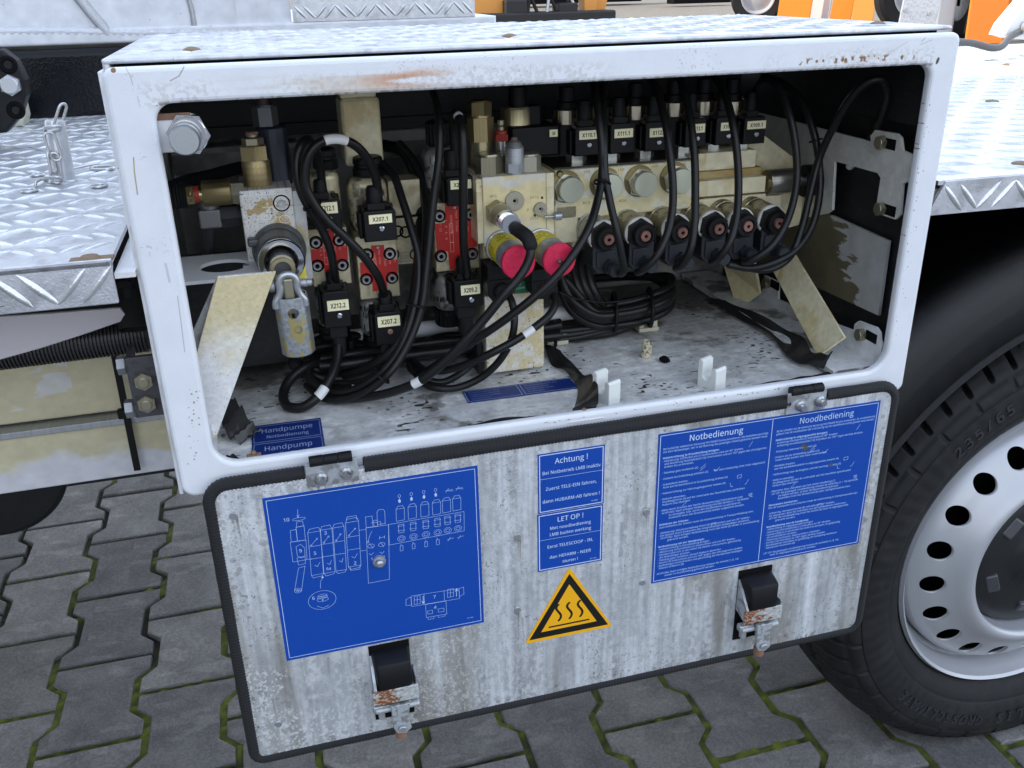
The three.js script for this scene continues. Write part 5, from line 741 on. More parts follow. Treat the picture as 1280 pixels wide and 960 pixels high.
{ // cream pedestal block in the middle
  const t = thing('manifold_block', 'cream manifold block on a speckled pedestal with two feet', 'valve block');
  const q = rect(604, 219, 683, 306, -0.12), cT = engrave(640, 704, (x, w, h) => {
    x.fillStyle = '#a58f58'; x.font = 'bold 38px monospace'; x.fillText('MPG', 70, 205); x.fillText('P1', 270, 170); x.fillText('3V10', 470, 250); x.fillText('P', 440, 372); x.fillText('2V10', 470, 460); x.fillStyle = '#1b1812'; for (const [a, b, r] of [[596, 246, 13], [520, 420, 13]]) { x.beginPath(); x.arc(a, b, r, 0, 7); x.fill(); }
  }, (u, v) => { const n = fbm(0, u * 10, v * 11, 5), top = sstep(0.07, 0.03, Math.abs(v - 0.97 + (u > 0.3 && u < 0.6 ? 0.08 : 0)) - 0.05 * n), low = sstep(0.45, 0.1, v + 0.4 * (n - 0.5)), m = Math.max(top * 0.8, low * 0.8), s = N[3](u * 70, v * 80) > 0.97 ? 0.6 : 1; return [[224, 209, 160], [214, 212, 202]].reduce((a, b) => a.map((k, i) => mix(k, b[i], m))).map(k => k * s * (0.93 + 0.12 * n)); });
  mesh('block', planUV(box(q.x, q.y, q.z - 0.035, q.w, q.h, 0.07, 0.0012), q.x - q.w / 2, q.y - q.h / 2, q.w, q.h), cT, t);
  const sl = rect(596, 224, 604, 305, -0.122), sr = rect(683, 216, 693, 300, -0.121); mesh('block_edge', triUV(rbox(sl, 0.06, 0.001)), M.creamBlock, t); mesh('block_edge', triUV(rbox(sr, 0.06, 0.001)), M.creamBlock, t);
  const pd = rect(607, 367, 680, 463, -0.125), y1 = onZ(640, 300, -0.125).y; const pT = engrave(512, 640, (x, w, h) => { for (let i = 0; i < 60; i++) { x.fillStyle = '#17130f'; x.beginPath(); x.ellipse(rr(0, w), rr(0, h), rr(1, 9), rr(1, 6), rnd() * 3, 0, 7); x.fill(); } }, (u, v) => { const n = fbm(2, u * 8, v * 10, 5), m = 0.15 + 0.7 * sstep(0.34, 0.72, n + 0.25 * (u - 0.5)); return [mix(216, 206, m), mix(214, 188, m), mix(208, 138, m)].map(k => k * (0.9 + 0.16 * fbm(0, u * 40, v * 40, 3))); });
  mesh('pedestal', [planUV(box(pd.x, pd.y, pd.z - 0.025, pd.w, pd.h, 0.05, 0.001), pd.x - pd.w / 2, pd.y - pd.h / 2, pd.w, pd.h)], pT, t, 'speckled cream pedestal');
  mesh('pedestal_neck', [triUV(box(pd.x, (pd.y + pd.h / 2 + y1) / 2, pd.z - 0.035, pd.w * 0.86, y1 - pd.y - pd.h / 2 + 0.002, 0.04, 0.001))], M.creamWorn, t);
  for (const x of [615, 670]) { const p = onZ(x, 466, -0.128); mesh('foot', turn([[0, 0.690], [0.0078, 0.690], [0.0078, pd.y - pd.h / 2 + 0.001], [0, pd.y - pd.h / 2 + 0.001]], 'y', 24, [p.x + (x < 640 ? 0 : 0.001), 0, -0.138]), M.zincBright, t); }
  for (const [x, y, r, h] of [[643, 251, 0.0092, 0.0022], [675, 261, 0.0066, 0.003]]) { const p = onZ(x, y, -0.12); mesh('port_plug', [turn([[0, 0.0006], [r * 0.32, 0.0006], [r * 0.34, h], [r * 0.94, h], [r, h * 0.8], [r, 0], [0, 0]], 'z', 30, [p.x, p.y, p.z])], M.portSteel ?? std('portSteel', { map: rep(grimeT([182, 178, 160], [120, 116, 98], 0.6, 10, 0), 0.04), metalness: 0.6, roughness: 0.4 }), t); mesh('socket_hole', turn([[0, 0], [r * 0.33, 0], [0, 0.0007]], 'z', 6, [p.x, p.y, p.z + 0.0003]), M.blackDeep, t); }
  { const g = rect(644, 352, 661, 366, -0.118); mesh('green_label', planUV(box(g.x, g.y, g.z - 0.001, g.w, g.h, 0.001), g.x - g.w / 2, g.y - g.h / 2, g.w, g.h), engrave(160, 128, (x, w, h) => { x.fillStyle = '#0c6a44'; x.fillRect(0, 0, w, h); x.fillStyle = '#cfe6d6'; x.font = '30px sans-serif'; x.fillText('H LF', 12, 44); x.fillText('ELEKTRO', 12, 84); }), t); }
}
// yellow banded cartridges with red caps
for (const [bx, by, fx, fy, lab] of [[617, 300, 648, 328, 'yellow banded cartridge with plain red cap behind a crossing cable, left one'], [674, 298, 699, 325, 'yellow banded cartridge with a screw in the middle of its red cap']]) {
  const zc = -0.062, c = onZ(fx, fy, zc), t = thing('cartridge_valve', lab, 'valve', 'yellow banded cartridges with red caps'), at = [c.x, c.y, 0], R = 0.0148;
  mesh('sleeve', [turn([[0, -0.122], [R * 1.08, -0.122], [R * 1.08, -0.116], [R, -0.1155], [R, -0.084], [R * 0.96, -0.0825], [R * 0.96, -0.078], [R * 0.82, -0.074], [R * 0.82, -0.068], [0, -0.068]], 'z', 40, at)], std('cartZinc' + fx, { map: rep(zincT, 0.05), metalness: 0.65, roughness: 0.36 }), t);
  const bg = turn([[R * 1.004, -0.114], [R * 1.008, -0.1135], [R * 1.008, -0.0875], [R * 1.004, -0.087]], 'z', 40, [0, 0, 0]); const bp = bg.attributes.position, bu = bg.attributes.uv; for (let i = 0; i < bp.count; i++) bu.setXY(i, 0.5 + Math.atan2(bp.getX(i), bp.getY(i)) / (Math.PI * 2), (bp.getZ(i) + 0.114) / 0.027);
  const band = mesh('yellow_band', bg, engrave(768, 200, (x, w, h) => { x.fillStyle = '#efdc34'; x.fillRect(0, 0, w, h); x.save(); x.translate(w, h); x.rotate(Math.PI); x.fillStyle = '#1c1a10'; x.font = 'bold 34px monospace'; for (let k = 0; k < 3; k++) { x.fillText('W 24V DC', 20 + k * 250, 42); x.fillText('MSK 38-01', 30 + k * 250, 88); x.fillText('12/08 IP65', 24 + k * 250, 134); x.fillText('HYDRO', 60 + k * 250, 180); } x.restore(); for (let i = 0; i < 90; i++) { x.fillStyle = 'rgba(60,52,20,0.5)'; x.fillRect(rr(0, w), rr(0, h), rr(1, 6), rr(1, 4)); } }), t); band.position.set(c.x, c.y, 0);
  mesh('red_cap', triUV(turn([[0, -0.067], [0.0152, -0.067], [0.0157, -0.0655], [0.0157, -0.0615], [0.0148, -0.0605], [0, -0.0602]], 'z', 48, at)), M.redCap, t);
  if (fx > 660) mesh('screw', socket(c.x - 0.001, c.y, -0.0588, 0.0026), M.steel, t);
}
{ // gauge hose in front of the block
  const t = thing('gauge_coupling', 'steel test coupling with black boot pointing out of the cream block', 'fitting'), b = onZ(621, 265, -0.119), dir = new THREE.Vector3(0.0, -0.004, 1).normalize();
  const at = [b.x, b.y, 0]; mesh('hex_base', [hex(0.0118, 0.014, 'z', [b.x, b.y, -0.119])], M.nickel, t);
  mesh('body', turn([[0, -0.106], [0.0098, -0.106], [0.0098, -0.088], [0.0088, -0.087], [0.0088, -0.083], [0, -0.083]], 'z', 28, at), M.nickel, t);
  mesh('collar', turn([[0, -0.084], [0.0098, -0.084], [0.0098, -0.078], [0.0078, -0.0775], [0.0078, -0.071], [0.0086, -0.070], [0.0086, -0.067], [0, -0.067]], 'z', 28, at), M.chrome, t);
  const bp = [onZ(641, 283, -0.072), onZ(648, 288, -0.062), onZ(655, 293, -0.054), onZ(660, 298, -0.0495), onZ(663, 306, -0.0470)]; mesh('boot', [tube(bp, 0.0064, 60, 18), new THREE.SphereGeometry(0.0064, 18, 12).translate(...bp[4].toArray()), new THREE.SphereGeometry(0.0064, 18, 12).translate(...bp[0].toArray())], M.rubber, t);
}
// black plugs hanging under the cartridges, unlabelled
for (const [px, lab] of [[[610, 332, 640, 377], 'unmarked black plug under the left red cap'], [[664, 336, 697, 374], 'unmarked black plug under the right red cap']]) {
  const q = rect(...px, -0.098), t = thing('cable_plug', lab, 'plug', 'unmarked black plugs under the cartridges', new THREE.Vector3(q.x, q.y, q.z));
  mesh('housing', triUV(merge([poly([[-q.w / 2, q.h / 2], [-q.w / 2, -q.h * 0.3], [-q.w * 0.3, -q.h / 2], [q.w / 2, -q.h / 2], [q.w / 2, q.h / 2]], 0.03, 0.0015), box(0, q.h * 0.1, 0.0012, q.w * 0.8, q.h * 0.04, 0.0015)])), M.black, t);
  mesh('gland', turn([[0, 0], [0.0085, 0], [0.0085, 0.006], [0.0068, 0.008], [0, 0.009]], 'z', 20, [q.w * 0.08, -q.h * 0.22, -0.002]), M.black, t);
}
{ // fittings standing on the cream block
  const z = -0.14, P = (x, y) => onZ(x, y, z);
  const one = (name, label, parts) => { const t = thing(name, label, 'fitting'); for (const [n, g, m] of parts) mesh(n, g, m, t); };
  let p = P(612, 219); one('hex_plug', 'dull grey hexagon plug on the left of the cream block', [['head', [hex(0.0135, 0.020, 'y', [p.x, p.y - 0.002, z], 0.2)], M.nickel], ['washer', cyl(0.0135, 0.002, 'y', [p.x, p.y - 0.003, z]), M.steel]]);
  p = P(640, 220); one('bleed_nipple', 'zinc bleed nipple standing in front of the hexagon plugs', [['base_nut', [hex(0.0098, 0.009, 'y', [p.x, p.y - 0.004, -0.130], 0.5)], M.zinc], ['body', [hex(0.0092, 0.008, 'y', [p.x, p.y + 0.006, -0.130], 0.1), turn([[0, 0], [0.0088, 0], [0.0088, 0.014], [0.006, 0.019], [0.003, 0.021], [0, 0.021]], 'y', 24, [p.x, p.y + 0.014, -0.130])], M.zinc], ['tip', cyl(0.003, 0.003, 'y', [p.x, p.y + 0.0345, -0.130]), M.rust]]);
  p = P(661, 217); one('hex_plug', 'yellowish hexagon plug on the right of the zinc nipple', [['head', [hex(0.0118, 0.018, 'y', [p.x, p.y - 0.001, z], 0.4)], M.portSteel], ['washer', cyl(0.0115, 0.002, 'y', [p.x, p.y - 0.002, z]), M.steel]]);
  p = onZ(602, 205, -0.165); one('brass_valve', 'tall brass valve behind the dull hexagon plug', [['body', [turn([[0, 0], [0.011, 0], [0.011, 0.026], [0, 0.026]], 'y', 28, [p.x, p.y, -0.165])], M.gold], ['nut', [hex(0.0128, 0.022, 'y', [p.x, p.y + 0.022, -0.165], 0.3)], M.brassWorn], ['cap', [hex(0.0115, 0.012, 'y', [p.x, p.y + 0.046, -0.165], 0.1)], M.brassDark]]);
  p = onZ(627, 196, -0.155); one('drain_screw', 'slim screw with a red painted collar behind the zinc nipple', [['shank', cyl(0.0055, 0.016, 'y', [p.x, p.y, -0.155]), M.steel], ['red_collar', [hex(0.0068, 0.006, 'y', [p.x, p.y + 0.015, -0.155]), cyl(0.0055, 0.004, 'y', [p.x, p.y + 0.021, -0.155])], M.red], ['tip', turn([[0, 0], [0.0032, 0], [0.0032, 0.003], [0.0024, 0.004], [0.0032, 0.005], [0.0032, 0.009], [0, 0.010]], 'y', 16, [p.x, p.y + 0.025, -0.155]), M.nickel]]);
  p = onZ(646, 200, -0.19); one('gold_coil', 'gold coloured cylinder coil in the dark behind the nipples', [['coil', turn([[0, 0], [0.0155, 0], [0.0155, 0.050], [0.0145, 0.052], [0, 0.052]], 'y', 32, [p.x, p.y, -0.19]), M.gold], ['cap', turn([[0, 0], [0.009, 0], [0.009, 0.018], [0.007, 0.02], [0, 0.02]], 'y', 20, [p.x + 0.002, p.y + 0.052, -0.19]), M.black]]);
  const t = thing('cable_plug', 'black plug with a slanted strip in the dark left of X110.1', 'plug'), q = rect(640, 158, 699, 196, -0.165); mesh('housing', [triUV(box(q.x, q.y, q.z - 0.02, q.w, q.h, 0.04, 0.002)), box(q.x + 0.004, q.y + q.h / 2 + 0.008, q.z - 0.02, 0.012, 0.02, 0.012, 0.002)], M.black, t);
  const l = rect(687, 162, 697, 171, -0.1645); mesh('label_strip', planUV(box(l.x, l.y, l.z, l.w, l.h, 0.001), l.x - l.w / 2, l.y - l.h / 2, l.w, l.h), new THREE.MeshStandardMaterial({ map: labelT('X40'), roughness: 0.5 }), t);
}
{ // right hand valve bank
  const z = -0.14, t = thing('valve_bank', 'long cream valve bank block with four round plugs on its face', 'valve block'), X = x => onZ(x, 235, z).x;
  const xl = X(694), xr = X(865), yt = onZ(780, 207, z).y, yb = onZ(780, 268, z).y;
  const fT = engrave(1024, 420, (x, w, h) => { x.fillStyle = 'rgba(150,128,72,0.85)'; x.font = 'bold 30px monospace'; for (const [s, a, b] of [['1V5', 200, 40], ['1V6', 450, 44], ['1V7', 700, 40], ['2V7', 910, 44], ['V1', 80, 330], ['M23', 200, 300], ['M24', 470, 310], ['V1-27', 660, 240], ['V1-28', 900, 250]]) x.fillText(s, a, b); }, (u, v) => { const n = fbm(1, u * 18, v * 8, 5), w = sstep(0.5, 0.66, fbm(3, u * 12, v * 6, 4)); return [mix(226, 232, w), mix(214, 228, w), mix(168, 208, w)].map(k => k * (0.9 + 0.16 * n)); });
  mesh('block', [planUV(box((xl + xr) / 2, (yt + yb) / 2, z - 0.03, xr - xl, yt - yb, 0.06, 0.0015), xl, yb, xr - xl, yt - yb)], fT, t);
  mesh('block_top', triUV(box((xl + xr) / 2, yt + 0.0005, z - 0.034, xr - xl - 0.002, 0.0025, 0.058)), std('oily', { c: [0.028, 0.024, 0.018], roughness: 0.35 }), t, 'oily black top face');
  mesh('lower_block', [triUV(box((X(720) + X(985)) / 2, onZ(840, 280, z).y, z - 0.034, X(985) - X(720), 0.036, 0.05, 0.002)), triUV(box(X(708), onZ(708, 280, z).y, z - 0.02, 0.026, 0.040, 0.04, 0.003))], M.creamBlock, t);
  // stepped end section on the right
  const S = (x0, y0, x1, y1, zz) => { const q = rect(x0, y0, x1, y1, zz); return triUV(rbox(q, 0.05, 0.0012)); };
  mesh('end_section', [S(862, 190, 945, 212, -0.150), S(862, 224, 957, 244, -0.142), S(862, 246, 957, 262, -0.148)], M.creamBlock, t);
  mesh('end_groove', S(862, 212, 952, 225, -0.156), std('creamShade', { map: rep(creamT, 0.2), color: new THREE.Color().setRGB(0.62, 0.52, 0.34), roughness: 0.45 }), t);  // cream darkened here, the shade of the recess put into the colour
  for (const [x, y] of [[712, 237], [761, 233], [804, 230], [848, 226]]) {
    const p = onZ(x - 2, y - 2, z + 0.004); const g = new THREE.Group(); g.name = 'round_plug'; t.add(g);
    mesh('seat_ring', turn([[0, 0], [0.0158, 0], [0.0158, 0.0012], [0, 0.0012]], 'z', 36, [p.x - 0.0012, p.y + 0.0008, z]), M.brassDark, g);
    mesh('plug_hex', [hex(0.0148, 0.006, 'z', [p.x - 0.0006, p.y, z + 0.001], 0.3)], M.plugSteel, g);
    mesh('plug_cap', turn([[0, 0], [0.0118, 0], [0.0126, 0.0008], [0.0126, 0.0085], [0.0118, 0.0098], [0, 0.0102]], 'z', 36, [p.x, p.y, z + 0.006]), std('capPale', { map: rep(grimeT([206, 208, 186], [180, 182, 160], 0.5, 12, 0), 0.05), metalness: 0.55, roughness: 0.32 }), g);
  }
  { const p = onZ(697, 214, z); mesh('pin_hole', new THREE.TorusGeometry(0.0028, 0.001, 8, 18).translate(p.x + 0.002, p.y - 0.003, z + 0.0004), M.blackDeep, t); const q = onZ(697, 270, -0.115); mesh('side_screw', [cyl(0.0042, 0.008, 'x', [q.x - 0.004, q.y, q.z]), cyl(0.0015, 0.012, 'x', [q.x - 0.014, q.y, q.z])], M.zincBright, t); }
}
// lower row: six coils pointing out, each over its own plug
const lowNames = ['first', 'second', 'third', 'fourth', 'fifth', 'last'];
[[761, 296], [807, 294], [853, 289], [899, 283], [935, 280], [974, 276]].forEach(([x, y], i) => {
  const zf = -0.092, c = onZ(x, y, zf), where = ['nearest the red caps', 'second from the red caps', 'third from the red caps', 'third from the cream brace', 'second from the cream brace', 'nearest the cream brace on the right'][i];
  const t = thing('solenoid_coil', `metal solenoid coil with black nut and copper pin, ${where}`, 'solenoid', 'six solenoid coils in the lower row of the valve bank', new THREE.Vector3(c.x, 0.8315, 0)), R = 0.0152;
  mesh('coil_body', triUV(turn([[0, -0.15], [R * 1.04, -0.15], [R * 1.04, -0.138], [R * 0.985, -0.1375], [R * 0.985, -0.1095], [0, -0.1095]], 'z', 40), 1), i < 1 ? M.coilZinc : M.nickel, t);
  mesh('white_ring', turn([[R * 0.6, -0.1095], [R * 1.0, -0.1095], [R * 1.02, -0.1088], [R * 1.02, -0.1070], [R * 1.0, -0.1062], [R * 0.6, -0.1058]], 'z', 40), std('ringWhite' + i, { c: [0.62, 0.61, 0.55], roughness: 0.5 }), t);
  mesh('coil_nut', [hex(0.0146, 0.006, 'z', [0, 0, -0.106], i), turn([[0, -0.101], [0.0112, -0.101], [0.0112, -0.094], [0.0104, -0.0925], [0.0075, -0.092], [0.0072, -0.094], [0, -0.094]], 'z', 32)], M.black, t);
  mesh('copper_pin', turn([[0, -0.0935], [0.0052, -0.0935], [0.0054, -0.092], [0.0050, -0.0905], [0.0018, -0.0902], [0.0014, -0.092], [0, -0.092]], 'z', 28), M.copperPin ?? std('copperPin', { map: rep(grimeT([160, 118, 106], [104, 74, 66], 0.8, 12, 0), 0.02), metalness: 0.5, roughness: 0.4 }), t);
  mesh('pin_hole', cyl(0.0013, 0.0012, 'z', [0, 0, -0.0918]), M.blackDeep, t);
  // plug under the coil
  const u = thing('cable_plug', `unmarked black plug below the solenoid coil ${where}`, 'plug', 'six unmarked plugs under the lower coils', new THREE.Vector3(c.x + 0.002, 0.8315, -0.104));
  mesh('housing', triUV(merge([poly([[-0.0135, -0.008], [-0.0135, -0.030], [-0.008, -0.037], [0.013, -0.037], [0.013, -0.010]], 0.030, 0.0012), box(0, -0.012, -0.030, 0.031, 0.012, 0.016, 0.001), box(0, -0.0225, 0.0006, 0.020, 0.016, 0.002, 0.0008)])), std('plugBlue' + i, { c: [0.014, 0.017, 0.021], roughness: 0.42 }), u);
  mesh('gland', [hex(0.0082, 0.006, 'z', [0.004, -0.030, 0.0008], 0.2), turn([[0, 0.006], [0.0068, 0.006], [0.0068, 0.016], [0.0055, 0.018], [0, 0.018]], 'z', 22, [0.004, -0.030, 0])], M['plugBlue' + i], u);
});
// upper row: six coils with marked plugs
const TOP = [['X110.1', [719, 158, 751, 195], [724, 163, 748, 174]], ['X111.1', [763, 154, 794, 192], [768, 161, 791, 172]], ['X112.1', [807, 152, 836, 189], [812, 160, 835, 171]], ['X113.1', [857, 148, 883, 184], [862, 155, 881, 166]], ['X108.1', [895, 146, 920, 181], [901, 153, 920, 163]], ['X109.1', [930, 146, 957, 180], [934, 151, 957, 161]]];
TOP.forEach(([s, px, lab], i) => {
  const p = rect(...px, -0.150), cx = p.x - 0.011, zc = -0.182;
  plug(i === 2 || i === 4 ? `black plug with a partly covered strip starting ${s.slice(0, i === 4 ? 3 : 4)}, on top of the valve bank` : `black plug with strip ${s} on top of the valve bank`, px, -0.150, s, lab, 'top', { d: 0.022, gx: -0.002, gl: 0.02 });
  const t = thing('solenoid_coil', `silver capped solenoid coil behind the plug marked ${i === 2 ? 'X112' : i === 4 ? 'X10 beside X109.1' : s}`, 'solenoid', 'six solenoid coils in the upper row of the valve bank', new THREE.Vector3(cx, 0, zc));
  const y0 = onZ((px[0] + px[2]) / 2, px[3], -0.155).y - 0.012, yc = onZ((px[0] + px[2]) / 2, px[1], -0.15).y;
  mesh('stem', [hex(0.0105, 0.014, 'y', [0.006, y0 - 0.002, 0.012], 0.3), cyl(0.0125, 0.0025, 'y', [0.006, y0 - 0.003, 0.012])], M.plugSteel, t);
  mesh('coil_body', turn([[0, y0 + 0.012], [0.0155, y0 + 0.012], [0.0155, yc], [0, yc]], 'y', 28), M.black, t);
  mesh('silver_cap', turn([[0, yc], [0.0142, yc], [0.0142, yc + 0.013], [0.0132, yc + 0.0145], [0, yc + 0.0145]], 'y', 32), M.capSteel, t);
  mesh('top_nut', [turn([[0, yc + 0.0145], [0.010, yc + 0.0145], [0.010, yc + 0.020], [0.0075, yc + 0.021], [0.0075, yc + 0.034], [0, yc + 0.035]], 'y', 24)], M.black, t);
});
{ // fitting at the right end of the bank
  const t = thing('end_fitting', 'grey cylinder sensor at the right end of the valve bank', 'sensor'), z = -0.152, p = onZ(970, 227, z), X = x => onZ(x, 227, z).x;
  mesh('ring', cyl(0.0105, 0.005, 'x', [X(954), p.y, z]), M.brass, t);
  mesh('body', turn([[0, X(958)], [0.0125, X(958)], [0.013, X(959)], [0.013, X(988)], [0.0122, X(990)], [0, X(990)]], 'x', 32, [0, p.y, z]), std('warmSteel', { c: [0.30, 0.28, 0.24], metalness: 0.85, roughness: 0.35 }), t);
  mesh('neck', turn([[0, X(990)], [0.0075, X(990)], [0.0075, X(1003)], [0, X(1003)]], 'x', 24, [0, p.y - 0.001, z]), M.steel, t);
  mesh('plug_nut', turn([[0, X(1003)], [0.016, X(1003)], [0.017, X(1005)], [0.017, X(1014)], [0.012, X(1018)], [0.008, X(1030)], [0.006, X(1036)], [0, X(1036)]], 'x', 30, [0, p.y - 0.002, z]), M.black, t);
}

// ---------------------------------------------------------------- cables, all of round black sheathing
function cable(desc, pts, r = 0.0048, opt = {}) {
  r *= 0.82;
  const P = pts.map(([x, y, z]) => { let p = onZ(x, y, z); if (p.y < 0.6955 && y > 380) p = onY(x, y, 0.6955); return p; });
  const t = thing('cable', desc, 'cable', opt.group);
  const curve = new THREE.CatmullRomCurve3(P, opt.closed ?? false, 'centripetal');
  mesh('sheath', new THREE.TubeGeometry(curve, P.length * 12, r, 12, opt.closed ?? false), M.cable, t);
  if (!opt.closed) for (const p of [P[0], P[P.length - 1]]) mesh('cable_end', new THREE.SphereGeometry(r, 12, 8).translate(p.x, p.y, p.z), M.cable, t);
  for (const [a0, b0] of opt.sleeves ?? []) { const a = mix(a0, b0, 0.2), b = mix(a0, b0, 0.8); const q = []; for (let i = 0; i <= 10; i++) q.push(curve.getPointAt(mix(a, b, i / 10))); mesh('white_sleeve', tube(q, r * 1.04, 30, 12), M.sleeve, t); }
  for (const a of opt.ties ?? []) { const c = curve.getPointAt(a), d = curve.getTangentAt(a), g = new THREE.TorusGeometry(r * (opt.tieR ?? 2.0), 0.0011, 6, 24); g.applyQuaternion(new THREE.Quaternion().setFromUnitVectors(new THREE.Vector3(0, 0, 1), d)); g.translate(c.x + (opt.tieX ?? 0), c.y, c.z); mesh('tie', g, M.black, t); }
  return t;
}
cable('cable looping from plug X212.1 down to plug X212.2', [[402, 224, -0.147], [399, 205, -0.142], [395, 188, -0.132], [386, 175, -0.118], [377, 180, -0.11], [371, 200, -0.106], [373, 228, -0.104], [379, 246, -0.104], [390, 266, -0.106], [402, 286, -0.108], [412, 310, -0.11], [417, 333, -0.118], [420, 352, -0.136]], 0.0048, { ties: [0.56], tieR: 2.1, tieX: 0.004 });
cable('cable with white sleeve arching from plug X207.1 to plug X207.2', [[473, 240, -0.128], [469, 221, -0.122], [459, 198, -0.112], [443, 181, -0.104], [424, 174, -0.1], [405, 176, -0.098], [390, 188, -0.097], [382, 208, -0.097], [382, 232, -0.097], [390, 250, -0.097], [406, 272, -0.097], [432, 297, -0.097], [455, 321, -0.099], [472, 345, -0.106], [481, 370, -0.13]], 0.0050, { sleeves: [[0.215, 0.335]] });
cable('cable over the half hidden plug down to plug X209.2', [[570, 222, -0.147], [569, 195, -0.147], [566, 160, -0.142], [567, 146, -0.13], [572, 144, -0.115], [577, 160, -0.105], [579, 200, -0.1], [579, 260, -0.1], [580, 310, -0.104], [583, 338, -0.118], [584, 350, -0.132]], 0.0050, { sleeves: [[0.315, 0.335]] });
cable('long cable hanging from the cabinet top left of plug X209.1 into the floor coil', [[530, 95, -0.16], [542, 118, -0.14], [549, 150, -0.12], [549, 195, -0.112], [542, 250, -0.108], [537, 300, -0.104], [533, 340, -0.100], [528, 380, -0.095], [518, 412, -0.09], [505, 440, -0.085], [487, 466, -0.08], [463, 486, -0.085], [430, 499, -0.1], [402, 497, -0.12], [384, 482, -0.14]], 0.0046, { ties: [0.55, 0.735], tieR: 2.3, tieX: -0.005 });
cable('dark cable running beside the long hanging cable past the sub plate', [[478, 205, -0.17], [492, 220, -0.155], [503, 250, -0.14], [514, 285, -0.125], [523, 320, -0.112], [523, 355, -0.104], [517, 388, -0.098], [507, 420, -0.092], [493, 447, -0.09], [474, 468, -0.09], [445, 486, -0.098], [415, 489, -0.115], [392, 474, -0.14]], 0.0048);
cable('third cable of the bunch between the two right red plates', [[500, 180, -0.21], [520, 205, -0.19], [530, 240, -0.17], [533, 290, -0.135], [530, 335, -0.115], [523, 370, -0.108], [513, 405, -0.102], [499, 437, -0.1], [478, 462, -0.1], [450, 478, -0.11], [420, 480, -0.13]], 0.0046);
cable('dark cable at the back of the bunch beside the cream square tube', [[480, 182, -0.25], [505, 190, -0.22], [520, 220, -0.2], [527, 270, -0.17], [524, 330, -0.14], [516, 380, -0.13], [500, 425, -0.125], [470, 455, -0.13], [430, 470, -0.15]], 0.0075);
cable('printed cable sweeping from the test coupling boot down to the left floor coil', [[660, 298, -0.0495], [663, 306, -0.047], [663, 318, -0.0445], [658, 332, -0.043], [648, 348, -0.041], [632, 366, -0.040], [606, 398, -0.042], [580, 427, -0.044], [556, 452, -0.048], [525, 476, -0.055], [490, 490, -0.07], [455, 497, -0.09], [420, 500, -0.11]], 0.0052, { sleeves: [[0.62, 0.675]] });
cable('cable from the tie above the red caps sweeping down left to the floor', [[742, 100, -0.14], [747, 135, -0.112], [752, 180, -0.1], [753, 214, -0.095], [747, 250, -0.082], [737, 282, -0.066], [718, 316, -0.052], [693, 348, -0.046], [662, 376, -0.048], [628, 402, -0.054], [594, 425, -0.064], [565, 443, -0.08], [540, 460, -0.10], [522, 470, -0.12]], 0.0048, { ties: [0.265], tieR: 1.9, tieX: 0.001 });
cable('cable from the same tie down to the first lower plug', [[752, 95, -0.16], [754, 140, -0.115], [755, 180, -0.1], [756, 215, -0.094], [762, 250, -0.085], [770, 285, -0.076], [777, 318, -0.074], [780, 338, -0.076], [776, 342, -0.082]], 0.0046);
cable('cable from above plug X112 down to the second lower plug', [[808, 90, -0.16], [820, 110, -0.14], [830, 145, -0.115], [837, 190, -0.1], [841, 230, -0.092], [840, 265, -0.083], [832, 298, -0.075], [818, 324, -0.073], [803, 338, -0.078], [797, 340, -0.086]], 0.0047);
cable('cable from above plug X113.1 down to the third lower plug', [[848, 90, -0.16], [855, 115, -0.135], [863, 150, -0.112], [868, 195, -0.098], [869, 240, -0.088], [868, 280, -0.078], [863, 312, -0.073], [852, 332, -0.078], [845, 335, -0.086]], 0.0047);
cable('cable passing in front of the strip starting X10 to the fourth lower plug', [[888, 90, -0.17], [903, 112, -0.135], [914, 145, -0.11], [921, 190, -0.097], [923, 235, -0.088], [920, 275, -0.078], [911, 305, -0.072], [898, 323, -0.076], [890, 327, -0.086]], 0.0047);
cable('cable bowing out right of plug X109.1 to the fifth lower plug', [[940, 120, -0.17], [956, 99, -0.15], [972, 108, -0.128], [986, 140, -0.11], [994, 180, -0.1], [996, 222, -0.094], [990, 258, -0.086], [978, 288, -0.078], [960, 312, -0.074], [938, 326, -0.08], [930, 327, -0.088]], 0.0047);
cable('cable sweeping from the dark right corner down past the cream brace', [[955, 95, -0.2], [982, 107, -0.16], [1003, 130, -0.135], [1017, 165, -0.118], [1024, 205, -0.11], [1024, 245, -0.102], [1014, 285, -0.094], [995, 312, -0.088], [968, 328, -0.086], [938, 335, -0.092], [912, 331, -0.1]], 0.0048, { ties: [0.37], tieR: 1.5 });
cable('big cable loop at the top right with a pale sleeve, ending at the end fitting', [[925, 333, -0.102], [960, 337, -0.09], [986, 322, -0.088], [1002, 285, -0.094], [1013, 240, -0.102], [1025, 195, -0.106], [1044, 155, -0.092], [1064, 122, -0.075], [1086, 102, -0.062], [1102, 100, -0.058], [1109, 115, -0.06], [1104, 140, -0.064], [1092, 168, -0.076], [1076, 192, -0.096], [1060, 210, -0.122], [1046, 221, -0.147], [1030, 228, -0.152]], 0.0047, { sleeves: [[0.835, 0.90]] });
cable('cable dropping from the plug under the left red cap behind the printed cable', [[634, 366, -0.098], [640, 378, -0.086], [643, 396, -0.08], [641, 418, -0.078], [633, 438, -0.08], [618, 458, -0.085], [598, 474, -0.09], [570, 485, -0.094], [545, 485, -0.10], [523, 477, -0.115]], 0.0044, { sleeves: [[0.28, 0.36]] });
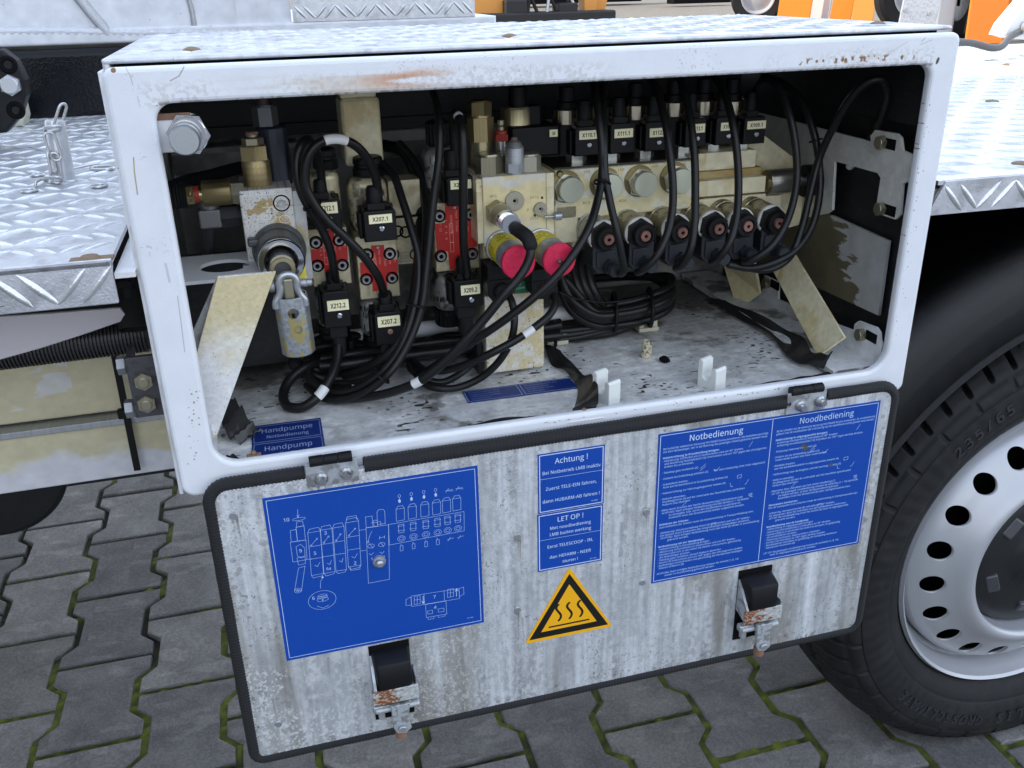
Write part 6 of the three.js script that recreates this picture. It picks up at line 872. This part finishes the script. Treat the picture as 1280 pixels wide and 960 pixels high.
cable('cable from the plug under the right red cap curving low across the pedestal', [[689, 364, -0.098], [694, 376, -0.086], [688, 392, -0.075], [670, 408, -0.068], [645, 425, -0.066], [615, 441, -0.068], [585, 455, -0.078], [555, 463, -0.095], [530, 462, -0.115], [516, 450, -0.14]], 0.0047, { sleeves: [[0.24, 0.33]] });
cable('cable from plug X212.2 making the small loop on the floor at the left', [[423, 428, -0.137], [421, 450, -0.125], [412, 474, -0.11], [398, 495, -0.1], [378, 509, -0.1], [360, 508, -0.11], [354, 494, -0.125], [362, 475, -0.14], [380, 460, -0.15], [400, 452, -0.16]], 0.0058, { sleeves: [[0.27, 0.38]] });
cable('cable from plug X207.2 dropping into the floor coil', [[488, 446, -0.132], [484, 458, -0.12], [472, 473, -0.11], [452, 484, -0.11], [425, 489, -0.115], [400, 484, -0.13], [386, 470, -0.145], [384, 452, -0.16]], 0.0062, { sleeves: [[0.34, 0.46]] });
cable('dark coil of cable on the floor behind plug X212.2', [[368, 455, -0.16], [378, 440, -0.18], [410, 432, -0.19], [450, 432, -0.2], [480, 440, -0.19], [470, 462, -0.16], [430, 474, -0.15], [390, 470, -0.15]], 0.0075, { closed: true });
cable('second loop of the floor coil, higher and further back', [[376, 442, -0.17], [400, 425, -0.19], [440, 420, -0.21], [480, 426, -0.21], [492, 445, -0.18], [460, 465, -0.16], [410, 470, -0.155]], 0.0065, { closed: true });
cable('dark loop of cable left of the pedestal', [[514, 462, -0.13], [520, 440, -0.16], [545, 422, -0.19], [580, 420, -0.19], [600, 432, -0.17], [590, 455, -0.13], [550, 478, -0.11]], 0.0045, { closed: true });
{ // dark harness lying across the back and the two lashed bundles on the right
  const names = ['first', 'second', 'third', 'fourth'];
  const t = thing('cable_harness', 'dark cable harness lying along the back behind the left floor coil', 'cables'); for (let i = 0; i < 6; i++) { const q = []; for (let k = 0; k <= 8; k++) { const x = mix(400, 700, k / 8); q.push(onY(x, 438 - k * 5 + i * 3.5 + 5 * fbm(i, k * 0.7, i, 2), 0.702 + (i % 3) * 0.008)); } mesh('cable_strand', tube(q, 0.0048, 50), M.cable, t); }
  for (const x of [437, 590]) { const p = onY(x, 440, 0.705); mesh('tie', box(p.x, 0.712, p.z + 0.01, 0.006, 0.036, 0.05, 0.002), M.black, t); }
  { const p = onY(438, 455, 0.692); mesh('tie_base', triUV(box(p.x, 0.695, p.z, 0.018, 0.008, 0.010, 0.001)), M.clipCream, t); }
  const u = thing('cable_bundle', 'thick lashed bundle of black cables on the floor right of the pedestal', 'cables');
  for (let i = 0; i < 10; i++) { const a = i / 10 * Math.PI * 2, dy = Math.sin(a) * 15 * (i % 2 ? 0.5 : 1), dz = Math.cos(a) * 0.016; const q = [[700 + i * 2, 300 + i * 8, -0.2], [704, 352 + dy * 1.2, -0.195 + dz], [716 + i, 376 + dy * 1.1, -0.19 + dz], [745, 394 + dy * 0.9, -0.188 + dz], [778, 392 + dy * 0.95, -0.188 + dz], [812, 384 + dy, -0.192 + dz], [836, 372 + dy * 0.9, -0.2 + dz], [838, 355 + dy * 0.6, -0.225 + dz], [812, 346, -0.25 + dz], [770, 346, -0.28 + dz], [720, 350, -0.30 + dz]].map(p => { const v = onZ(p[0], p[1], p[2]); if (v.y < 0.696) v.y = 0.696; return v; }); mesh('cable_strand', tube(q, 0.0049, 90), M.cable, u); }
  for (let i = 0; i < 5; i++) { const q = [[684, 415 + i * 6, -0.19], [720, 412 + i * 5, -0.19], [768, 405 + i * 2.5, -0.186], [800, 400, -0.19]].map(p => { const v = onZ(...p); if (v.y < 0.696) v.y = 0.696; return v; }); mesh('cable_strand', tube(q, 0.0044, 40), M.cable, u); }
  for (const [x, y, s] of [[768, 390, 1], [812, 384, 1], [694, 424, 0.6]]) { const p = onZ(x, y, -0.19), g = new THREE.TorusGeometry(0.021 * s, 0.002, 8, 30).rotateY(Math.PI / 2 - 0.35).scale(1, 1, 1.25); mesh('tie', g.translate(p.x, Math.max(p.y, 0.69 + 0.022 * s), p.z), M.black, u); }
  for (const [x, y] of [[695, 427], [808, 410]]) { const p = onY(x, y, 0.693); mesh('tie_base', [box(p.x, 0.6935, p.z, 0.024, 0.005, 0.016, 0.001), box(p.x - 0.008, 0.699, p.z, 0.006, 0.010, 0.012, 0.001), box(p.x + 0.008, 0.699, p.z, 0.006, 0.010, 0.012, 0.001)], M.clipCream, u); }
  const w = thing('thin_wire', 'thin wire drooping across the bundle right of the red caps', 'wire'); mesh('strand', tube([[699, 365, -0.15], [720, 373, -0.16], [760, 378, -0.17], [800, 371, -0.18], [830, 360, -0.2]].map(p => onZ(...p)), 0.0011, 60, 8), M.cable, w);
  const h = thing('hose_loop', 'dark hoses looping behind the right red cap', 'hoses'); for (let i = 0; i < 4; i++) mesh('hose_strand', tube([[712 + i * 9, 300, -0.21], [708 + i * 9, 335, -0.19], [716 + i * 9, 365, -0.18], [735 + i * 9, 388, -0.185], [775 + i * 9, 402, -0.195]].map(p => { const v = onZ(...p); v.y = Math.max(v.y, 0.70); return v; }), 0.0052, 50), M.cable, h);
}
// small things on the floor
for (const [x, y, l] of [[762, 487, 'white plastic pipe clip beside the folded rubber flap'], [894, 470, 'white plastic pipe clip near the right front of the floor']]) {
  const p = onY(x, y + 16, 0.6905), t = thing('pipe_clip', l, 'clip', 'white plastic pipe clips', new THREE.Vector3(p.x, 0.6902, p.z - 0.008)); t.rotation.y = 0.15;
  const s = new THREE.Shape(); s.moveTo(-0.0105, 0); s.lineTo(0.0105, 0); s.lineTo(0.0105, 0.020); s.quadraticCurveTo(0.0098, 0.0225, 0.0080, 0.0215); s.lineTo(0.0056, 0.0205); s.lineTo(0.0054, 0.014); s.absarc(-0.0004, 0.0130, 0.0058, 0.1, Math.PI - 0.1, true); s.lineTo(-0.0062, 0.026); s.quadraticCurveTo(-0.0090, 0.0285, -0.0105, 0.027); s.closePath();
  mesh('clip_body', triUV(new THREE.ExtrudeGeometry(s, { depth: 0.014, bevelEnabled: true, bevelSize: 0.0008, bevelThickness: 0.0008, bevelSegments: 2 }).translate(0, 0, -0.0065)).rotateY(-1.3), M.clip, t);
}
{ const p = onY(808, 446, 0.69), t = thing('floor_stud', 'dirty cream stud standing alone on the stained floor', 'stud', null, new THREE.Vector3(p.x, 0.690, p.z)); mesh('stud_body', triUV(turn([[0, 0], [0.0062, 0], [0.0062, 0.004], [0.0056, 0.005], [0.0054, 0.017], [0.004, 0.0185], [0.002, 0.017], [0, 0.017]], 'y', 20)), std('studCream', { map: rep(grimeT([196, 188, 160], [90, 84, 68], 1, 12, 0.05), 0.02), roughness: 0.6 }), t);
  const d = onY(830, 452, 0.69), u = thing('debris', 'small black crumb of dirt beside the cream stud', 'dirt', null, new THREE.Vector3(d.x, 0.6905, d.z)); const g = new THREE.IcosahedronGeometry(0.005, 2), a = g.attributes.position; for (let i = 0; i < a.count; i++) { const k = 0.6 + 0.8 * fbm(0, a.getX(i) * 300 + 9, a.getY(i) * 300 + a.getZ(i) * 200, 2); a.setXYZ(i, a.getX(i) * k, a.getY(i) * k * 0.6 + 0.002, a.getZ(i) * k * 1.4); } g.computeVertexNormals(); mesh('crumb', g, M.blackDeep, u); }

// ---------------------------------------------------------------- left: things on and under the deck
{ // locking pin with chain
  const b = onY(80, 227, 0.878), t = thing('locking_pin', 'silver locking pin standing in the left tread plate deck', 'pin', null, new THREE.Vector3(b.x, 0.878, b.z));
  mesh('pin_body', triUV(turn([[0, 0], [0.0132, 0], [0.0132, 0.0015], [0.0112, 0.003], [0.0098, 0.060], [0.0092, 0.0615], [0.0078, 0.062], [0.0074, 0.058], [0, 0.058]], 'y', 32)), M.treadWhite, t); t.rotation.z = -0.06;
  const c = thing('pin_chain', 'short steel chain hanging from the locking pin', 'chain');
  const link = (p, dir, roll, L = 0.026, W = 0.0095, r = 0.0014) => { const s = [], n = 10; for (let i = 0; i <= n; i++) { const a = i / n * Math.PI; s.push(new THREE.Vector3(W / 2 * Math.cos(a), L / 2 - W / 2 + W / 2 * Math.sin(a), 0)); } for (let i = 0; i <= n; i++) { const a = Math.PI + i / n * Math.PI; s.push(new THREE.Vector3(W / 2 * Math.cos(a), -L / 2 + W / 2 + W / 2 * Math.sin(a), 0)); } const g = tube(s, r, 60, 8, true); g.rotateY(roll); g.applyQuaternion(new THREE.Quaternion().setFromUnitVectors(new THREE.Vector3(0, 1, 0), dir.clone().normalize())); g.translate(p.x, p.y, p.z); mesh('chain_link', g, M.steel, c); };
  const zc = b.z + 0.017, K = (x, y) => onZ(x, y, zc), up = new THREE.Vector3(0, 1, 0);
  link(K(73, 147).setZ(zc - 0.012), new THREE.Vector3(0.5, 1, 0), 1.0, 0.026, 0.010); link(K(66, 161), new THREE.Vector3(1, 0.15, 0.2), 0.9, 0.016, 0.011, 0.0017); link(K(66, 183), new THREE.Vector3(-0.12, 1, 0), 0.2, 0.028); link(K(65, 203), up, 1.2, 0.022); link(K(69, 210), new THREE.Vector3(0.1, 1, 0), 0.1, 0.030); link(K(67, 224).setZ(zc + 0.002), new THREE.Vector3(1, 0.1, 0.3), 0.6, 0.018, 0.009, 0.0017);
  const F = (x, y) => onY(x, y, 0.8805); link(F(52, 228), F(58, 224).sub(F(44, 231)), 1.5, 0.030, 0.006); link(F(101, 212), F(112, 209).sub(F(90, 214)), 1.4, 0.05, 0.007); link(F(128, 210), new THREE.Vector3(1, 0, 0.3), 1.4, 0.024, 0.012, 0.002);
  for (const [x, y, l] of [[47, 217, 'left behind the chain'], [36, 237, 'front left of the chain'], [124, 231, 'right of the locking pin']]) { const p = F(x, y), r = thing('eye_ring', `small steel ring set in the left deck, ${l}`, 'ring', 'steel rings in the left deck', new THREE.Vector3(p.x, 0.8795, p.z)); mesh('ring_body', new THREE.TorusGeometry(0.0068, 0.0015, 8, 28).rotateX(Math.PI / 2), M.steel, r); }
}
{ // outrigger beam and crane turret behind the left deck
  const t = thing('outrigger_beam', 'glossy black outrigger beam lying behind the left deck', 'beam');
  mesh('beam', triUV(new RoundedBoxGeometry(1.6, 0.105, 0.14, 3, 0.012).translate(-0.72, 0.9255, -0.98)), M.blackPaint, t);
  const m = thing('black_motor', 'black bolted motor housing at the far left above the deck', 'motor'), z = -0.60;
  const fl = [[-40, 66], [2, 62], [20, 76], [32, 100], [33, 120], [25, 146], [8, 166], [-40, 172]].map(p => { const v = onZ(p[0], p[1], z); return [v.x, v.y]; });
  mesh('flange', triUV(poly(fl, 0.03, 0.004).translate(0, 0, z)), M.black, m);
  const b = onZ(14, 106, z); mesh('bolt', [hex(0.0125, 0.008, 'z', [b.x, b.y, z]), turn([[0, 0], [0.0105, 0], [0.0105, 0.004], [0.009, 0.006], [0, 0.006]], 'z', 28, [b.x, b.y, z + 0.008])], M.zincBright, m);
  for (const [x, y] of [[10, 81], [20, 138]]) { const p = onZ(x, y, z); mesh('flange_slot', new THREE.TorusGeometry(0.008, 0.003, 8, 24).translate(p.x, p.y, z), M.blackDeep, m); }
  const hp = onZ(-6, 130, z + 0.02); mesh('motor_body', triUV(turn([[0, 0], [0.045, 0], [0.045, 0.05], [0.04, 0.06], [0, 0.06]], 'z', 32, [hp.x - 0.055, hp.y - 0.01, z - 0.03])), M.darkPanel, m);
  const ft = onY(14, 158, 0.88); mesh('foot', triUV(poly([[-0.07, 0], [0.015, 0], [0.020, 0.012], [0.020, 0.030], [0.010, 0.036], [-0.07, 0.036]], 0.05, 0.003).translate(ft.x, 0.879, ft.z)), std('footCream', { c: [0.50, 0.50, 0.40], roughness: 0.5 }), m);
  const c = thing('crane_turret', 'white welded crane turret base rising behind the cabinet', 'crane');
  const Z = -0.93, P = (x, y, z = Z) => { const v = onZ(x, y, z); return [v.x, v.y]; };
  const wm = std('turretWhite', { map: rep(grimeT([214, 216, 220], [198, 200, 202], 0.5, 5, 0.003), 0.5), roughness: 0.38, bumpMap: rep(softB, 0.3), bumpScale: 0.0006 });
  const q1 = P(-160, 55), q2 = P(30, 58), q3 = P(620, 46), q4 = P(620, 15);
  mesh('base_flange', triUV(poly([[q1[0] - 0.6, q2[1]], [q3[0], q2[1]], [q3[0], q2[1] + 0.022], [q1[0] - 0.6, q2[1] + 0.022]], 0.9, 0.004).translate(0, 0, Z + 0.006)), wm, c);
  mesh('turret_body', triUV(box((q1[0] - 0.6 + P(364, 20)[0]) / 2, q2[1] + 0.022 + 0.14, Z - 0.4, P(364, 20)[0] - q1[0] + 0.6, 0.28, 0.8)), wm, c);
  const pw = P(593, 20); mesh('tread_panel', [triUV(box((P(366, 20)[0] + pw[0]) / 2, q2[1] + 0.022 + 0.13, Z + 0.002, pw[0] - P(366, 20)[0], 0.26, 0.006))], M.treadWhite, c);
  const tp = treadBumps(P(366, 20)[0] + 0.003, pw[0] - 0.002, q2[1] + 0.02, q2[1] + 0.26, Z + 0.005, 0.033, 'z'); const tb = mesh('tread_bump', tp, M.treadWhite, c); tb.userData.kind = 'stuff';
  const weld = (pts, r = 0.004) => { const cv = new THREE.CatmullRomCurve3(pts.map(p => new THREE.Vector3(...P(...p), Z + 0.001))), n = 160, g = new THREE.TubeGeometry(cv, n, r, 8), p = g.attributes.position, nn = g.attributes.normal; for (let i = 0; i <= n; i++) { const k = 0.0012 * Math.sin(i * 1.9) + 0.001 * fbm(0, i * 0.4, 2, 2); for (let j = 0; j <= 8; j++) { const q = i * 9 + j; p.setXYZ(q, p.getX(q) + nn.getX(q) * k, p.getY(q) + nn.getY(q) * k, p.getZ(q) + nn.getZ(q) * k * 0.5); } } return g; };
  mesh('weld_seam', [weld([[-100, 41], [60, 39], [200, 41], [364, 40]], 0.006)], wm, c); mesh('weld_seam', [weld([[96, -6], [112, 14], [124, 28], [134, 40]], 0.007)], wm, c); mesh('weld_seam', [weld([[234, -8], [240, 14], [244, 40]], 0.003)], wm, c);
}
{ // corrugated hose, cable tie, lower hose under the left deck
  const z = -0.13, t = thing('corrugated_hose', 'black corrugated hose running under the left deck', 'hose'), a = onZ(-60, 448, z), b = onZ(185, 418, z), n = 52, pr = [[0, 0]]; const L = b.distanceTo(a);
  for (let i = 0; i < n; i++) { const x = i / n * L; pr.push([0.0155, x], [0.0155, x + L / n * 0.5], [0.0128, x + L / n * 0.55], [0.0128, x + L / n * 0.95]); } pr.push([0, L]);
  const g = turn(pr, 'x', 24); g.rotateZ(Math.atan2(b.y - a.y, b.x - a.x)); g.translate(a.x, a.y, a.z); mesh('hose_body', g, std('hoseRib', { c: [0.03, 0.03, 0.031], roughness: 0.45 }), t);
  const h = thing('rubber_hose', 'short black rubber hose end behind the cabinet post', 'hose'); mesh('hose_body', tube([[185, 330, -0.10], [172, 352, -0.10], [165, 382, -0.09], [168, 412, -0.08]].map(p => onZ(...p)), 0.0125, 40, 18), M.rubber, h); 
  const k = thing('cable_tie', 'black cable tie strapped round the beige chassis beam', 'cable tie'), zt = -0.178, pts = [[136, 408], [140, 440], [149, 490], [155, 515], [163, 550], [172, 588]].map(p => onZ(p[0], p[1], zt));
  const A = pts[0], B = pts[5], len = A.distanceTo(B), s = box(0, 0, 0, 0.0065, len, 0.0018, 0.0005); s.rotateZ(Math.atan2(B.y - A.y, B.x - A.x) - Math.PI / 2); s.translate((A.x + B.x) / 2, (A.y + B.y) / 2, zt); mesh('strap', s, M.black, k); mesh('tie_head', box(pts[3].x, pts[3].y, zt + 0.003, 0.011, 0.010, 0.008, 0.002), M.black, k);
  const u = thing('pipe_bracket', 'small black bracket in the gap between left deck and cabinet', 'bracket'); const p1 = onZ(150, 352, -0.06); mesh('arm', [box(p1.x, p1.y, -0.06, 0.020, 0.006, 0.02, 0.001), cyl(0.004, 0.012, 'y', [p1.x + 0.006, p1.y - 0.012, -0.055]), box(p1.x + 0.002, p1.y + 0.010, -0.07, 0.03, 0.004, 0.03, 0.001)], M.black, u);
}
{ // right: hose and pale arm lying on the deck
  const h = thing('arm_hose', 'grey hose lying at the back of the right deck', 'hose'); mesh('hose_body', tube([[1190, 52, -1.05], [1215, 54, -1.05], [1240, 60, -1.05], [1252, 58, -1.06], [1262, 47, -1.08], [1274, 40, -1.1], [1300, 30, -1.14]].map(p => onZ(...p)), 0.0075, 60, 12), std('hoseGrey', { c: [0.10, 0.10, 0.10], roughness: 0.5 }), h);
  const a = thing('white_arm', 'white support arm at the right edge with a hose clamp', 'arm'), z = -1.10; const pp = [[1255, 44], [1262, 30], [1272, 18], [1284, 4], [1330, -60], [1380, -30], [1300, 40], [1284, 50], [1268, 48]].map(p => { const v = onZ(p[0], p[1], z); return [v.x, v.y]; });
  mesh('arm_plate', triUV(poly(pp, 0.05, 0.004).translate(0, 0, z)), M.whitePlain, a); const c = onZ(1282, 34, z + 0.004); mesh('clamp', [cyl(0.014, 0.012, 'z', [c.x, c.y, c.z]), hex(0.007, 0.006, 'z', [c.x, c.y, c.z + 0.012])], M.zinc, a);
}

// ---------------------------------------------------------------- machines across the yard
const orange = std('orange', { c: [0.80, 0.22, 0.018], roughness: 0.42 }), amber = std('amber', { c: [0.66, 0.28, 0.05], roughness: 0.5 });
{
  const G = (x, y, z, dx = 0) => { const p = onZ(x, y, z); return p; };
  // working machine with black frame
  let z = -20, t = thing('yard_machine', 'orange machine with a dark hose frame standing behind the white turret', 'machine'), l = onZ(594, 30, z).x, r = onZ(762, 30, z).x, base = 0;
  mesh('base_frame', [box((l + r) / 2, 0.24, z, r - l, 0.40, 0.8, 0.05), box(l + 0.85, 0.52, z + 0.1, 0.5, 0.36, 0.5, 0.04), box(r - 1.1, 0.46, z + 0.1, 0.45, 0.30, 0.5, 0.04)], M.darkPanel, t);
  mesh('orange_post', [box(l + 0.3, 1.0, z - 0.1, 0.7, 1.4, 0.4, 0.03)], amber, t); mesh('orange_post', [box(onZ(735, 10, z).x, 1.0, z - 0.05, 0.30, 1.5, 0.4, 0.03), poly([[0, 0.1], [0.28, 0.1], [0.62, 1.6], [0.3, 1.6]], 0.3, 0.02).translate(onZ(740, 10, z).x + 0.02, 0.25, z)], amber, t);
  mesh('hopper', [box(onZ(670, -10, z).x, 1.15, z - 0.3, 1.7, 0.9, 0.8, 0.06)], M.blackDeep, t);
  const hs = []; for (let i = 0; i < 7; i++) { const x = onZ(640 + i * 12, 10, z).x; hs.push(tube([new THREE.Vector3(x, 1.2, z + 0.1), new THREE.Vector3(x + 0.1 * (i % 2 ? 1 : -1), 0.85, z + 0.25), new THREE.Vector3(x + 0.05, 0.42, z + 0.3)], 0.04, 20, 8)); } mesh('hose_strand', hs.slice(0, 1), M.rubber, t); for (let i = 1; i < 7; i++) mesh('hose_strand', hs[i], i % 3 ? M.rubber : M.zinc, t);
  // dark truck and orange load beyond
  const b = thing('dark_container', 'dark grey container far behind the yard machine', 'container'); mesh('shell', [triUV(box(14.6, 2.1, -43, 7.4, 3.4, 2.4, 0.05))], std('slate', { c: [0.06, 0.065, 0.075], roughness: 0.6 }), b); mesh('skid', box(14.6, 0.25, -42.4, 7.0, 0.3, 1.6, 0.05), M.blackDeep, b);
  const o = thing('orange_attachment', 'low orange attachment lying on the gravel left of the far wheel', 'attachment'); const ox = onZ(868, 4, -37).x; mesh('blade', [poly([[-1.0, 0.3], [0.9, 0.2], [1.1, 0.75], [-0.6, 1.4], [-1.0, 1.3]], 0.5, 0.03).scale(1.5, 1, 1).translate(ox, 0.05, -37)], amber, o); mesh('shoe', box(ox + 0.1, 0.16, -36.8, 2.6, 0.18, 0.7, 0.03), M.blackDeep, o);
  // wheels
  const wheel = (label, x, z, R, turnY) => { const tr = thing('yard_trailer', label, 'trailer', null, new THREE.Vector3(x, 0, z)); tr.rotation.y = turnY; mesh('axle_beam', box(0, R * 1.1, -0.5, 0.3, 0.3, 0.8, 0.03), M.darkPanel, tr); const w = new THREE.Group(); w.name = 'wheel'; w.position.y = R; tr.add(w); mesh('tyre', turn([[R * 0.62, -0.15], [R * 0.9, -0.17], [R, -0.12], [R, 0.12], [R * 0.9, 0.17], [R * 0.62, 0.15]], 'z', 60), M.rubber, w); mesh('rim', [turn([[R * 0.63, 0.16], [R * 0.6, 0.165], [R * 0.55, 0.10], [R * 0.5, 0.04], [R * 0.36, 0.07], [R * 0.2, 0.10], [0, 0.10]], 'z', 48)], M.rimSilver, w); };
  wheel('trailer with a white rimmed wheel between the orange attachment and the orange legs', onZ(943, 24, -20).x + 0.05, -20, 0.62, -0.5);
  wheel('trailer with a grey rimmed wheel behind the white perforated panel', onZ(1139, 24, -15).x, -15, 0.72, -0.25);
  // orange legs
  const leg = (label, x0, x1, z, lean, m, name = 'stabilizer_leg', cat = 'leg', turnY = -0.7) => { const a = onZ(x0, 25, z).x, c = onZ(x1, 25, z).x, g = thing(name, label, cat, null, new THREE.Vector3((a + c) / 2, 0, z)); g.rotation.y = turnY; const w = (c - a) * 0.85; mesh('leg_plate', [poly([[-w / 2, 0.06], [w / 2, 0.06], [w / 2 + lean, 2.0], [-w / 2 + lean, 2.0]], 0.14, 0.01)], m, g); mesh('leg_foot', box(0, 0.04, -0.07, w * 1.3, 0.08, 0.4, 0.02), M.darkPanel, g); return g; };
  leg('wide orange leg right of the white rimmed wheel', 970, 1011, -19, 0.12, orange);
  leg('narrow slanting orange leg beside the pale post', 1036, 1062, -18.5, 0.2, orange);
  leg('pale post between the two orange legs', 1010, 1034, -19.2, 0.05, M.whitePlain, 'pale_post', 'post');
  leg('amber leg left of the grey wheel', 1064, 1090, -18, 0.1, amber);
  { const z2 = -12.4, p = thing('perforated_panel', 'white perforated panel with two studs beside the big orange column', 'panel', null, new THREE.Vector3(onZ(1148, 20, z2).x, 0, z2)); p.rotation.y = -0.3; mesh('panel_sheet', triUV(poly([[-0.30, 0.15], [0.28, 0.1], [0.36, 1.6], [-0.2, 1.6]], 0.04, 0.01)), M.treadWhite, p); for (const [x, y] of [[-0.22, 0.52], [0.16, 0.46]]) mesh('stud', cyl(0.03, 0.03, 'z', [x, y, 0]), M.zinc, p); 
    const g = thing('grey_cover', 'smooth light grey cover between perforated panel and orange column', 'cover', null, new THREE.Vector3(onZ(1186, 20, z2).x, 0, z2 - 0.1)); g.rotation.y = -0.2; mesh('cover_shell', triUV(new RoundedBoxGeometry(0.34, 1.7, 0.5, 3, 0.06).translate(0, 0.95, -0.2)), std('coverGrey', { c: [0.55, 0.57, 0.58], roughness: 0.45 }), g); mesh('cover_foot', box(0, 0.06, -0.2, 0.3, 0.12, 0.45, 0.01), M.darkPanel, g); 
    const tr = thing('yard_trailer', 'trailer whose dark narrow wheel edge shows left of the big orange column', 'trailer', null, new THREE.Vector3(onZ(1204, 20, -12.6).x, 0, -12.7)); mesh('axle_beam', box(0.3, 0.62, -0.1, 0.6, 0.2, 0.2, 0.02), M.darkPanel, tr); const w = new THREE.Group(); w.name = 'wheel'; w.position.y = 0.6; tr.add(w); mesh('tyre', turn([[0.3, -0.1], [0.55, -0.12], [0.6, -0.08], [0.6, 0.08], [0.55, 0.12], [0.3, 0.1]], 'x', 50), M.rubber, w); mesh('rim', turn([[0, 0], [0.3, 0]], 'x', 30), M.zinc, w);
    const c = thing('orange_column', 'big flat orange column at the right behind the deck', 'column', null, new THREE.Vector3(onZ(1232, 50, -12).x, 0, -12)); c.rotation.y = -0.35; mesh('column_front', triUV(poly([[-0.30, 0.0], [0.26, 0.0], [0.24, 2.2], [-0.36, 2.2]], 0.06, 0.012)), orange, c); mesh('column_side', [box(0.33, 1.1, -0.32, 0.12, 2.2, 0.5, 0.03)], std('orangeShade', { c: [0.62, 0.20, 0.03], roughness: 0.5 }), c); mesh('side_hole', cyl(0.045, 0.02, 'z', [0.34, 0.42, -0.075]), M.blackDeep, c); }  // column side wears a darker orange copy with its shade put in
  { const p = thing('machine_upright', 'dark machine frame at the right edge behind the orange column', 'frame', null, new THREE.Vector3(onZ(1285, 0, -13).x, 0, -13)); mesh('upright', [box(0, 1.3, 0, 0.5, 1.4, 0.5, 0.05), box(0.1, 0.3, 0, 0.3, 0.6, 0.4, 0.03)], M.blackDeep, p); }
}
// added unseen hall left of the yard, placed to shade the front of the truck
{
  const t = thing('added_shade_hall', 'added unseen hall with grey doors that shades the front of the truck', 'shade_blocker');
  mesh('wall', triUV(box(-10.5, 3.9, 4.6, 8, 7.8, 13.1)), std('shadeHallGrey', { c: [0.42, 0.43, 0.44], roughness: 0.8 }), t); mesh('roof', box(-10.5, 7.9, 4.6, 8.4, 0.2, 13.1), M.darkPanel, t);
  for (let i = 0; i < 3; i++) mesh('door', box(-6.49, 2.0, 1.2 + i * 4, 0.04, 4.0, 3.2), M.greyPanel, t);
}
renderer.render(scene, camera);
